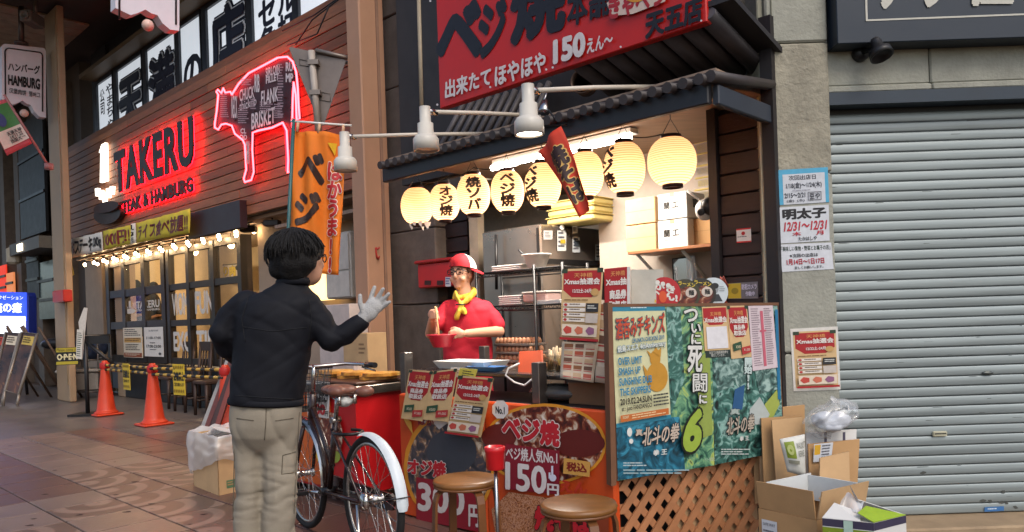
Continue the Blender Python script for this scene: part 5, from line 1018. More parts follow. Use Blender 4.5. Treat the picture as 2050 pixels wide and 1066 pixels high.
# ---------------------------------------------------------------- counter
ctr = thing('stall_counter', 'stall counter with dark steel top and posts', 'counter', S(-3.1, 3.3, 0))
b = MB(STREET); b.bb((-3.92, 3.04, 0.02), (-2.24, 3.5, 0.77)); b.build('body', M_dk, ctr)
b = MB(STREET); b.bev((-3.95, 3.16, 0.9), (-2.2, 3.6, 0.925), 0.005); b.build('top', mat('counter_steel', '5c5652', 0.25, metal=0.8), ctr)
for x in (811, 1076): P = plS(3.1)(x, 760); t = P.x * WX + P.y * WY; q = MB(STREET); q.bev((t - 0.028, 3.08, 0.77), (t + 0.028, 3.15, plS(3.1)(x, 726 if x > 900 else 706).z), 0.004); q.build('post', mat('post_steel', '6a6460', 0.3, metal=0.8), ctr)
for x in (960,): P = plS(3.55)(x, 706); t = P.x * WX + P.y * WY; q = MB(STREET); q.bev((t - 0.03, 3.57, 0.925), (t + 0.03, 3.62, 1.06), 0.004); q.build('post', mat('post_steel', '6a6460'), ctr)
for t in (-3.8, -2.3): q = MB(STREET); q.bb((t - 0.02, 3.2, 0.77), (t + 0.02, 3.24, 0.9)); q.build('leg', M_dk, ctr)
b = MB(STREET); b.bb((-2.62, 3.18, 0.772), (-2.24, 3.55, 0.899)); b.build('cardboard_infill', mat('infill', '6e5138', 0.8), ctr)
q = MB(); q.ell(S(-2.75, 3.25, 0.82), (0.2, 0.12, 0.05), 16, 10, rot=STREET.to_3x3()); q.build('folded_bag', mat('bag_grey', '4a4844', 0.25), None, 'dark plastic bag folded under the counter top', 'bag')
# printed front panels
P0 = plS(2.985)
M_food1 = ramp_mat('food_okonomi', [(0.34, '2b100c'), (0.46, '5e1f16'), (0.54, '8a4a2e'), (0.6, 'bda48c'), (0.72, 'd8cfc2')], 22.0, 0.35); M_food2 = ramp_mat('food_dark', [(0.36, '2c2c30'), (0.5, '4a4448'), (0.58, '8a6648'), (0.68, 'd0c0a8')], 18.0, 0.4); M_food3 = ramp_mat('food_noodle', [(0.3, '5a2a18'), (0.46, 'a8683a'), (0.56, 'c8987a'), (0.7, '7a3a22')], 42.0, 0.4, distortion=2.2, detail=2)
M_orange = mat('panel_orange', 'c2491c', 0.35, var=0.12, scale=3); RDT = 'b3202a'
def panel(x0, x1, lab, t0, t1, z1):
    b = MB(STREET); b.bev((t0, 2.988, 0.005), (t1, 3.035, z1), 0.008); return b.build('sign_board', M_orange, None, lab, 'sign')
tA, tM, tB = st(797, 786, 2.985)[0], st(968, 800, 2.985)[0], st(1224, 828, 2.985)[0]
pA = panel(0, 0, 'orange printed panel showing ojiyaki at 300 yen on stall front', tA, tM - 0.004, 0.785); sh = PX(P0, 0.0009)
def fx(t_, x0, y0, x1, y1, c, bo, sl=0.1, ol=None, ow=0.04): sh.text(t_, *k_(x0, y0, x1, y1), c, bo, slope=sl * (x1 - x0) / 1000, outline=ol, ow=ow)
sh.disc(0.9, 0.935, 0.092, 0.112, mat('ring_yellow', 'd08a2a', 0.4)); sh.disc(0.9, 0.937, 0.084, 0.103, M_food2, 28); sh.disc(0.905, 0.905, 0.05, 0.045, ink('3c3f46'), 24)
sh.poly([(0.83, 0.83), (0.85, 0.85), (0.86, 0.838), (0.88, 0.86), (0.9, 0.845), (0.92, 0.868), (0.935, 0.85), (0.95, 0.862), (0.955, 0.82), (0.84, 0.81)], 'c8c4c0'); fx('はか', 838, 838, 870, 852, '8a2a3a', 0.03); sh.poly([(0.805, 0.83), (0.825, 0.845), (0.828, 0.87), (0.815, 0.85)], 'd8a040')
sh.poly([(0.835, 0.955), (0.965, 0.975), (0.965, 1.066), (0.835, 1.04)], ink('8a1c2a')); fx('300', 838, 970, 932, 1028, 'd0c8c4', 0.035, 0.12, None); fx('円', 940, 1010, 962, 1055, 'd0c8c4', 0.04)
fx('オジ焼', 818, 920, 896, 954, RDT, 0.05, 0.1, 'd8d0c8', 0.035); sh.done(pA)
pB = panel(0, 0, 'orange printed panel with number one vegeyaki at 150 yen on stall front', tM, tB, 0.776); sh = PX(P0, 0.0009)
sh.disc(1.09, 0.89, 0.124, 0.082, mat('ring_yellow', 'd08a2a'), 32); sh.disc(1.09, 0.89, 0.118, 0.076, M_food1, 32); sh.disc(1.16, 0.888, 0.052, 0.028, ink('5c1a14'), 24); sh.disc(1.0, 0.875, 0.035, 0.026, ink('66201a'), 20); sh.poly([(1.02, 0.985), (1.12, 1.0), (1.2, 1.03), (1.2, 1.14), (1.0, 1.11), (0.985, 1.02)], M_food3); sh.poly([(1.13, 1.0), (1.22, 1.02), (1.22, 1.15), (1.13, 1.12)], ink('8a3a1e'))
sh.disc(1.003, 0.82, 0.016, 0.018, 'cfcac4', 16, jag=0.08); fx('No.1', 994, 814, 1012, 829, '222222', 0.03)
fx('ベジ焼', 1007, 836, 1123, 888, RDT, 0.055, 0.14, 'dcd2ca', 0.035)
sh.poly([(1.015, 0.888), (1.123, 0.902), (1.123, 0.99), (1.013, 0.978)], ink('7e1828')); fx('ベジ焼人気No.1', 1016, 898, 1119, 925, 'd4ccc8', 0.025, 0.1); fx('150', 1015, 928, 1098, 985, 'd4ccc8', 0.03, 0.13); fx('円', 1099, 968, 1123, 992, 'd4ccc8', 0.04)
sh.disc(1.111, 0.956, 0.007, 0.007, 'cfd0dc'); sh.rect(1.108, 0.932, 1.112, 0.952, 'cfd0dc'); sh.rect(1.103, 0.945, 1.107, 0.957, 'cfd0dc')
sh.poly([(1.134, 0.916), (1.187, 0.924), (1.185, 0.954), (1.132, 0.947)], ink('c79448')); fx('税込', 1139, 925, 1180, 944, '7a1c16', 0.04); fx('えん', 1126, 962, 1182, 986, 'b3341c', 0.05); fx('焼そば', 1076, 1016, 1190, 1066, RDT, 0.06, 0.12, '1a1416', 0.04); sh.done(pB)
# notices clipped along the counter edge
def xmas(o, sh, full=True, price=False):
    sh.rect(0.0, 0.0, 1, 1, 'c9a97a'); sh.poly([(0.05, 0.03), (0.95, 0.03), (0.95, 0.42), (0.7, 0.6), (0.3, 0.6), (0.05, 0.42)] if not full else [(0.04, 0.03), (0.96, 0.03), (0.96, 0.3), (0.75, 0.4), (0.25, 0.4), (0.04, 0.3)], 'a02024')
    sh.rect(0, 0, 0.14, 0.06, '2d3b2a'); sh.rect(0.86, 0, 1, 0.06, '2d3b2a')
    k = 0.66 if full else 1.0
    sh.text('天神橋', 0.3, 0.09 * k, 0.75, 0.19 * k, 'd89a5a', 0.01); sh.text('Xmas抽選会', 0.06, 0.2 * k, 0.94, 0.34 * k, 'dcd4cc', 0.035)
    if full:
        sh.text('12/22土-24月', 0.28, 0.28, 0.74, 0.34, 'dcd4cc', 0.03); sh.disc(0.83, 0.33, 0.1, 0.05, 'b8925a'); sh.lines(0.08, 0.43, 0.92, 0.46, 1, '6a4a2a')
        for r_ in range(4): sh.rect(0.06, 0.48 + 0.07 * r_, 0.62, 0.53 + 0.07 * r_, 'd8d0c4'); sh.disc(0.12, 0.505 + 0.07 * r_, 0.045, 0.02, 'a8342c', 10); sh.lines(0.22, 0.49 + 0.07 * r_, 0.58, 0.52 + 0.07 * r_, 1, '6a5a50')
        sh.rect(0.64, 0.48, 0.95, 0.6, '2a2a2c'); sh.lines(0.68, 0.51, 0.92, 0.57, 2, 'c8c8c0'); sh.rect(0.64, 0.62, 0.95, 0.75, 'bcb2a8')
        sh.rect(0.05, 0.78, 0.95, 0.94, 'd4c4ae')
        for r_ in range(3): sh.disc(0.2 + 0.29 * r_, 0.86, 0.1, 0.05, ('b8463a', 'c06a50', '8a5a7a')[r_], 10, jag=0.2)
        sh.rect(0.0, 0.965, 1, 1, 'a02024')
    else:
        sh.text('商品券', 0.22, 0.36, 0.78, 0.46, 'dcd4cc', 0.04); sh.text('取扱店', 0.2, 0.47, 0.8, 0.57, 'dcd4cc', 0.04)
        if price: sh.poly([(0.1, 0.72), (0.52, 0.68), (0.54, 0.82), (0.12, 0.86)], '2c4a34'); sh.poly([(0.5, 0.8), (0.94, 0.77), (0.96, 0.9), (0.52, 0.94)], 'a83030'); sh.text('¥300', 0.22, 0.75, 0.46, 0.81, 'c8c0a0'); sh.text('¥1,000', 0.6, 0.82, 0.9, 0.88, 'd8c0b0')
    sh.done(o)
PN = plS(2.94); PAP = ink('c9a97a')
for nm, q4, full, lab in (('coupon_notice', [(820, 740), (868, 744), (846, 844), (803, 838)], False, 'red and beige coupon shop notice hung at counter corner'), ('coupon_notice', [(869, 744), (916, 738), (898, 845), (845, 840)], False, 'red and beige coupon shop notice hung between corner and lottery notices'), ('lottery_notice', [(918, 752), (988, 758), (963, 876), (895, 867)], True, 'Christmas lottery notice hung slanting over the counter panels')):
    o, sh = sheet(nm, lab, 'notice', quad(q4, PN), PAP, 0.001); xmas(o, sh, full, True)
o, sh = sheet('price_tag', 'yellow price tag clipped at edge of the blue tray', 'price tag', quad([(921, 737), (956, 740), (948, 765), (916, 757)], plS(2.95)), ink('c8b84a'), 0.002); sh.lines(0.2, 0.2, 0.9, 0.8, 3, '4a4a2a'); sh.done(o)
o, sh = sheet('price_tag', 'white price tag clipped beside the yellow tag', 'price tag', quad([(903, 735), (935, 738), (927, 757), (898, 753)], plS(2.96)), ink('c4c0b8'), 0.002); sh.lines(0.2, 0.3, 0.9, 0.7, 2, '7a5a5a'); sh.done(o)
# goods on the counter
def tray3(x0, x1, p, z, d, hgt, m, nm, lab, flare=0.03):
    t0, t1 = st(x0, 730, p)[0], st(x1, 730, p)[0]; q = MB(STREET); vs = []
    for (e, h) in ((-flare, 0), (0, hgt), (-0.008, hgt), (-flare - 0.006, 0.008)):
        vs += [(t0 - e, p - e, z + h), (t1 + e, p - e, z + h), (t1 + e, p + d + e, z + h), (t0 - e, p + d + e, z + h)]
    fs = [(3, 2, 1, 0), (12, 13, 14, 15)]
    for k in range(3):
        for j in range(4): fs.append((k * 4 + j, k * 4 + (j + 1) % 4, k * 4 + 4 + (j + 1) % 4, k * 4 + 4 + j))
    q._add(vs, fs); q.build(nm, m, None, lab, 'tray')
tray3(866, 968, 3.22, 0.93, 0.24, 0.05, M_white, 'serving_tray', 'large white serving tray on counter in front of vendor'); tray3(930, 990, 3.17, 0.927, 0.12, 0.03, mat('tray_blue', '4a7ab0', 0.35), 'coin_tray', 'shallow blue coin tray on the counter edge')
q = MB(); a, c = plS(3.3)(1030, 760), plS(3.3)(1085, 762); q.slab([plS(3.22)(1036, 758), plS(3.22)(1086, 755), plS(3.38)(1084, 702), plS(3.38)(1040, 704)], S(0, 0.012, 0)); q.slab([plS(3.5)(1036, 752), plS(3.5)(1084, 750), plS(3.392)(1084, 702), plS(3.392)(1040, 704)], S(0, 0.01, 0)); q.build('tablet_stand', mat('stand_orange', 'a8401c', 0.5), None, 'folded orange card stand on counter with white cord', 'stand')
q = MB(); q.tube([plS(3.2)(1040, 728), plS(3.14)(1018, 738), plS(3.13)(1012, 752), plS(3.12)(1030, 766), plS(3.12)(1050, 772), plS(3.14)(1068, 758)], 0.006, 6); q.build('charging_cord', M_white, None, 'white charging cord drooping over the counter edge', 'cord')
cx_ = thing('chopstick_box', 'clear box packed with paper wrapped chopsticks on counter', 'box', plS(3.4)(1108, 770))
t0, t1 = st(1086, 750, 3.36)[0], st(1136, 750, 3.36)[0]; zc = 0.926; hc = plS(3.36)(1110, 712).z - zc
q = MB(STREET); q.bb((t0, 3.36, zc), (t1, 3.364, zc + hc)); q.bb((t0, 3.5, zc), (t1, 3.504, zc + hc)); q.bb((t0, 3.364, zc), (t0 + 0.004, 3.5, zc + hc)); q.bb((t1 - 0.004, 3.364, zc), (t1, 3.5, zc + hc)); q.build('case', glass('acrylic', 'f0eee8', 0.1, 0.15), cx_)
rr = random.Random(5)
for k in range(34):
    x, y = t0 + 0.012 + (t1 - t0 - 0.024) * rr.random(), 3.375 + 0.11 * rr.random(); q = MB(STREET); q.tube([(x, y, zc + 0.004), (x + rr.uniform(-0.03, 0.03), y + rr.uniform(-0.01, 0.02), zc + hc + rr.uniform(0.0, 0.05))], 0.006, 5); q.build('chopsticks', mat('chopstick', 'c9b492', 0.7), cx_)
# hanging notices at the right end of the counter
PH = plV(at(1127, 600, 3.98), at(1264, 600, 3.86))
pb = thing('notice_board', 'upright dark board at counter end carrying notices', 'board', PH(1180, 770)); q = MB(); q.slab([PH(1136, 545), PH(1222, 545), PH(1226, 768), PH(1136, 766)], (0.02, 0.06, 0)); q.build('panel', mat('dark_board', '3a2f28', 0.6), pb)
def pln(d): return lambda x, y: PH(x, y) - Vector((0.2, 0.98, 0)) * d
o, sh = sheet('lottery_poster', 'Christmas lottery poster hung upright at counter end', 'poster', quad([(1127, 540), (1209, 537), (1200, 684), (1124, 679)], pln(0.03)), PAP, 0.001); xmas(o, sh, True)
o, sh = sheet('coupon_poster', 'red coupon shop poster half hidden beside grey panel', 'poster', quad([(1210, 539), (1262, 534), (1262, 640), (1211, 642)], pln(0.01)), PAP, 0.001); sh.rect(0, 0, 0.88, 1, 'a02024'); sh.rect(0.88, 0, 1, 1, 'cfcac4'); sh.text('天神橋', 0.25, 0.06, 0.8, 0.16, 'd89a5a', 0.01); sh.text('Xmas抽', 0.06, 0.19, 0.86, 0.34, 'dcd4cc', 0.04); sh.text('商品券', 0.2, 0.42, 0.86, 0.6, 'dcd4cc', 0.05); sh.text('取扱店', 0.18, 0.63, 0.86, 0.82, 'dcd4cc', 0.05); sh.done(o)
for k, (q4, lab) in enumerate((([(1126, 684), (1199, 686), (1188, 765), (1122, 756)], 'curling flyer with grid of food photos under lottery poster'), ([(1200, 600), (1215, 602), (1219, 768), (1190, 764)], 'narrow flyer with grid of food photos behind the lottery poster'))):
    g = quad(q4, pln(0.02 - 0.012 * k)); fq = (lambda g: lambda u, v: g(u, v) - Vector((0, 0.05 * max(0, v - 0.7) ** 1.5 * 3, 0)))(g); o, sh = sheet('food_flyer', lab, 'flyer', fq, ink('c8b8a0'), 0.001, nu=4, nv=8); sh.step = 0.0012
    for r_ in range(5):
        for c_ in range(3 if k == 0 else 1): u0, v0 = 0.08 + 0.3 * c_, 0.05 + 0.19 * r_; sh.rect(u0, v0, u0 + (0.24 if k == 0 else 0.8), v0 + 0.1, ('8a5a3a', 'b89a78', '6a4a3a', 'a8503a', 'c0aa90')[(r_ + c_ * 2) % 5]); sh.lay -= 1; sh.rect(u0, v0 + 0.115, u0 + (0.24 if k == 0 else 0.8), v0 + 0.135, 'a83a34'); sh.lay -= 1
    sh.done(o)
q = MB(); q.slab([at(1264, 540, 4.0), at(1328, 540, 4.05), at(1328, 614, 4.05), at(1264, 614, 4.0)], (0, 0.03, 0)); q.build('grey_panel', mat('panel_grey', 'aaa89e', 0.6), None, 'plain pale grey panel behind paper fans', 'panel')
# ================================================================ POSTER BOARD, LATTICE, STOOLS
BA, BB = at(1224, 700, 3.66), at(1560, 700, 4.0); plB = plV(BA, BB)
bn = Vector((BB.y - BA.y, BA.x - BB.x, 0)).normalized(); bn = bn if bn.y < 0 else -bn
bd = Vector((BB.x - BA.x, BB.y - BA.y, 0)); BL_ = bd.length; bd.normalize()
def plBo(d): return plV(BA + bn * d, BB + bn * d)
pbd = thing('poster_board', 'wide board covered with teal and green posters at stall side', 'board', plB(1390, 965))
q = MB(); q.slab([plB(1221, 612), plB(1558, 608), plB(1571, 905), plB(1234, 964)], -bn * 0.02); q.build('backing', mat('board_brown2', '5a3c2a', 0.7), pbd)
q = MB(); q.slab([plBo(0.012)(1217, 606), plBo(0.012)(1226, 606), plBo(0.012)(1234, 972), plBo(0.012)(1224, 974)], -bn * 0.05); q.build('edge_strip', mat('strip_wood', '6e4a32', 0.6), pbd)
q = MB(); q.slab([plBo(0.004)(1221, 609), plBo(0.004)(1558, 606), plBo(0.004)(1558, 612), plBo(0.004)(1221, 615)], bn * 0.004); q.build('top_edge', mat('strip_wood', '6e4a32'), pbd)
M_pgreen = ramp_mat('print_green', [(0.3, '14201c'), (0.42, '2c5a4a'), (0.52, '6a9a74'), (0.62, 'a8b85c'), (0.75, '1f3a44')], 13.0, 0.3, distortion=1.6); M_pteal = ramp_mat('print_teal', [(0.3, '12262c'), (0.48, '1e5a70'), (0.62, '3a8aa4'), (0.75, '16343c')], 11.0, 0.3, distortion=1.8); M_pdark = ramp_mat('print_dark', [(0.32, '0f1a1a'), (0.5, '3a6a60'), (0.6, '8ab0a6'), (0.7, '203c3a')], 15.0, 0.3, distortion=1.4)
M_pale = ramp_mat('print_pale', [(0.3, '1c2c2c'), (0.48, '4e6e68'), (0.62, '9ab4ac')], 22.0, 0.3, distortion=1.2)
o, sh = sheet('game_poster', 'long green and teal print with white brush lettering and big green 6', 'poster', quad([(1234, 700), (1424, 612), (1431, 931), (1237, 962)], plBo(0.002)) if False else quad([(1330, 613), (1424, 611), (1430, 932), (1236, 963)], plBo(0.003)), M_pgreen, 0.001)
sh = Sheet(lambda u, v: plBo(0.0035)(u * 1000, v * 1000), bn, 0.0008)
sh.poly([(1.233, 0.84), (1.36, 0.835), (1.372, 0.942), (1.237, 0.962)], M_pteal); sh.poly([(1.334, 0.615), (1.362, 0.615), (1.37, 0.76), (1.34, 0.84)], M_pdark)
sh.poly([(1.395, 0.72), (1.42, 0.7), (1.426, 0.87), (1.4, 0.88)], ink('8a9a48'))
def bx(t_, x0, y0, x1, y1, c, bo, sl=-0.1, ol=None, ow=0.05, shr=0.0): sh.text(t_, *k_(x0, y0, x1, y1), c, bo, slope=sl * (x1 - x0) / 1000, outline=ol, ow=ow, shear=shr)
WC = 'cfcfc8'
bx('つ', 1368, 618, 1396, 645, WC, 0.03, 0, '10140f', 0.04); bx('いに', 1378, 648, 1402, 690, WC, 0.04, 0, '10140f', 0.06) if False else bx(vert('いに'), 1382, 648, 1402, 690, WC, 0.04, 0, '10140f', 0.06); bx('死', 1374, 692, 1404, 746, WC, 0.035, 0, '10140f', 0.045); bx('闘', 1384, 748, 1413, 785, WC, 0.012, 0, '10140f', 0.05); bx('に', 1396, 790, 1412, 808, WC, 0.05, 0, '10140f', 0.06)
bx('北斗の拳', 1282, 850, 1356, 888, 'b8a898', 0.025, -0.14, '1a1a1c', 0.05, 0.2); bx('真', 1268, 858, 1282, 872, 'b8a898', 0.04, 0, '1a1a1c', 0.05); bx('6', 1362, 818, 1400, 904, '8fa63c', 0.05, -0.1, '12180e', 0.05, 0.25); bx('拳 王', 1302, 898, 1330, 910, WC, 0.03); sh.disc(1.255, 0.864, 0.005, 0.009, WC); sh.disc(1.258, 0.882, 0.004, 0.005, WC)
sh.lines(*k_(1242, 924, 1300, 934), 2, 'a8b4b4'); sh.lines(*k_(1242, 938, 1400, 950), 2, '8aa0a4'); bx('サミー株式会社', 1404, 914, 1424, 922, 'a8b4a8', 0.01); sh.done(o)
o, sh = sheet('game_poster', 'dark green and black print with pale brush lettering beside cardboard', 'poster', quad([(1424, 611), (1556, 609), (1569, 903), (1431, 931)], plBo(0.003)), M_pdark, 0.001)
sh = Sheet(lambda u, v: plBo(0.0035)(u * 1000, v * 1000), bn, 0.0008)
sh.disc(1.45, 0.745, 0.02, 0.035, M_pale, 9, jag=0.25); sh.disc(1.482, 0.74, 0.018, 0.03, M_pale, 11, jag=0.3); sh.disc(1.535, 0.75, 0.022, 0.035, M_pale, 9, jag=0.3); sh.poly([(1.53, 0.81), (1.555, 0.78), (1.56, 0.81), (1.54, 0.85)], ink('96a24a')); sh.poly([(1.5, 0.82), (1.52, 0.795), (1.54, 0.83), (1.53, 0.85), (1.5, 0.85)], ink('a8b0ac')); sh.poly([(1.47, 0.78), (1.49, 0.77), (1.485, 0.82), (1.465, 0.82)], ink('24507a')); sh.poly([(1.55, 0.62), (1.556, 0.62), (1.562, 0.8), (1.556, 0.8)], ink('1f6a90'))
bx(vert('開始!!'), 1488, 716, 1504, 780, 'b8c8c4', 0.05, 0, '10140f', 0.06); bx('北斗の拳', 1452, 832, 1508, 868, 'a89c8c', 0.025, -0.14, '1a1a1c', 0.05, 0.2); bx('真', 1458, 818, 1478, 830, '9aa8a0', 0.04, 0, '1a1a1c', 0.05); bx('拳 王', 1477, 872, 1496, 882, WC, 0.03); sh.lines(*k_(1440, 898, 1502, 912), 3, 'b0b8b4'); sh.done(o)
o, sh = sheet('gig_poster', 'cream concert poster with blue band names and golden bird drawing', 'poster', quad([(1224, 613), (1331, 612), (1343, 838), (1234, 857)], plBo(0.006)), ink('c8c69c'), 0.001)
sh.rect(0, 0, 1, 0.045, '2a7a92'); sh.lines(0.35, 0.012, 0.7, 0.03, 1, 'c8d8d8'); sh.rect(0, 0.965, 1, 1, '2a7a92')
sh.disc(0.76, 0.46, 0.1, 0.07, 'b8852c', 16); sh.disc(0.78, 0.62, 0.2, 0.13, 'b8852c', 20); sh.poly([(0.7, 0.42), (0.6, 0.38), (0.68, 0.46)], 'b8852c'); sh.poly([(0.72, 0.4), (0.78, 0.36), (0.82, 0.39), (0.88, 0.37), (0.86, 0.45)], 'b8852c'); sh.poly([(0.6, 0.56), (0.52, 0.5), (0.56, 0.62), (0.64, 0.66)], 'b8852c')
sh.text('酒呑みチキンズ', 0.05, 0.08, 0.97, 0.26, 'b8482a', 0.025, outline='2c4a66', ow=0.035, slope=-0.04); sh.text('DRUNK\'N CHICKENS 2019', 0.34, 0.265, 0.94, 0.305, '2a6a92', 0.02, slope=-0.02); sh.text('焼鳥スエス 4thAnniversary', 0.06, 0.315, 0.96, 0.38, 'd0d4c8', 0.03, outline='2a6a92', ow=0.05, slope=-0.03)
for r_, tx in enumerate(('OVER LIMIT', 'SMASH UP', 'SUNSHINE DUB', 'THE SKIPPERS')): sh.text(tx, 0.06, 0.425 + 0.085 * r_, (0.5, 0.46, 0.66, 0.63)[r_], 0.49 + 0.085 * r_, '2a7a9e', 0.03)
sh.text('2019.02.24.SUN', 0.06, 0.765, 0.63, 0.82, '1c1a1a', 0.03); sh.text('at : juso FANDANGO', 0.08, 0.83, 0.63, 0.88, '1c1a1a', 0.025); sh.lines(0.66, 0.765, 0.96, 0.88, 4, '3a3a38', 0.1); sh.rect(0.05, 0.9, 0.93, 0.955, 'b8642c'); sh.text('TICKET', 0.08, 0.91, 0.2, 0.93, 'd8d0a8', 0.02); sh.lines(0.25, 0.91, 0.9, 0.95, 2, 'd8b88a'); sh.done(o)
o, sh = sheet('lottery_notice', 'small Christmas lottery notice with blank white panel on poster board', 'notice', quad([(1405, 615), (1454, 613), (1462, 700), (1411, 703)], plBo(0.007)), PAP, 0.001); sh.rect(0, 0, 1, 1, 'c9a97a'); sh.poly([(0.03, 0.03), (0.97, 0.03), (0.97, 0.3), (0.75, 0.42), (0.25, 0.42), (0.03, 0.3)], 'a02024'); sh.text('天神橋', 0.3, 0.12, 0.75, 0.22, 'd89a5a', 0.01); sh.text('Xmas抽選会', 0.05, 0.23, 0.95, 0.37, 'dcd4cc', 0.035); sh.rect(0.1, 0.46, 0.92, 0.96, 'd2d0d2'); sh.done(o)
o, sh = sheet('small_notice', 'small black strip notice under the blank lottery notice', 'notice', quad([(1412, 702), (1462, 700), (1463, 715), (1413, 717)], plBo(0.007)), ink('23302c'), 0.001); sh.text('当店では抽選補助券を\n発行しています。', 0.15, 0.1, 0.9, 0.9, 'c8c8c0', 0.01); sh.done(o)
o, sh = sheet('coupon_notice', 'red and beige coupon notice between blank notice and pink paper', 'notice', quad([(1455, 613), (1495, 612), (1505, 715), (1464, 719)], plBo(0.009)), PAP, 0.001); xmas(o, sh, False, True)
o, sh = sheet('pink_sheet', 'white sheet of fine print with pink column on poster board', 'notice', quad([(1498, 613), (1547, 612), (1557, 736), (1507, 743)], plBo(0.011)), ink('c8b8bc'), 0.001); sh.lines(0.08, 0.04, 0.42, 0.95, 26, '8a7a80'); sh.lines(0.6, 0.04, 0.94, 0.95, 26, '8a7a80'); sh.rect(0.45, 0.08, 0.56, 0.95, 'b85a6a'); sh.rect(0.38, 0.38, 0.64, 0.41, 'b85a6a'); sh.done(o)
# lattice below the board
lt = thing('lattice_panel', 'diagonal wooden lattice panel under the poster board', 'lattice', plB(1380, 1066) * 0 + Vector(((BA.x + BB.x) / 2, (BA.y + BB.y) / 2, 0)))
A0 = Vector((BA.x, BA.y, 0)) - bn * 0.05 + bd * 0.03; LW, LH = BL_ * 0.86, 0.56
M_lat = mat('lattice_wood', 'a5704a', 0.6, var=0.2, scale=6)
q = MB(); q.slab([A0, A0 + bd * LW, A0 + bd * LW + Vector((0, 0, LH)), A0 + Vector((0, 0, LH))], -bn * 0.01); 
for v in range(len(q.v)): q.v[v] -= bn * 0.06
q.build('dark_backing', mat('lat_back', '15110f', 0.8), lt)
q = MB(); q.slab([A0 + bd * LW * 0.42, A0 + bd * LW, A0 + bd * LW + Vector((0, 0, LH)), A0 + bd * LW * 0.42 + Vector((0, 0, LH))], -bn * 0.008)
for v in range(len(q.v)): q.v[v] -= bn * 0.035
q.build('pale_backing', mat('lat_pale', 'b08e68', 0.8, var=0.12), lt)
sp = 0.092; wd = 0.032
for sgn in (1, -1):
    k = -8
    while k * sp < LW + LH:
        s0 = k * sp; k += 1; pts = []
        for e in (-wd * 0.7, wd * 0.7):
            if sgn > 0: x0_, z0_, x1_, z1_ = s0 + e, 0.0, s0 + e + LH * 0.8, LH
            else: x0_, z0_, x1_, z1_ = s0 + e, LH, s0 + e + LH * 0.8, 0.0
            a_, c_ = 0.0, 1.0
            dx = x1_ - x0_
            a_ = max(a_, (0 - x0_) / dx); c_ = min(c_, (LW - x0_) / dx)
            pts.append((a_, c_, x0_, z0_, dx, z1_ - z0_))
        a_ = max(p[0] for p in pts); c_ = min(p[1] for p in pts)
        if c_ - a_ < 0.05: continue
        P = [A0 + bd * (p[2] + p[4] * u) + Vector((0, 0, p[3] + p[5] * u)) + bn * (0.0 if sgn > 0 else -0.013) for p, u in ((pts[0], a_), (pts[1], a_), (pts[1], c_), (pts[0], c_))]
        q = MB(); q.slab(P, -bn * 0.011); q.build('slat', M_lat, lt)
# paper fans behind the board
fans = ((1330, 588, 33, 'a8242a', 'red round paper fan with white lettering and orange figure'), (1371, 590, 31, '3c3a2c', 'dark round paper fan with food pictures next to the red fan'), (1403, 588, 31, '2a2826', 'black edged round paper fan with food print, third of the row'), (1428, 586, 30, 'c0cace', 'pale round paper fan with grey portrait print at the row end'))
for k, (x, y, r_, h, lab) in enumerate(fans):
    Y = 4.04 - 0.0 * k + 0.02 * k; c = at(x, y, Y); rr_ = r_ * Y / F; ob = thing('paper_fan', lab, 'fan', c - Vector((0, 0, rr_)), 'paper fans on the poster board')
    g = lambda u, v, c=c, rr_=rr_: c + Vector(((u - 0.5) * 2 * rr_, 0.05 * (u - 0.5) * rr_, -(v - 0.5) * 2 * rr_)); sh = Sheet(g, Vector((0, -1, 0)), 0.0006)
    q = MB(); q.slab([g(0.5 + 0.5 * math.cos(a * math.pi / 16), 0.5 + 0.5 * math.sin(a * math.pi / 16)) for a in range(32)], (0, 0.003, 0)); q.build('leaf', ink(h), ob)
    if k == 0: sh.text('かき\nへん!', 0.12, 0.2, 0.9, 0.68, WC, 0.05, slope=0.2); sh.disc(0.45, 0.6, 0.12, 0.18, 'c8502a'); sh.disc(0.16, 0.72, 0.08, 0.07, 'c8a02a'); sh.disc(0.24, 0.86, 0.08, 0.06, 'c8a02a'); [sh.disc(0.3 + 0.16 * j, 0.16 + 0.05 * j, 0.07, 0.07, WC) for j in range(3)]
    elif k < 3: sh.disc(0.58, 0.55, 0.34, 0.3, M_food1, 18); sh.text('ラーメン', 0.3, 0.1, 0.85, 0.24, 'c8b040', 0.04, slope=0.1); sh.disc(0.7, 0.45, 0.18, 0.16, 'c4b8ac'); sh.text('麺', 0.62, 0.36, 0.8, 0.54, '222222', 0.03)
    else: sh.disc(0.56, 0.38, 0.12, 0.16, ink('8a9094')); sh.disc(0.56, 0.28, 0.13, 0.1, ink('24262a')); sh.poly([(0.36, 0.8), (0.46, 0.56), (0.68, 0.56), (0.8, 0.8)], ink('34383e')); sh.lines(0.7, 0.3, 0.9, 0.5, 3, '8a9094')
    sh.done(ob); q = MB(); q.tube([c - Vector((0, -0.004, rr_)), c - Vector((0, -0.004, rr_ + 0.1))], 0.006, 6); q.build('handle', M_white, ob)
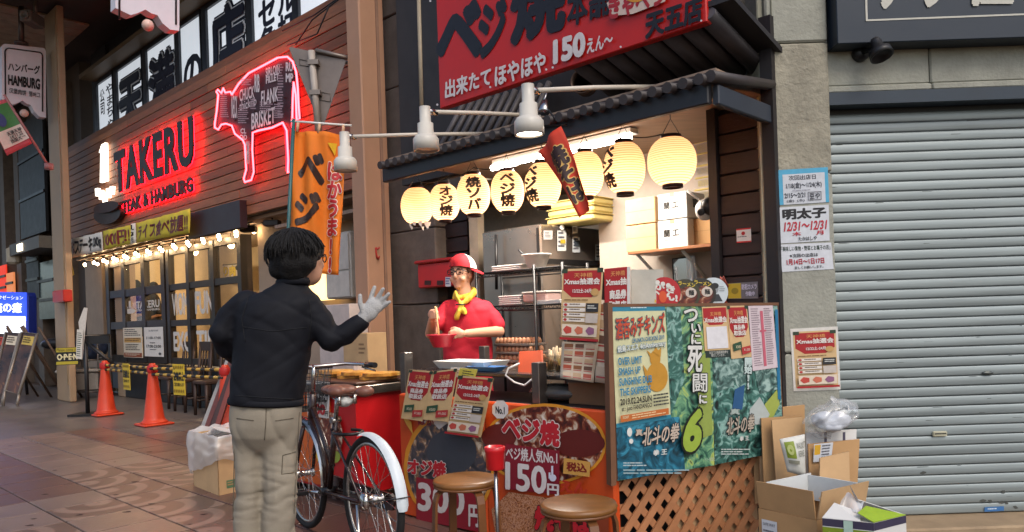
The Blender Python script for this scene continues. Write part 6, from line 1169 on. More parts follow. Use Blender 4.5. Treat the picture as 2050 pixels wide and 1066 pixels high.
# stools
M_stool = mat('stool_wood', '7c5228', 0.35, var=0.25, scale=5, stretch=(1, 5, 1)); M_leg = mat('stool_leg', '6e4526', 0.35, var=0.2, scale=4)
def stool(px, py, yaw, label):
    c = gnd(px, py, 0.45); B = Vector((c.x, c.y, 0)); r = thing('stool', label, 'stool', B, 'round wooden stools at the stall')
    q = MB(); q.lathe(B, [(0.001, 0.415), (0.15, 0.415), (0.163, 0.422), (0.168, 0.435), (0.163, 0.447), (0.15, 0.451), (0.001, 0.451)], 40); q.build('seat', M_stool, r)
    q = MB(); q.tube([B + Vector((0.158 * math.cos(a * math.pi / 20), 0.158 * math.sin(a * math.pi / 20), 0.417)) for a in range(40)], 0.008, 6, closed=True); q.build('rim', M_leg, r)
    for k in range(4):
        a = yaw + k * math.pi / 2; d = Vector((math.cos(a), math.sin(a), 0)); s_ = Vector((-d.y, d.x, 0)); prof = [(0.09, 0.405), (0.135, 0.402), (0.158, 0.385), (0.17, 0.35), (0.176, 0.25), (0.186, 0.0)]
        vs = []; fs = []
        for i, (rr_, z) in enumerate(prof):
            e = prof[min(i + 1, 5)]; f_ = prof[max(i - 1, 0)]; tx_ = Vector((e[0] - f_[0], 0, e[1] - f_[1])).normalized(); nn = d * (-tx_.z) + Vector((0, 0, tx_.x))
            for su in (-0.02, 0.02):
                for sv in (-0.0065, 0.0065): vs.append(B + d * rr_ + Vector((0, 0, z)) + s_ * su + nn * sv)
        for i in range(5):
            for (m, n_) in ((0, 1), (1, 3), (3, 2), (2, 0)): fs.append((i * 4 + m, i * 4 + n_, i * 4 + 4 + n_, i * 4 + 4 + m))
        fs += [(0, 2, 3, 1), (20, 21, 23, 22)]; q = MB(); q._add(vs, fs); q.build('leg', M_leg, r)
stool(932, 957, 0.5, 'round wooden stool with bentwood legs in front of ojiyaki panel'); stool(1158, 1006, 0.3, 'round wooden stool with bentwood legs in front of noodle picture')
c = gnd(992, 940, 0.52); B = Vector((c.x, c.y, 0)); at_ = thing('ashtray_stand', 'red ashtray can on thin steel post between the stools', 'ashtray', B)
q = MB(); q.lathe(B, [(0.04, 0.52), (0.044, 0.525), (0.048, 0.605), (0.051, 0.61), (0.051, 0.63), (0.045, 0.632), (0.04, 0.62), (0.001, 0.62)], 28); q.build('can', mat('can_red', 'c01c22', 0.3), at_)
q = MB()
for k in range(8): a = k * math.pi / 4; q.box(B + Vector((0.026 * math.cos(a), 0.026 * math.sin(a), 0.6215)), (0.018, 0.004, 0.002), Matrix.Rotation(a, 3, 'Z'))
q.build('grille', mat('can_slot', '3a0c10', 0.5), at_)
q = MB(); q.tube([B, B + Vector((0, 0, 0.522))], 0.009, 8); q.build('post', M_steel, at_); q = MB(); q.lathe(B, [(0.13, 0), (0.13, 0.012), (0.02, 0.025)], 24); q.build('foot', M_steel, at_)
# ================================================================ GRILL COUNTER
gt1 = -4.19; gp0 = 2.86; gt0 = -5.45
gr = thing('grill_counter', 'red grill counter with steel top next to the bicycle', 'counter', S(-4.8, 3.2, 0))
b = MB(STREET); b.bb((gt0, gp0 + 0.01, 0.1), (gt1 - 0.004, 3.62, 0.765)); b.build('body', M_red, gr)
b = MB(STREET); b.bev((gt0 - 0.03, gp0 - 0.03, 0.767), (gt1 + 0.03, 3.66, 0.83), 0.006); b.build('steel_top', mat('grill_steel', '8a8178', 0.22, metal=0.9, var=0.15), gr)
for t in (gt0 + 0.05, gt1 - 0.08):
    for p in (2.95, 3.55): q = MB(STREET); q.bb((t, p, 0), (t + 0.05, p + 0.05, 0.099)); q.build('leg', M_black, gr)
b = MB(STREET); b.bev((gt0 + 0.05, gp0 + 0.03, 0.832), (gt1 - 0.02, 3.5, 0.85), 0.005); b.build('griddle_board', mat('griddle', '4a2e20', 0.35, var=0.3), gr)
b = MB(STREET); b.bb((gt0, gp0 - 0.002, 0.12), (gt1 - 0.3, gp0 + 0.008, 0.76)); b.build('orange_front', mat('front_orange', 'b8541e', 0.45, var=0.25, scale=3), gr)
sh = PX(plS(gp0 - 0.006), 0.0008); sh.disc(0.66, 0.875, 0.026, 0.05, M_food1, 20); sh.disc(0.645, 0.9, 0.014, 0.03, 'c8a02a', 14); sh.disc(0.672, 0.915, 0.01, 0.012, '8a9a3a', 12); sh.done(gr, 'print')
o, sh = sheet('price_notice', 'white notice with black lettering and red 300 yen on grill counter', 'notice', quad([(614, 762), (660, 766), (658, 838), (616, 833)], plS(gp0 - 0.01)), ink('cfc8c0'), 0.002); sh.text('ジ焼', 0.3, 0.03, 0.95, 0.4, '1c1816', 0.05); sh.text('お好み', 0.2, 0.42, 0.92, 0.58, '1c1816', 0.03); sh.text('300', 0.15, 0.62, 0.85, 0.93, 'a8242a', 0.05); sh.text('円', 0.86, 0.8, 0.98, 0.95, '1c1816', 0.02); sh.done(o)
M_ok = ramp_mat('pancake', [(0.3, '8a4a18'), (0.5, 'c88a34'), (0.65, 'e0b868'), (0.78, '9a5a24')], 12.0, 0.45, bump=0.4)
labs = iter(['golden vegetable pancake at left end of lower layer', 'golden vegetable pancake in middle of lower layer on the board', 'golden vegetable pancake in lower layer nearest the stall', 'golden vegetable pancake on top near the bicycle handlebar', 'golden vegetable pancake on top of two others', 'golden vegetable pancake on top nearest the column'])
for l_ in range(2):
    for k in range(3):
        c = plS(3.15)(662 + 46 * k + 8 * l_, 733); tt = c.x * WX + c.y * WY; q = MB(); rnd = random.Random(k + 10 * l_); pr = []
        n = 20; z = 0.852 + 0.024 * l_
        top_ = [S(tt, 3.15, 0) + Vector(((0.13 + 0.008 * math.sin(3 * a + k) + rnd.uniform(-0.005, 0.005)) * math.cos(a), (0.12 + 0.008 * math.cos(2 * a + l_)) * math.sin(a), z)) for a in [2 * math.pi * i / n for i in range(n)]]
        q.slab(top_, (0, 0, 0.022)); q.build('pancake', M_ok, None, next(labs), 'pancake', 'vegetable pancakes on the grill board')
for k, (x0, x1, yt, yb, p, m, lab) in enumerate(((688, 737, 668, 726, 3.72, M_card2, 'brown carton standing behind the pancakes against column'), (640, 702, 612, 700, 3.95, mat('box_pinkish', 'c0b0a8', 0.6), 'large pale box standing behind the grill counter'))):
    t0, t1 = st(x0, yb, p)[0], st(x1, yb, p)[0]; z1 = plS(p)(x0, yt).z; r = thing('carton', lab, 'carton', S((t0 + t1) / 2, p, 0.0)); q = MB(STREET); q.bev((t0, p, 0), (t1, p + 0.2, z1), 0.004); q.build('case', m, r); sh = PX(plS(p - 0.001)); sh.lines(*k_(x0 + 30, yt + 20, x0 + 44, yt + 45), 3, '8a6a4a'); sh.done(r) if k == 0 else None
q = MB(STREET); P = plS(3.4)(700, 710); t = P.x * WX + P.y * WY; q.bev((t - 0.2, 3.38, 0.851), (t + 0.1, 3.48, 0.93), 0.02); q.build('wrapped_pack', mat('pack_film', 'c4b0a4', 0.25), None, 'clear wrapped food pack lying behind the pancakes', 'package')
# ================================================================ CONCRETE CORNER WITH SHUTTER
M_con = mat('concrete', '98988c', 0.85, var=0.16, scale=7, bump=0.5, bscale=55); M_con2 = mat('concrete_rough', '918c7c', 0.9, var=0.25, scale=9, bump=0.9, bscale=45)
cor = thing('corner_building', 'grey concrete corner building with closed roller shutter', 'building', Vector((2.3, 4.6, 0)))
xL = at(1541, 300, 4.1).x; xR = at(1672, 500, 4.1).x
for k, (z0, z1) in enumerate(((0.0, 1.0), (1.006, 1.985), (1.991, 2.7), (2.706, 4.2))):
    q = MB(); q.bev((xL, 4.1, z0), (xR, 4.6, z1), 0.01); q.build('pillar_block', M_con if k != 2 else M_con2, cor)
q = MB(); q.bev((xL - 0.035, 4.13, 0.0), (xL - 0.001, 4.6, 4.2), 0.006); q.build('pillar_edge', mat('con_edge', '8a8878', 0.85), cor)
q = MB(); q.bb((xL + 0.03, 4.094, 0), (xL + 0.036, 4.0995, 4.0)); q.build('groove', mat('groove', '6a6a5c', 0.9), cor)
x1_ = at(1860, 150, 4.16).x
for k, (xa, xb) in enumerate(((xR + 0.004, x1_ - 0.003), (x1_ + 0.003, 4.2))):
    q = MB(); q.bev((xa, 4.15, 2.47), (xb, 4.6, 2.86), 0.008); q.build('lintel_block', M_con, cor); q = MB(); q.bev((xa, 4.13, 2.43), (xb, 4.6, 2.466), 0.006); q.build('lintel_edge', M_con, cor)
q = MB(); q.bev((xR + 0.003, 4.18, 2.865), (4.2, 4.6, 4.2), 0.006); q.build('upper_block', M_con, cor)
q = MB(); q.bev((xR + 0.3, 4.05, 2.76), (4.2, 4.149, 2.82), 0.012); q.build('ledge', mat('ledge', '9a9a92', 0.6), cor)
q = MB(); q.bb((xR + 0.002, 4.12, 2.36), (4.2, 4.3, 2.428)); q.build('shutter_rail', mat('rail_navy', '23303c', 0.45), cor)
b = MB(); b.bb((xR - 0.1, 4.3, 0), (4.2, 4.6, 2.36)); b.build('shutter_back', M_black, cor)
b = MB(); b.bev((xR - 0.1, 3.98, -0.004), (4.2, 4.299, 0.055), 0.01); b.build('step', mat('step_conc', '9a8468', 0.8, var=0.2), cor)
st_ = thing('roller_shutter', 'closed light grey roller shutter with horizontal slats', 'shutter', Vector((2.8, 4.2, 0.055)))
M_sh = mat('shutter_grey', '8b9494', 0.42, metal=0.25, var=0.2, scale=2.2, stretch=(0.5, 1, 12), bump=0.06, bscale=6); pit = 0.0555; n = 41
prof = [(-0.006, 0.0), (0.004, 0.0015), (0.0062, 0.007), (0.0068, 0.026), (0.0062, 0.045), (0.0035, 0.0505), (-0.003, 0.0525), (-0.006, 0.0545)]
sme = None
for k in range(n):
    z = 0.06 + pit * k
    if sme is None:
        q = MB(); vs = [(xx, 4.235 - a, z + h) for xx in (xR - 0.02, 4.2) for a, h in prof]; m = len(prof); fs = [(i, i + 1, m + i + 1, m + i) for i in range(m - 1)]; q._add(vs, fs, True); o = q.build('slat', M_sh, st_); sme = o.data
    else: o = bpy.data.objects.new('slat', sme); C.objects.link(o); o.parent = st_; o.location = (0, 0, pit * k)
q = MB(); q.bb((xR - 0.02, 4.236, 0.06), (4.2, 4.24, 2.36)); q.build('slat_seam', mat('seam_dark', '2c3032', 0.6), st_)
q = MB(); rn = random.Random(21)
for k in range(60):
    z = 0.06 + pit * rn.randrange(41) + rn.choice((0.046, 0.03, 0.008, 0.047)); x = xR + (rn.random() ** 2) * 1.2; L_ = rn.uniform(0.01, 0.09); h_ = rn.uniform(0.0008, 0.003); q._add([(x, 4.2275, z), (x + L_, 4.2275, z + h_ * 0.3), (x + L_ * 0.8, 4.2275, z + h_), (x + 0.1 * L_, 4.2275, z + h_)], [(0, 1, 2, 3)])
for x, y in ((1968, 1003), (1983, 1004), (2006, 1006), (2015, 1007), (2033, 1016), (2009, 985), (1848, 947)):
    P = at(x, y, 4.227); q._add([P + Vector((0.014 * math.cos(a) * (1 + 0.5 * math.sin(2 * a + x)), 0, 0.009 * math.sin(a))) for a in [j * math.pi / 5 for j in range(10)]], [tuple(range(10))])
tag(q.build('scuff_marks', mat('scuff', '4a4c48', 0.8), st_), kind='stuff')
q = MB(); c = at(1978, 747, 4.222); q.ell(c, (0.033, 0.01, 0.012), 14, 8); q.build('handle', mat('handle_grey', '5e625f', 0.3, metal=0.6), st_)
q = MB(); c = at(1881, 869, 4.222); q.bev(c + Vector((-0.04, -0.008, -0.015)), c + Vector((0.04, 0.008, 0.015)), 0.004); q.build('letter_slot', mat('slot_cream', 'a8a48c', 0.4), st_); q = MB(); q.bb(c + Vector((-0.032, -0.0105, 0.0)), c + Vector((0.032, -0.0085, 0.005))); q.build('slot_gap', M_black, st_)
o, sh = sheet('maker_label', 'small blue maker label low on the roller shutter', 'label', quad([(1971, 1016), (2010, 1014), (2010, 1023), (1971, 1025)], plF(4.222)), ink('3a6a9e'), 0.001); sh.lines(0.15, 0.3, 0.85, 0.8, 1, 'c8d4dc'); sh.done(o)
# sign and spotlight above the shutter
sg_ = thing('dark_sign', 'dark navy sign with cream frame line and lettering over shutter', 'sign', at(1860, 80, 4.02)); xS = at(1676, 60, 4.02).x; zS = at(1680, 88, 4.02).z
q = MB(); q.bev((xS, 4.02, zS), (4.2, 4.178, 3.6), 0.004); q.build('board', mat('sign_navy', '1f2a36', 0.5, var=0.08), sg_)
sh = Sheet(lambda u, v: at(u * 1000, v * 1000, 4.0185), Vector((0, -1, 0)), 0.001); sh.poly([(1.7335, 0.043), (2.2, 0.025), (2.2, 0.0215), (1.737, 0.0395)], 'b8b6aa'); sh.poly([(1.733, 0.043), (1.737, 0.043), (1.73, -0.2), (1.726, -0.2)], 'b8b6aa')
for t_, x0, x1 in (('ソ', 1752, 1812), ('フ', 1842, 1906), ('仕', 1928, 2030)): sh.text(t_, *k_(x0, -90, x1, 20 - (x0 - 1752) * 0.035), 'b8b6aa', 0.04)
sh.done(sg_, 'lettering')
sp_ = thing('spotlight', 'small black spotlight mounted on concrete above the shutter', 'spotlight', at(1750, 115, 4.1)); c = at(1729, 103, 4.1)
q = MB(); q.lathe(Vector((c.x, 4.15, c.z)), [(0.045, 0), (0.045, 0.03), (0.036, 0.04), (0.02, 0.05)], 20, axis=(0, -1, 0)); q.build('base', M_black, sp_); h_ = at(1760, 100, 4.0)
q = MB(); q.tube([Vector((c.x, 4.1, c.z)), h_], 0.014, 8); q.build('arm', M_black, sp_); q = MB(); q.lathe(h_, [(0.022, 0.07), (0.03, 0.05), (0.032, 0.0), (0.056, -0.005), (0.06, -0.045), (0.054, -0.045), (0.05, -0.02), (0.001, -0.015)], 24, axis=(-0.15, 0.35, 0.9)); q.build('head', M_black, sp_)
# papers on the pillar
YP = 4.097
o, sh = sheet('schedule_notice', 'blue framed handwritten schedule notice on concrete pillar', 'notice', quad([(1558, 341), (1657, 335), (1660, 405), (1561, 411)], plF(YP)), ink('4a9ec0'), 0.003); sh.rect(0.08, 0.14, 0.93, 1.0, 'c2c6cc'); sh.text('次回出店日', 0.2, 0.18, 0.75, 0.32, '1c2030', 0.02); sh.text('1/18(金)〜1/24(木)', 0.14, 0.38, 0.86, 0.58, '1c2030', 0.02); sh.text('2/15〜2/21', 0.1, 0.68, 0.52, 0.82, '1c2030', 0.02); sh.text('(金)  (木)', 0.14, 0.86, 0.5, 0.95, '1c2030', 0.015); sh.frame(0.57, 0.68, 0.84, 0.92, 0.01, 0.015, '1c2030'); sh.text('豆や', 0.6, 0.71, 0.81, 0.89, '1c2030', 0.02); sh.lines(0.25, 0.61, 0.8, 0.65, 1, '7a7a8a'); sh.done(o)
o, sh = sheet('handwritten_notice', 'white notice with bold black brush words and red dates on pillar', 'notice', quad([(1557, 416), (1659, 410), (1661, 482), (1560, 488)], plF(YP)), ink('c6cacf'), 0.002); sh.text('明太子', 0.08, 0.05, 0.95, 0.36, '16141a', 0.055); sh.text('12/31〜12/31', 0.1, 0.42, 0.96, 0.68, 'b02838', 0.035, 0.2); sh.text('木      月', 0.26, 0.7, 0.88, 0.82, 'b02838', 0.03); sh.text('たかはしや', 0.38, 0.85, 0.74, 0.96, '1c1a20', 0.02); sh.done(o)
o, sh = sheet('printed_notice', 'white printed notice with red 14 and 17 dates, lowest of three', 'notice', quad([(1561, 490), (1664, 486), (1669, 539), (1566, 545)], plF(YP)), ink('c6c9ce'), 0.002); sh.text('「美味しい果物・野菜とお菓子の店」', 0.02, 0.08, 0.97, 0.26, '2a3a30', 0.02); sh.text('※次回の出店は', 0.17, 0.36, 0.72, 0.5, '22242a', 0.02); sh.text('1月14日〜1日17日', 0.1, 0.55, 0.83, 0.77, 'a82434', 0.035); sh.text('宜しくお願いします。', 0.24, 0.82, 0.8, 0.93, '22242a', 0.015); sh.done(o)
o, sh = sheet('lottery_poster', 'framed Christmas lottery poster low on concrete pillar', 'poster', quad([(1582, 659), (1677, 654), (1683, 780), (1589, 784)], plF(YP)), ink('d0ccc4'), 0.003)
s2 = Sheet(lambda u, v, f=sh.fn: f(0.05 + 0.9 * u, 0.05 + 0.9 * v), Vector((0, -1, 0))); xmas(o, s2, True)
# ================================================================ CARDBOARD PILE
def card(pts, Y, lab, m=M_card, nm='folded_carton', dy=0.05, th=0.012, grp='flattened cartons at the pillar'):
    A = [at(x, y, Y + dy * k) for k, (x, y) in zip((1, 1, 0, 0), pts)]; q = MB(); q.slab(A, (0, th, 0)); return q.build(nm, m, None, lab, 'carton', grp)
card([(1505, 822), (1611, 811), (1612, 960), (1512, 1010)], 3.98, 'flattened carton at the back against poster board corner'); card([(1517, 824), (1545, 822), (1560, 1000), (1524, 1010)], 3.93, 'narrow flattened carton edge in front of the back one', M_card2)
card([(1524, 838), (1606, 832), (1612, 980), (1530, 990)], 3.88, 'flattened carton second from the back of the pile', M_card); card([(1545, 842), (1607, 836), (1618, 990), (1556, 992)], 3.82, 'flattened carton with long crease behind green and white sack', M_card2)
card([(1614, 868), (1715, 860), (1712, 960), (1616, 965)], 3.8, 'white flattened carton with dark stripes under clear bag', M_wbox)
q = MB()
for x in (1650, 1687): q.slab([at(x, 866, 3.792), at(x + 5, 865, 3.792), at(x + 5, 890, 3.79), at(x, 891, 3.79)], (0, -0.002, 0))
q.build('carton_tape', ink('4a4658'), None, 'dark tape stripes on white flattened carton', 'tape')
card([(1618, 890), (1721, 880), (1716, 985), (1622, 990)], 3.72, 'brown flattened carton with yellow label in the open box', M_card)
o, sh = sheet('carton_label', 'yellow and white shipping label on brown flattened carton', 'label', quad([(1630, 890), (1668, 886), (1664, 922), (1628, 926)], lambda x, y: at(x, y, 3.74)), ink('c4c8cc'), 0.001); sh.rect(0.03, 0.05, 0.35, 0.6, 'c89a2a'); sh.lines(0.42, 0.1, 0.95, 0.9, 5, '5a5a62'); sh.done(o)
card([(1642, 918), (1700, 905), (1702, 990), (1640, 1000)], 3.62, 'small brown carton flap sheet at front of open box', M_card2)
g = quad([(1561, 880), (1611, 870), (1613, 955), (1577, 945)], lambda x, y: at(x, y, 3.7)); o, sh = sheet('paper_sack', 'white sack with green block print among flattened cartons', 'sack', lambda u, v: g(u, v) + Vector((0, -0.03 * math.sin(math.pi * u) * math.sin(math.pi * v), 0)), ink('c8c8c0'), 0.006, nu=8, nv=8); sh.step = 0.002; sh.rect(0.12, 0.1, 0.5, 0.55, '7a8a2c', 6); sh.disc(0.3, 0.32, 0.13, 0.14, 'a8b06a'); sh.text('WALNUT\nKERNEL', 0.56, 0.15, 0.97, 0.5, '5a5a48', 0.01, cuts=3); sh.rect(0.12, 0.6, 0.6, 0.7, '8a8a7a', 4); sh.done(o)
# clear bag with white paper
r = thing('clear_bag', 'clear plastic bag stuffed with white paper on top of cartons', 'bag', at(1665, 868, 3.8)); c = at(1664, 838, 3.78)
q = MB(); 
for k in range(7): a = k * 0.9; q.ell(c + Vector((0.055 * math.cos(a), 0.03 * math.sin(a), -0.015 + 0.02 * math.sin(k * 2.1))), (0.05, 0.04, 0.035), 10, 8)
organic('paper', q, 0.014, 1, mat('tissue', 'c2c6cc', 0.8, var=0.06), r, lambda p: 0.012 * noise.noise(p * 38))
q = MB(); rn = random.Random(9)
def bgf(u, v):
    a = 2 * math.pi * u; R_ = (0.14 * math.sin(math.pi * min(1, v * 1.05)) ** 0.55 + 0.002); n_ = 0.022 * noise.noise(Vector((math.cos(a) * 3, math.sin(a) * 3, v * 7)))
    return c + Vector((math.cos(a) * R_ * 1.0 + n_, math.sin(a) * R_ * 0.45 + n_, -0.075 + 0.165 * v + n_ * 1.2 + 0.02 * math.cos(a)))
q.grid(bgf, 40, 16); q.build('film', film('clear_film', 0.16, 0.1, 0.15), r)
# open box
Cn = at(1634, 1000, 3.3); Cn.z = 0; dl = Vector((-0.6, 0.8, 0)) * 0.3; dr = Vector((0.86, 0.51, 0)) * 0.345
r = thing('open_carton', 'large open brown carton with raised flaps holding flattened cartons', 'carton', Cn + (dl + dr) / 2)
def wl(a, c, z0, z1, m, nm, th=0.006, lean=Vector((0, 0, 0))):
    q = MB(); n_ = Vector((-(c - a).y, (c - a).x, 0)).normalized() * th; q.slab([a + Vector((0, 0, z0)), c + Vector((0, 0, z0)), c + lean + Vector((0, 0, z1)), a + lean + Vector((0, 0, z1))], n_); return q.build(nm, m, r)
zb = 0.315; zf = 0.445
for a, c_ in ((Cn + dl, Cn), (Cn, Cn + dr)): wl(a, c_, 0.0, zb, M_card, 'wall')
wl(Cn + dl * 0.985, Cn + dl * 0.02, zb + 0.003, zf, M_card, 'flap', lean=Vector((-0.012, -0.006, 0))); wl(Cn + dr * 0.02, Cn + dr * 0.985, zb + 0.003, zf, M_card2, 'flap', lean=Vector((0.016, -0.02, 0)))
wl(Cn + dl + dr, Cn + dl, 0.0, zb, M_card, 'wall'); wl(Cn + dr, Cn + dl + dr, 0.0, zb, M_card, 'wall'); wl(Cn + dl * 0.9 + dr * 0.98, Cn + dl * 0.9 + dr * 0.06, zb, zf - 0.005, M_cardin, 'flap'); wl(Cn + dr * 0.92 + dl * 0.05, Cn + dr * 0.92 + dl * 0.9, zb, zf - 0.01, M_cardin, 'flap')
g = quad([Cn + dl * 0.93 + Vector((0, 0, 0.27)), Cn + dl * 0.66 + Vector((0, 0, 0.27)), Cn + dl * 0.66 + Vector((0, 0, 0.12)), Cn + dl * 0.93 + Vector((0, 0, 0.12))]); sh = Sheet(g, Vector((-0.8, -0.6, 0)), 0.002); sh.lay = 3; sh.rect(0, 0, 1, 1, 'cdd0d2'); sh.text('SAFE WAY', 0.1, 0.08, 0.9, 0.18, '5a5a62', 0.01); sh.lines(0.12, 0.3, 0.9, 0.9, 5, '6a6a70'); sh.done(r, 'label_sheet')
# raisin box
Cn = at(1750, 1060, 3.05); Cn = Vector((at(1749, 1040, 3.1).x, 3.1, 0)); dl = Vector((-0.86, 0.5, 0)) * 0.2; dr = Vector((0.88, 0.47, 0)) * 0.21; zt = at(1749, 1048, 3.1).z
r = thing('raisin_box', 'white and green printed raisin carton with torn open top', 'carton', Cn + (dl + dr) / 2)
q = MB(); q.slab([Cn, Cn + dr, Cn + dr + dl, Cn + dl], (0, 0, zt)); q.build('case', M_wbox, r)
sh = Sheet(quad([Cn + dl + Vector((0, 0, zt)), Cn + Vector((0, 0, zt)), Cn, Cn + dl]), Vector((-0.5, -0.86, 0)), 0.0008); sh.rect(0, 0, 1, 0.09, '3a3448'); sh.rect(0, 0.1, 1, 0.8, '7a8c24'); sh.text('RAISIN', 0.3, 0.14, 0.92, 0.32, '2c3014', 0.03); sh.disc(0.14, 0.25, 0.08, 0.1, 'a0aa50'); sh.rect(0.42, 0.0, 0.6, 0.3, 'a8c0b0'); sh.done(r)
sh = Sheet(quad([Cn + Vector((0, 0, zt)), Cn + dr + Vector((0, 0, zt)), Cn + dr, Cn]), Vector((0.47, -0.88, 0)), 0.0008); sh.rect(0, 0, 1, 0.09, '3a3448'); sh.disc(0.5, 0.3, 0.12, 0.1, '8a8a94'); sh.disc(0.5, 0.3, 0.1, 0.08, 'cdd0d2'); sh.done(r)
T_ = Vector((0, 0, zt)); q = MB(); q.slab([Cn + T_ + Vector((0, 0, 0.002)), Cn + dr + T_, Cn + dr * 0.5 + dl * 0.45 + T_ + Vector((0, 0, 0.045)), Cn + dl * 0.3 + T_ + Vector((0, 0, 0.035))], (0, 0, 0.003)); q.build('flap', ink('8aa428'), r)
q = MB(); q.slab([Cn + dl + T_, Cn + T_ + dl * 0.25, Cn + dr * 0.4 + dl * 0.5 + T_ + Vector((0, 0, 0.02)), Cn + dl * 0.95 + dr * 0.3 + T_ + Vector((0, 0, 0.055))], (0, 0, 0.003)); q.build('flap', M_wbox, r)
q = MB(); q.slab([Cn + dr + T_, Cn + dr + dl * 0.9 + T_, Cn + dr * 0.55 + dl * 0.8 + T_ + Vector((0, 0, 0.13)), Cn + dr * 0.5 + dl * 0.6 + T_ + Vector((0, 0, 0.07))], (0, 0.003, 0.002)); q.build('flap', M_wbox, r)
q = MB(); P = Cn + dl * 0.7 + dr * 0.3 + T_; q.grid(lambda u, v: P + Vector((0.07 * u + 0.05 * v - 0.04, 0.03 * math.sin(5 * u) + 0.04 * v, 0.02 + 0.07 * v * (1 - 0.4 * u) + 0.012 * math.sin(9 * u + 4 * v))), 10, 8); q.build('tape_strip', film('tape_clear', 0.5, 0.15), r)
# ================================================================ BICYCLE
HZ = 0.335
Rh = gnd(745, 1002, HZ); Fc = gnd(613, 1056, 0.0); fw = Vector((Fc.x - Rh.x, Fc.y - Rh.y, 0)); WB = fw.length; fw.normalize(); lf = Vector((-fw.y, fw.x, 0))
bike = thing('bicycle', 'dark brown city bicycle with white rear mudguard and brown saddle', 'bicycle', Vector((Rh.x, Rh.y, 0)) + fw * WB / 2)
BO = Vector((Rh.x, Rh.y, 0))
def K(x, y, z): return BO + fw * x + lf * y + Vector((0, 0, z))
M_tyre = mat('tyre', '1c1a19', 0.8, var=0.15); M_chrome = mat('chrome', 'c0bcb6', 0.18, metal=1.0, var=0.08); M_frame = mat('bike_frame', '2a1714', 0.25, var=0.1, spec=0.6); M_fend = mat('mudguard', 'c4ccd0', 0.3, var=0.06)
def wheel(cx, steer=0.0):
    e = bpy.data.objects.new('wheel', None); C.objects.link(e); e.parent = bike; e.location = K(cx, 0, HZ) - wloc(bike)
    ca, sa = math.cos(steer), math.sin(steer)
    def Q(a, r, y): return K(cx + math.cos(a) * r * ca - y * sa, math.cos(a) * r * sa + y * ca, HZ + math.sin(a) * r)
    n = 44; q = MB(); q.tube([Q(2 * math.pi * k / n, 0.316, 0) for k in range(n)], 0.019, 10, closed=True); q.build('tyre', M_tyre, e)
    q = MB(); q.tube([Q(2 * math.pi * k / n, 0.294, 0) for k in range(n)], 0.0125, 8, closed=True, flat=(0.8, 1.1)); q.build('rim', mat('rim', 'aaa59e', 0.25, metal=0.9), e)
    q = MB(); q.lathe(K(cx, 0, HZ), [(0.012, -0.06), (0.03, -0.058), (0.03, -0.05), (0.018, -0.045), (0.02 if cx > 0.5 else 0.034, 0), (0.018, 0.03), (0.046 if cx < 0.5 else 0.028, 0.034), (0.046 if cx < 0.5 else 0.028, 0.058), (0.012, 0.066)], 20, axis=lf); q.build('hub', M_chrome, e)
    for k in range(28):
        a = 2 * math.pi * k / 28; s_ = 1 if k % 2 else -1; q = MB(); q.tube([Q(a + 0.9 * (1 if k % 4 < 2 else -1), 0.026, 0.034 * s_), Q(a, 0.288, 0)], 0.0016, 4, cap=False); q.build('spoke', M_chrome, e)
    for k in range(2):
        q = MB(); q.tube([Q(0.6, 0.284, 0), Q(0.6, 0.255, 0)], 0.004, 5); q.build('valve', M_black, e); break
wheel(0.0); wheel(WB)
def fender(cx, a0, a1, m, nm, r=0.352):
    q = MB(); n = 26; vs = []; fs = []
    for i in range(n + 1):
        a = a0 + (a1 - a0) * i / n
        for j in range(7):
            b_ = -1 + j / 3.0; rr_ = r - 0.016 * b_ * b_; w_ = 0.031 * (1 if i not in (0, n) else 0.75); vs.append(K(cx + math.cos(a) * rr_, b_ * w_, HZ + math.sin(a) * rr_))
    for i in range(n):
        for j in range(6): fs.append((i * 7 + j, i * 7 + j + 1, i * 7 + j + 8, i * 7 + j + 7))
    q._add(vs, fs, True); return q.build(nm, m, bike)
fd = fender(0, math.radians(70), math.radians(179), M_fend, 'rear_mudguard'); fender(WB, math.radians(35), math.radians(190), M_chrome, 'front_mudguard')
a = math.radians(168)
for s_ in (-1, 1):
    q = MB(); q.tube([K(0, 0.06 * s_, HZ), K(math.cos(a) * 0.354, 0.034 * s_, HZ + math.sin(a) * 0.354)], 0.003, 5); q.build('mudguard_stay', M_black, bike)
q = MB(); q.tube([K(math.cos(a) * 0.356, -0.034, HZ + math.sin(a) * 0.356), K(math.cos(a) * 0.357, 0.034, HZ + math.sin(a) * 0.357)], 0.003, 5); q.build('mudguard_stay', M_black, bike)
def tubep(nm, pts, r, m=None, flat=None): q = MB(); q.tube([K(*p) for p in pts], r, 10, flat=flat); return q.build(nm, m or M_frame, bike)
BBx = 0.56
tubep('down_tube', [(WB - 0.15, 0, 0.68), (WB - 0.3, 0, 0.5), (BBx + 0.02, 0, 0.3)], 0.021); tubep('top_tube', [(WB - 0.165, 0, 0.76), (WB - 0.34, 0, 0.57), (BBx - 0.06, 0, 0.44)], 0.017)
tubep('seat_tube', [(BBx, 0, 0.29), (0.43, 0, 0.72)], 0.017); tubep('seat_post', [(0.43, 0, 0.72), (0.39, 0, 0.86)], 0.0135, M_chrome)
tubep('head_tube', [(WB - 0.13, 0, 0.62), (WB - 0.185, 0, 0.84)], 0.021); tubep('stem', [(WB - 0.185, 0, 0.84), (WB - 0.215, 0, 0.985), (WB - 0.19, 0, 1.0)], 0.0125, M_chrome)
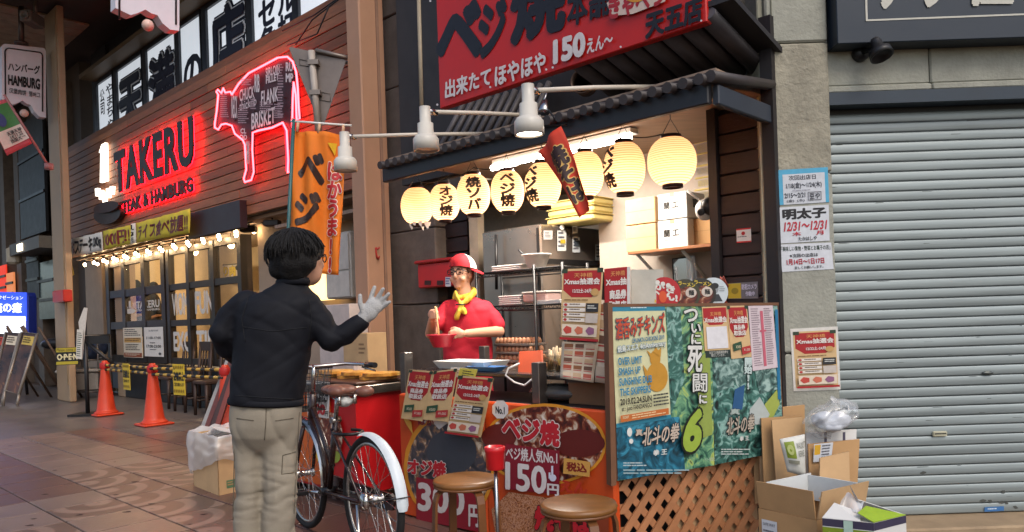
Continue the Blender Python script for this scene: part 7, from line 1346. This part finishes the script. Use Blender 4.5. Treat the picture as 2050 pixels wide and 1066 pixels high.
for s_ in (-1, 1):
    tubep('fork_blade', [(WB - 0.13, 0.045 * s_, 0.64), (WB - 0.06, 0.05 * s_, 0.5), (WB, 0.055 * s_, HZ)], [0.013, 0.012, 0.009]); tubep('chain_stay', [(BBx, 0.03 * s_, 0.29), (0, 0.062 * s_, HZ)], 0.01); tubep('seat_stay', [(0.45, 0.02 * s_, 0.66), (0, 0.062 * s_, HZ)], 0.0075)
tubep('handlebar', [(WB - 0.47, 0.27, 1.0), (WB - 0.32, 0.27, 1.0), (WB - 0.22, 0.2, 1.005), (WB - 0.19, 0, 1.0), (WB - 0.22, -0.2, 1.005), (WB - 0.32, -0.27, 1.0), (WB - 0.47, -0.27, 1.0)], 0.011, M_chrome)
for s_ in (-1, 1): tubep('grip', [(WB - 0.36, 0.27 * s_, 1.0), (WB - 0.48, 0.27 * s_, 1.0)], 0.017, M_black); tubep('brake_lever', [(WB - 0.32, 0.262 * s_, 0.985), (WB - 0.45, 0.285 * s_, 0.965)], 0.006, M_chrome)
q = MB(); q.lathe(K(BBx, 0, 0.29), [(0.022, -0.045), (0.022, 0.045)], 14, axis=lf); q.build('bottom_bracket', M_black, bike)
tubep('crank_arm', [(BBx, 0.06, 0.29), (BBx + 0.15, 0.075, 0.275)], 0.01, M_chrome); tubep('crank_arm', [(BBx, -0.06, 0.29), (BBx - 0.15, -0.075, 0.305)], 0.01, M_chrome)
for x, s_, z in ((BBx + 0.15, 1, 0.275), (BBx - 0.15, -1, 0.305)):
    q = MB(); X = Matrix.Translation(K(x, 0.13 * s_, z)) @ Matrix(((fw.x, lf.x, 0, 0), (fw.y, lf.y, 0, 0), (0, 0, 1, 0), (0, 0, 0, 1))); q.M = X; q.bev((-0.045, -0.05, -0.012), (-0.02, 0.05, 0.012), 0.004); q.bev((0.02, -0.05, -0.012), (0.045, 0.05, 0.012), 0.004); q.bb((-0.02, -0.05, -0.006), (0.02, -0.04, 0.006)); q.bb((-0.02, 0.04, -0.006), (0.02, 0.05, 0.006)); q.tube([(0, -0.06, 0), (0, 0.04, 0)], 0.006, 6); q.build('pedal', M_black, bike)
q = MB(); q.slab([K(BBx + 0.08, -0.05, 0.36), K(-0.06, -0.075, 0.365), K(-0.1, -0.075, HZ), K(-0.07, -0.075, 0.28), K(BBx + 0.08, -0.05, 0.22), K(BBx + 0.11, -0.05, 0.29)], lf * -0.016); q.build('chain_case', M_frame, bike)
for p in (((0.02, 0.075, 0.32), (-0.08, 0.11, 0.02)), ((0.02, -0.075, 0.32), (-0.08, -0.11, 0.02)), ((-0.08, 0.11, 0.02), (-0.08, -0.11, 0.02))): tubep('kickstand', p, 0.008, M_chrome)
q = MB(); q.ell(K(0.33, 0, 0.885), (0.085, 0.085, 0.034), 16, 10)
q.ell(K(0.41, 0, 0.885), (0.08, 0.075, 0.03), 14, 8); q.ell(K(0.49, 0, 0.88), (0.06, 0.035, 0.028), 14, 8); q.ell(K(0.29, 0.05, 0.885), (0.055, 0.05, 0.032), 12, 8); q.ell(K(0.15, -0.05, 0.885), (0.055, 0.05, 0.032), 12, 8)
organic('saddle', q, 0.009, 6, mat('saddle_brown', '7a5244', 0.35, var=0.12), bike)
q = MB(); 
for s_ in (-1, 1): q.tube([K(0.27, 0.045 * s_, 0.862), K(0.27, 0.045 * s_, 0.81)], 0.012, 8); q.tube([K(0.50, 0.012 * s_, 0.86), K(0.39, 0.025 * s_, 0.835), K(0.26, 0.045 * s_, 0.835)], 0.004, 5)
q.build('saddle_spring', M_chrome, bike); q = MB(); q.ell(K(0.31, 0, 0.825), (0.05, 0.05, 0.032), 12, 8); organic('saddle_bag', q, 0.008, 1, mat('bag_wrap', 'c8ccca', 0.3), bike, lambda p: 0.006 * noise.noise(p * 60))
tubep('seat_clamp', [(0.44, -0.03, 0.71), (0.43, 0.03, 0.71)], 0.018, M_chrome); q = MB(); q.tube([K(0.27 + 0.1 * math.cos(k * 0.35 + 0.6), 0.075 * math.sin(k * 0.35 + 0.6), 0.66) for k in range(15)], 0.009, 6); q.build('ring_lock', M_black, bike)
bk = [(WB - 0.02, 0.13), (WB + 0.27, 0.16)]
def bkt(u, v, z): x = WB - 0.06 + (0.3 + 0.06 * z) * u; return K(x, (0.13 + 0.05 * z) * v, 0.72 + 0.26 * z)
bo_ = bpy.data.objects.new('basket', None); C.objects.link(bo_); bo_.parent = bike; bo_.location = bkt(0.5, 0, 0) - wloc(bike)
for z in (0, 0.2, 0.4, 0.6, 0.8, 1.0): q = MB(); q.tube([bkt(0, -1, z), bkt(1, -1, z), bkt(1, 1, z), bkt(0, 1, z)], 0.006 if z == 1 else 0.0025, 5, closed=True); q.build('rail_wire', M_black, bo_)
q = MB()
for k in range(17):
    u = k / 16
    for v in (-1, 1): q.tube([bkt(u, v, 0), bkt(u, v, 1)], 0.002, 4)
    for e in (0, 1): q.tube([bkt(e, -1 + 2 * u, 0), bkt(e, -1 + 2 * u, 1)], 0.002, 4)
    q.tube([bkt(u, -1, 0), bkt(u, 1, 0)], 0.002, 4)
tag(q.build('mesh_wire', M_black, bo_), kind='stuff')
# ================================================================ PEOPLE
def loft(b, secs, n=28):
    """secs: (centre Vector, half width, half depth) stacked"""
    vs = []; fs = []
    for c, hw, hd in secs:
        for k in range(n):
            a = 2 * math.pi * k / n; ca, sa = math.cos(a), math.sin(a); e = 0.85
            vs.append(c + Vector((math.copysign(abs(ca) ** e, ca) * hw, math.copysign(abs(sa) ** e, sa) * hd, 0)))
    for i in range(len(secs) - 1):
        for k in range(n): fs.append((i * n + k, i * n + (k + 1) % n, (i + 1) * n + (k + 1) % n, (i + 1) * n + k))
    fs += [tuple(range(n - 1, -1, -1)), tuple((len(secs) - 1) * n + k for k in range(n))]; b._add(vs, fs)
def rotz(a): return Matrix.Rotation(a, 3, 'Z')
M_skin = mat('skin', 'c08f74', 0.5, var=0.06, scale=12); M_jac = mat('jacket', '13141a', 0.72, var=0.15, scale=5, bump=0.06, bscale=120, spec=0.2); M_tro = mat('trousers', '8c8373', 0.85, var=0.12, scale=6, bump=0.12, bscale=150); M_hair = mat('hair', '0d0a09', 0.8, var=0.3, scale=30, bump=0.6, bscale=120)
YM = 3.5
def J(x, y, d=0.0): return at(x, y, YM + d)
man = thing('person', 'person in dark jacket and khaki trousers seen from behind, waving gloved hand', 'person', Vector((J(535, 900).x, YM, 0)))
# body: head, neck, trunk, legs in one skin
q = MB(); fdir = math.atan2(0.55, 0.83); Rm = rotz(fdir)
hc = J(602, 523, 0.02); q.ell(hc, (0.1, 0.077, 0.115), 20, 14, rot=Rm); q.ell(hc + Rm @ Vector((0.045, 0, -0.055)), (0.055, 0.055, 0.062), 16, 10, rot=Rm); q.ell(hc + Rm @ Vector((0.102, 0, -0.02)), (0.016, 0.013, 0.024), 10, 8, rot=Rm)
for s_ in (-1, 1): q.ell(hc + Rm @ Vector((-0.005, 0.079 * s_, -0.015)), (0.022, 0.01, 0.032), 10, 8, rot=Rm)
limb(q, [J(586, 592, 0.0), hc + Vector((-0.015, 0, -0.08))], [0.05, 0.055]); limb(q, [J(540, 780), J(545, 690), J(556, 635)], [0.09, 0.09, 0.06]); limb(q, [J(503, 820), J(497, 980), Vector((J(497, 980).x, YM, 0.08))], [0.05, 0.035, 0.03]); limb(q, [J(560, 820), J(560, 980), Vector((J(560, 980).x, YM, 0.08))], [0.05, 0.035, 0.03])
limb(q, [J(505, 620), J(448, 664), J(480, 712, 0.16)], [0.03, 0.03, 0.025]); limb(q, [J(605, 622), J(662, 676, 0.0), J(722, 645, 0.0)], [0.03, 0.03, 0.025])
organic('body', q, 0.011, 4, M_skin, man)
q = MB()
q.ell(J(591, 503, 0.0), (0.118, 0.125, 0.1), 22, 14); q.ell(J(588, 520, -0.03), (0.108, 0.1, 0.09), 20, 12); q.ell(J(566, 540, -0.01), (0.062, 0.08, 0.052), 16, 10); q.ell(J(585, 545, -0.04), (0.07, 0.06, 0.05), 16, 10); q.ell(J(628, 499, 0.04), (0.045, 0.07, 0.055), 14, 10)
def hd(p): return 0.006 * noise.noise(Vector((p.x * 45, p.y * 45, p.z * 12))) + 0.006 * noise.noise(p * 14)
organic('hair', q, 0.01, 3, M_hair, man, hd)
q = MB(); hc2 = J(590, 508, 0.0); cw = J(592, 470, 0.0); rn = random.Random(4)
for k in range(800):
    a = rn.uniform(0, 2 * math.pi); d = Vector((math.cos(a), math.sin(a), 0)); face = d.dot(Rm @ Vector((1, 0, 0)))
    e0 = rn.uniform(0.0, 1.2); e1 = min(2.25 - 0.95 * max(0, face), e0 + rn.uniform(0.5, 1.15)); pts = []; jit = Vector((rn.uniform(-1, 1), rn.uniform(-1, 1), 0)) * 0.02
    for i in range(5):
        e = e0 + (e1 - e0) * i / 4; rr_ = 1.0 + (0.03 + 0.05 * (k % 9 == 0)) * rn.random()
        pts.append(hc2 + Vector((d.x * 0.121 * math.sin(e) * rr_, d.y * 0.127 * math.sin(e) * rr_, 0.112 * math.cos(e) * rr_ + 0.002)) * (1.0 if e < 1.6 else 1.0) + jit * (i / 4))
    q.tube(pts, [0.0025, 0.0042, 0.0038, 0.003, 0.0008], 5)
tag(q.build('hair_locks', M_hair, man), kind='stuff')
q = MB(); g0 = hc + Rm @ Vector((0.1, -0.045, 0.01)); q.tube([g0 + Rm @ Vector((0, 0.025 * math.cos(a), 0.018 * math.sin(a))) for a in [k * math.pi / 8 for k in range(16)]], 0.003, 5, closed=True); q.tube([g0 + Rm @ Vector((0, -0.026, 0.008)), hc + Rm @ Vector((0.0, -0.082, 0.008))], 0.003, 5); q.build('glasses', M_black, man)
def crease(p, a, b, c): return (1.0 - min(1.0, 2.6 * abs(noise.noise(Vector((p.x * a + p.z * b, p.y * a, p.z * c)))))) ** 2
def folds(p, amp, k=1.0):
    """broad drape plus a few sharp crease lines"""
    return amp * (0.75 * noise.noise(Vector((p.x * 5 * k, p.y * 5, p.z * 8 * k))) - 0.5 * crease(p, 3.6 * k, 5.0, 4.5 * k) - 0.4 * crease(p + Vector((3, 1, 7)), 4 * k, -6.0, 5.5 * k))
q = MB()
loft(q, [(J(533, 806, -0.0), 0.166, 0.138), (J(534, 795), 0.17, 0.14), (J(538, 765), 0.172, 0.138), (J(544, 720), 0.178, 0.136), (J(549, 670), 0.188, 0.136), (J(553, 630), 0.196, 0.13), (J(559, 606), 0.19, 0.115), (J(568, 590), 0.14, 0.09), (J(580, 574), 0.085, 0.075), (J(586, 564), 0.07, 0.066)])
limb(q, [J(497, 614), J(466, 635), J(446, 666, -0.02), J(458, 695, 0.05), J(482, 716, 0.15)], [0.082, 0.074, 0.066, 0.062, 0.056]); limb(q, [J(614, 616), J(638, 645, 0.0), J(663, 678, 0.0), J(690, 671, 0.0), J(722, 645, 0.0)], [0.08, 0.072, 0.064, 0.056, 0.045])
organic('jacket', q, 0.009, 6, M_jac, man, lambda p: 0.008 * noise.noise(Vector((p.x * 6, p.y * 6, p.z * 5))) - 0.0055 * crease(p, 4.5, 7, 2.5) - 0.004 * crease(p + Vector((3, 1, 7)), 5, -8, 3))
q = MB(); q.tube([J(586 + 30 * math.cos(a), 566 + 4 * math.sin(a) - 2 * math.cos(a), 0.065 * math.sin(a)) for a in [k * math.pi / 12 for k in range(24)]], 0.015, 8, closed=True, flat=(1.3, 0.8)); q.build('collar', M_jac, man)
q = MB(); q.tube([J(533, 803) + Vector((0.17 * math.cos(a), 0.14 * math.sin(a), 0.012 * math.cos(a) * -1)) for a in [k * math.pi / 20 for k in range(40)]], 0.008, 6, closed=True, flat=(2.0, 0.7)); q.build('jacket_hem', M_jac, man)
q = MB(); loft(q, [(J(531, 905), 0.1, 0.06), (J(531, 890), 0.128, 0.09), (J(532, 872), 0.15, 0.118), (J(532, 850), 0.16, 0.13), (J(533, 825), 0.162, 0.134), (J(533, 790), 0.155, 0.125)])
def leg(x1, x2, x3, r1, r2, r3): limb(q, [J(x1, 845), J(x2, 915), J(x2, 975), J(x3, 1040), Vector((J(x3, 1040).x, YM + 0.01, 0.06))], [r1, r2, r2 * 0.96, r3, r3 * 0.95])
leg(500, 498, 495, 0.092, 0.072, 0.067); leg(563, 562, 558, 0.096, 0.085, 0.08)
def tf(p): return 0.008 * noise.noise(Vector((p.x * 9, p.y * 9, p.z * 4))) - 0.008 * crease(p + Vector((1, 2, 3)), 8, 4, 2.5) - 0.009 * crease(p, 5, 3, 22) * max(0, 1 - abs(p.z - 0.5) / 0.2)
organic('trousers', q, 0.009, 9, M_tro, man, tf)
for s_, x in ((0, 497), (1, 564)):
    q = MB(); P = Vector((J(x, 1040).x, YM + 0.05, 0)); q.ell(P + Vector((0, 0.04, 0.045)), (0.048, 0.14, 0.045), 14, 10); q.ell(P + Vector((0, -0.05, 0.06)), (0.045, 0.05, 0.06), 14, 10); organic('shoe', q, 0.012, 3, M_black, man)
from mathutils.bvhtree import BVHTree
def seams(o, runs, m, rad=0.0022):
    L = wloc(o); bv = BVHTree.FromPolygons([v.co + L for v in o.data.vertices], [tuple(p.vertices) for p in o.data.polygons])
    for run in runs:
        pts = []
        for (xa, ya), (xb, yb) in zip(run, run[1:]):
            for i in range(9):
                d = ray(xa + (xb - xa) * i / 9, ya + (yb - ya) * i / 9).normalized(); h = bv.ray_cast(Vector((0, 0, CAMH)), d)
                if h[0] is not None: pts.append(h[0] + h[1] * 0.0006)
        if len(pts) > 3: q_ = MB(); q_.tube(pts, rad, 5); q_.build('seam', m, o)
for ch in list(man.children):
    if ch.name.startswith('jacket') and 'hem' not in ch.name: seams(ch, [[(497, 596), (484, 640), (492, 690)], [(618, 600), (624, 640), (616, 690)], [(487, 655), (545, 664), (622, 655)], [(470, 792), (535, 797), (600, 800)]], mat('seam_dark_cloth', '0c0d11', 0.8, var=0))
    if ch.name.startswith('trousers'): seams(ch, [[(533, 815), (532, 850), (529, 885)], [(474, 838), (512, 843)], [(551, 843), (592, 837)], [(599, 825), (596, 880), (592, 940), (588, 1040)], [(470, 900), (467, 980), (467, 1050)], [(592, 905), (566, 912), (564, 950), (590, 946)]], mat('seam_khaki', '5f574a', 0.9, var=0))
q = MB(); P = J(740, 624, -0.01); wv = (J(760, 596) - J(722, 645)).normalized(); sv_ = Vector((wv.z, 0.25, -wv.x)).normalized()
limb(q, [J(722, 645), J(733, 632)], [0.034, 0.036]); q.ell(P, (0.042, 0.026, 0.048), 14, 10, rot=Matrix.Rotation(math.radians(32), 3, 'Y')); q.ell(P + wv * 0.03, (0.042, 0.022, 0.035), 14, 10, rot=Matrix.Rotation(math.radians(32), 3, 'Y'))
for bx_, by_, mx_, my_, ex, ey, d_ in ((741, 603, 745, 589, 750, 575, 0.0), (751, 606, 759, 592, 767, 579, -0.01), (757, 612, 768, 600, 778, 589, -0.012), (760, 620, 770, 612, 780, 605, -0.01)): limb(q, [J(bx_, by_, 0.0), J(mx_, my_, d_), J(ex, ey, d_ * 2)], [0.0125, 0.0115, 0.0095], n=10)
limb(q, [J(727, 625, -0.02), J(721, 607, -0.03), J(721, 592, -0.03)], [0.0145, 0.0125, 0.0105], n=10)
organic('glove', q, 0.0052, 3, mat('glove_knit', 'a9a8a6', 0.9, var=0.1, bump=0.5, bscale=160), man)
# ---------------------------------------------------------------- the vendor
YV = 5.55
def V(x, y, d=0.0): return at(x, y, YV + d)
ven = thing('person', 'smiling vendor in red T-shirt, cap and yellow scarf stirring a red bowl', 'person', Vector((V(936, 700).x, YV, 0.05)))
fa = math.atan2(-0.9, -0.42); Rv = rotz(fa); hv = V(924, 548)
q = MB(); q.ell(hv, (0.092, 0.072, 0.112), 24, 18, rot=Rv); q.ell(hv + Rv @ Vector((0.03, 0, -0.055)), (0.06, 0.055, 0.062), 18, 12, rot=Rv); q.ell(hv + Rv @ Vector((0.066, 0, -0.095)), (0.022, 0.028, 0.022), 12, 8, rot=Rv); q.ell(hv + Rv @ Vector((0.096, 0, -0.025)), (0.018, 0.015, 0.018), 12, 8, rot=Rv); limb(q, [hv + Rv @ Vector((0.086, 0, 0.015)), hv + Rv @ Vector((0.1, 0, -0.02))], [0.009, 0.012], n=8)
for s_ in (-1, 1): q.ell(hv + Rv @ Vector((0.0, 0.074 * s_, -0.015)), (0.02, 0.01, 0.03), 10, 8, rot=Rv); q.ell(hv + Rv @ Vector((0.065, 0.04 * s_, -0.045)), (0.026, 0.025, 0.022), 12, 8, rot=Rv)
limb(q, [V(930, 598), V(927, 572)], [0.06, 0.055]); limb(q, [V(936, 760), V(936, 690), V(934, 635)], [0.1, 0.1, 0.07]); limb(q, [V(898, 620), V(968, 622)], [0.03, 0.03])
eL, wL = V(862, 668, -0.14), V(866, 640, -0.3); eR, wR = V(999, 664, -0.06), V(935, 668, -0.32)
limb(q, [V(896, 622), V(876, 646, -0.09), eL, wL], [0.03, 0.04, 0.042, 0.03]); limb(q, [V(972, 624), V(992, 650, -0.03), eR, wR], [0.03, 0.044, 0.043, 0.029])
# right hand holding chopsticks, left hand at the bowl's rim
hl = wL + Vector((0.005, -0.03, 0.035)); q.ell(hl, (0.035, 0.03, 0.038), 12, 10)
for k in range(4): a = hl + Vector((0.018 + 0.004 * k, -0.026, 0.022 - 0.016 * k)); limb(q, [hl + Vector((-0.012, -0.022, 0.022 - 0.016 * k)), a + Vector((-0.008, -0.014, 0)), a + Vector((0.018, 0.002, -0.008))], [0.0095, 0.009, 0.008], n=8)
limb(q, [hl + Vector((0.012, 0.0, 0.03)), hl + Vector((0.03, -0.022, 0.03)), hl + Vector((0.038, -0.034, 0.012))], [0.011, 0.01, 0.008], n=8)
hr_ = wR + Vector((-0.05, -0.03, 0.0)); q.ell(hr_, (0.045, 0.03, 0.032), 12, 10)
for k in range(4): z = 0.022 - 0.016 * k; limb(q, [hr_ + Vector((-0.03, -0.018, z)), hr_ + Vector((-0.06, -0.026, z - 0.004)), hr_ + Vector((-0.075, -0.006, z - 0.01))], [0.0098, 0.0092, 0.008], n=8)
limb(q, [hr_ + Vector((0.0, 0.0, 0.03)), hr_ + Vector((-0.035, -0.005, 0.044)), hr_ + Vector((-0.06, 0.004, 0.038))], [0.012, 0.011, 0.009], n=8)
organic('body', q, 0.0075, 3, M_skin, ven)
M_tee = mat('tee_red', 'b81e30', 0.8, var=0.1, scale=5, bump=0.15, bscale=60)
q = MB(); loft(q, [(V(938, 830), 0.19, 0.13), (V(938, 760), 0.188, 0.13), (V(937, 700), 0.186, 0.13), (V(935, 650), 0.19, 0.13), (V(934, 622), 0.185, 0.12), (V(933, 606), 0.145, 0.095), (V(931, 597), 0.09, 0.075)])
limb(q, [V(898, 618), V(885, 632, -0.03), V(877, 646, -0.08)], [0.07, 0.066, 0.062]); limb(q, [V(970, 619), V(984, 636, -0.01), V(994, 652, -0.03)], [0.072, 0.07, 0.068])
organic('t_shirt', q, 0.012, 4, M_tee, ven, lambda p: folds(p, 0.01))
q = MB(); loft(q, [(V(938, 832), 0.17, 0.12), (V(938, 790), 0.185, 0.125)])
for x in (915, 960): limb(q, [V(x, 825), Vector((V(x, 825).x, YV, 0.5)), Vector((V(x, 825).x, YV, 0.1))], [0.09, 0.075, 0.06])
organic('trousers', q, 0.02, 3, mat('jeans', '23283a', 0.85), ven)
M_scarf = mat('scarf_yellow', 'cdab38', 0.75, var=0.1, bump=0.15, bscale=50)
q = MB()
for k in range(20): a = 2 * math.pi * k / 20; q.ell(V(930, 590) + Vector((0.073 * math.cos(a), 0.066 * math.sin(a), 0.028 * math.sin(a) + 0.016 * math.cos(a))), (0.022, 0.018, 0.03), 10, 8)
q.tube([V(950, 584, -0.045), V(940, 597, -0.11), V(925, 609, -0.145)], [0.03, 0.032, 0.02], 10, flat=(0.95, 0.5)); q.tube([V(912, 586, -0.06), V(915, 598, -0.115), V(922, 609, -0.145)], [0.026, 0.028, 0.02], 10, flat=(0.95, 0.5)); q.ell(V(923, 609, -0.15), (0.022, 0.018, 0.02), 10, 8)
q.tube([V(923, 610, -0.15), V(919, 622, -0.155), V(915, 634, -0.15), V(914, 641, -0.15)], [0.02, 0.04, 0.05, 0.034], 12, flat=(0.4, 1)); q.tube([V(924, 610, -0.145), V(929, 620, -0.15), V(932, 630, -0.145)], [0.018, 0.034, 0.03], 12, flat=(0.4, 1))
organic('scarf', q, 0.009, 3, M_scarf, ven, lambda p: 0.006 * noise.noise(Vector((p.x * 40, p.y * 40, p.z * 12))))
q = MB(); q.tube([V(922, 610, -0.15) + Vector((0.032 * math.cos(a), 0.03 * math.sin(a), 0)) for a in [k * math.pi / 8 for k in range(16)]], 0.005, 6, closed=True); q.build('scarf_ring', M_black, ven)
# cap, hair, face
q = MB(); q.ell(hv + Rv @ Vector((-0.012, 0, 0.01)), (0.098, 0.084, 0.108), 20, 14, rot=Rv); cut = hv.z + 0.0
def hairf(p): return 0.005 * noise.noise(p * 50)
q2 = MB(); q2.ell(hv + Rv @ Vector((-0.045, 0, -0.01)), (0.058, 0.08, 0.082), 18, 12, rot=Rv); q2.ell(hv + Rv @ Vector((0.045, 0.03, 0.055)), (0.045, 0.045, 0.022), 14, 8, rot=Rv); q2.ell(hv + Rv @ Vector((0.02, -0.066, 0.02)), (0.02, 0.016, 0.03), 12, 8, rot=Rv); q2.ell(hv + Rv @ Vector((0.02, 0.066, 0.02)), (0.02, 0.016, 0.03), 12, 8, rot=Rv); organic('hair', q2, 0.008, 2, mat('hair_brown', '54321f', 0.5, var=0.3, bump=0.5, bscale=120), ven, hairf)
cc = hv + Rv @ Vector((-0.012, 0, 0.05)) + Vector((0.006, 0, 0)); M_capr = mat('cap_red', 'ae1c28', 0.75, var=0.1); M_capw = mat('cap_white', 'cfc6bc', 0.75, var=0.06)
cap = MB(); n = 28; vs = []; fs = []; rows = 9
for i in range(rows):
    e = math.pi / 2 * i / (rows - 1)
    for k in range(n): a = 2 * math.pi * k / n; vs.append(cc + Rv @ Vector((math.cos(a) * 0.112 * math.cos(e), math.sin(a) * 0.1 * math.cos(e), 0.1 * math.sin(e) ** 0.9 if e else 0)) + Vector((0, 0, -0.02 * (math.cos(a + fa) > 0) * math.cos(e) * math.cos(a + fa))))
for i in range(rows - 1):
    for k in range(n):
        fs.append((i * n + k, i * n + (k + 1) % n, (i + 1) * n + (k + 1) % n, (i + 1) * n + k))
cap._add(vs, fs, True)
for j, f in enumerate(fs):
    a = (j % n) * 360.0 / n
    cap.mi[j] = 1 if 60 <= a < 128 or 240 <= a < 300 else 0
co = cap.build('cap', [M_capr, M_capw], ven)
q = MB(); bd_ = Vector((0.86, -0.25, -0.45)).normalized(); bc = cc + Vector((0.085, -0.02, -0.03)); sx_ = Vector((0.25, 0.95, 0)).normalized()
pts = [bc + sx_ * (0.085 * math.cos(a)) + bd_ * (0.075 * max(0, math.sin(a))) for a in [k * math.pi / 12 for k in range(13)]]; q.slab(pts, (0, 0, 0.008)); q.build('cap_bill', M_capr, ven)
for s_ in (-1, 1):
    g0 = hv + Rv @ Vector((0.095, 0.036 * s_, 0.008)); q = MB(); q.tube([g0 + Rv @ Vector((0, 0.029 * math.copysign(abs(math.cos(a)) ** 0.6, math.cos(a)), 0.018 * math.copysign(abs(math.sin(a)) ** 0.6, math.sin(a)))) for a in [k * math.pi / 8 for k in range(16)]], 0.0034, 5, closed=True); q.build('glasses_frame', M_black, ven)
    q = MB(); q.tube([g0 + Rv @ Vector((0, 0.029 * s_, 0.006)), hv + Rv @ Vector((0.02, 0.079 * s_, 0.004))], 0.003, 5); q.build('glasses_arm', M_black, ven)
    q = MB(); q.ell(hv + Rv @ Vector((0.082, 0.034 * s_, 0.006)), (0.008, 0.013, 0.0055), 12, 8, rot=Rv); q.build('eye', mat('eye_dark', '2a1c16', 0.3, var=0), ven)
    q = MB(); q.tube([hv + Rv @ Vector((0.09, 0.016 * s_, 0.034)), hv + Rv @ Vector((0.088, 0.036 * s_, 0.038)), hv + Rv @ Vector((0.075, 0.055 * s_, 0.03))], 0.004, 5); q.build('eyebrow', mat('hair_brown', '54321f'), ven)
q = MB(); q.tube([hv + Rv @ Vector((0.095, 0.008 * s_, 0.012)) for s_ in (-1, 1)], 0.003, 5); q.build('glasses_bridge', M_black, ven)
q = MB(); q.tube([hv + Rv @ Vector((0.084 - 14 * y_ * y_, y_, -0.064 + 7 * y_ * y_)) for y_ in (-0.03, -0.018, 0, 0.018, 0.03)], [0.002, 0.0045, 0.0055, 0.0045, 0.002], 6); q.build('mouth', mat('lips', '8a4038', 0.5, var=0), ven)
bw_c = V(884, 678, -0.42); q = MB(); q.lathe(bw_c - Vector((0, 0, 0.06)), [(0.055, 0), (0.06, 0.003), (0.092, 0.075), (0.106, 0.082), (0.106, 0.088), (0.096, 0.088), (0.086, 0.078), (0.055, 0.008), (0.001, 0.006)], 32); q.build('stirring_bowl', mat('bowl_red', 'b02434', 0.35, var=0.06), None, 'red plastic bowl held in the vendor hands', 'bowl')
q = MB(); q.lathe(bw_c - Vector((0, 0, 0.06)), [(0.001, 0.05), (0.078, 0.05)], 24, cap=False); q.build('batter', mat('batter', 'c8a878', 0.5), None, 'pale batter inside the red bowl', 'batter')
q = MB(); q.tube([hl + Vector((0.03, -0.035, 0.05)), bw_c + Vector((-0.02, 0, -0.02))], [0.006, 0.004], 8); q.tube([hl + Vector((0.022, -0.03, 0.055)), bw_c + Vector((-0.01, 0.01, -0.02))], [0.006, 0.004], 8); q.build('cooking_chopsticks', mat('wood_pale', 'c8a070', 0.6), None, 'pair of long cooking chopsticks standing in red bowl', 'chopsticks')
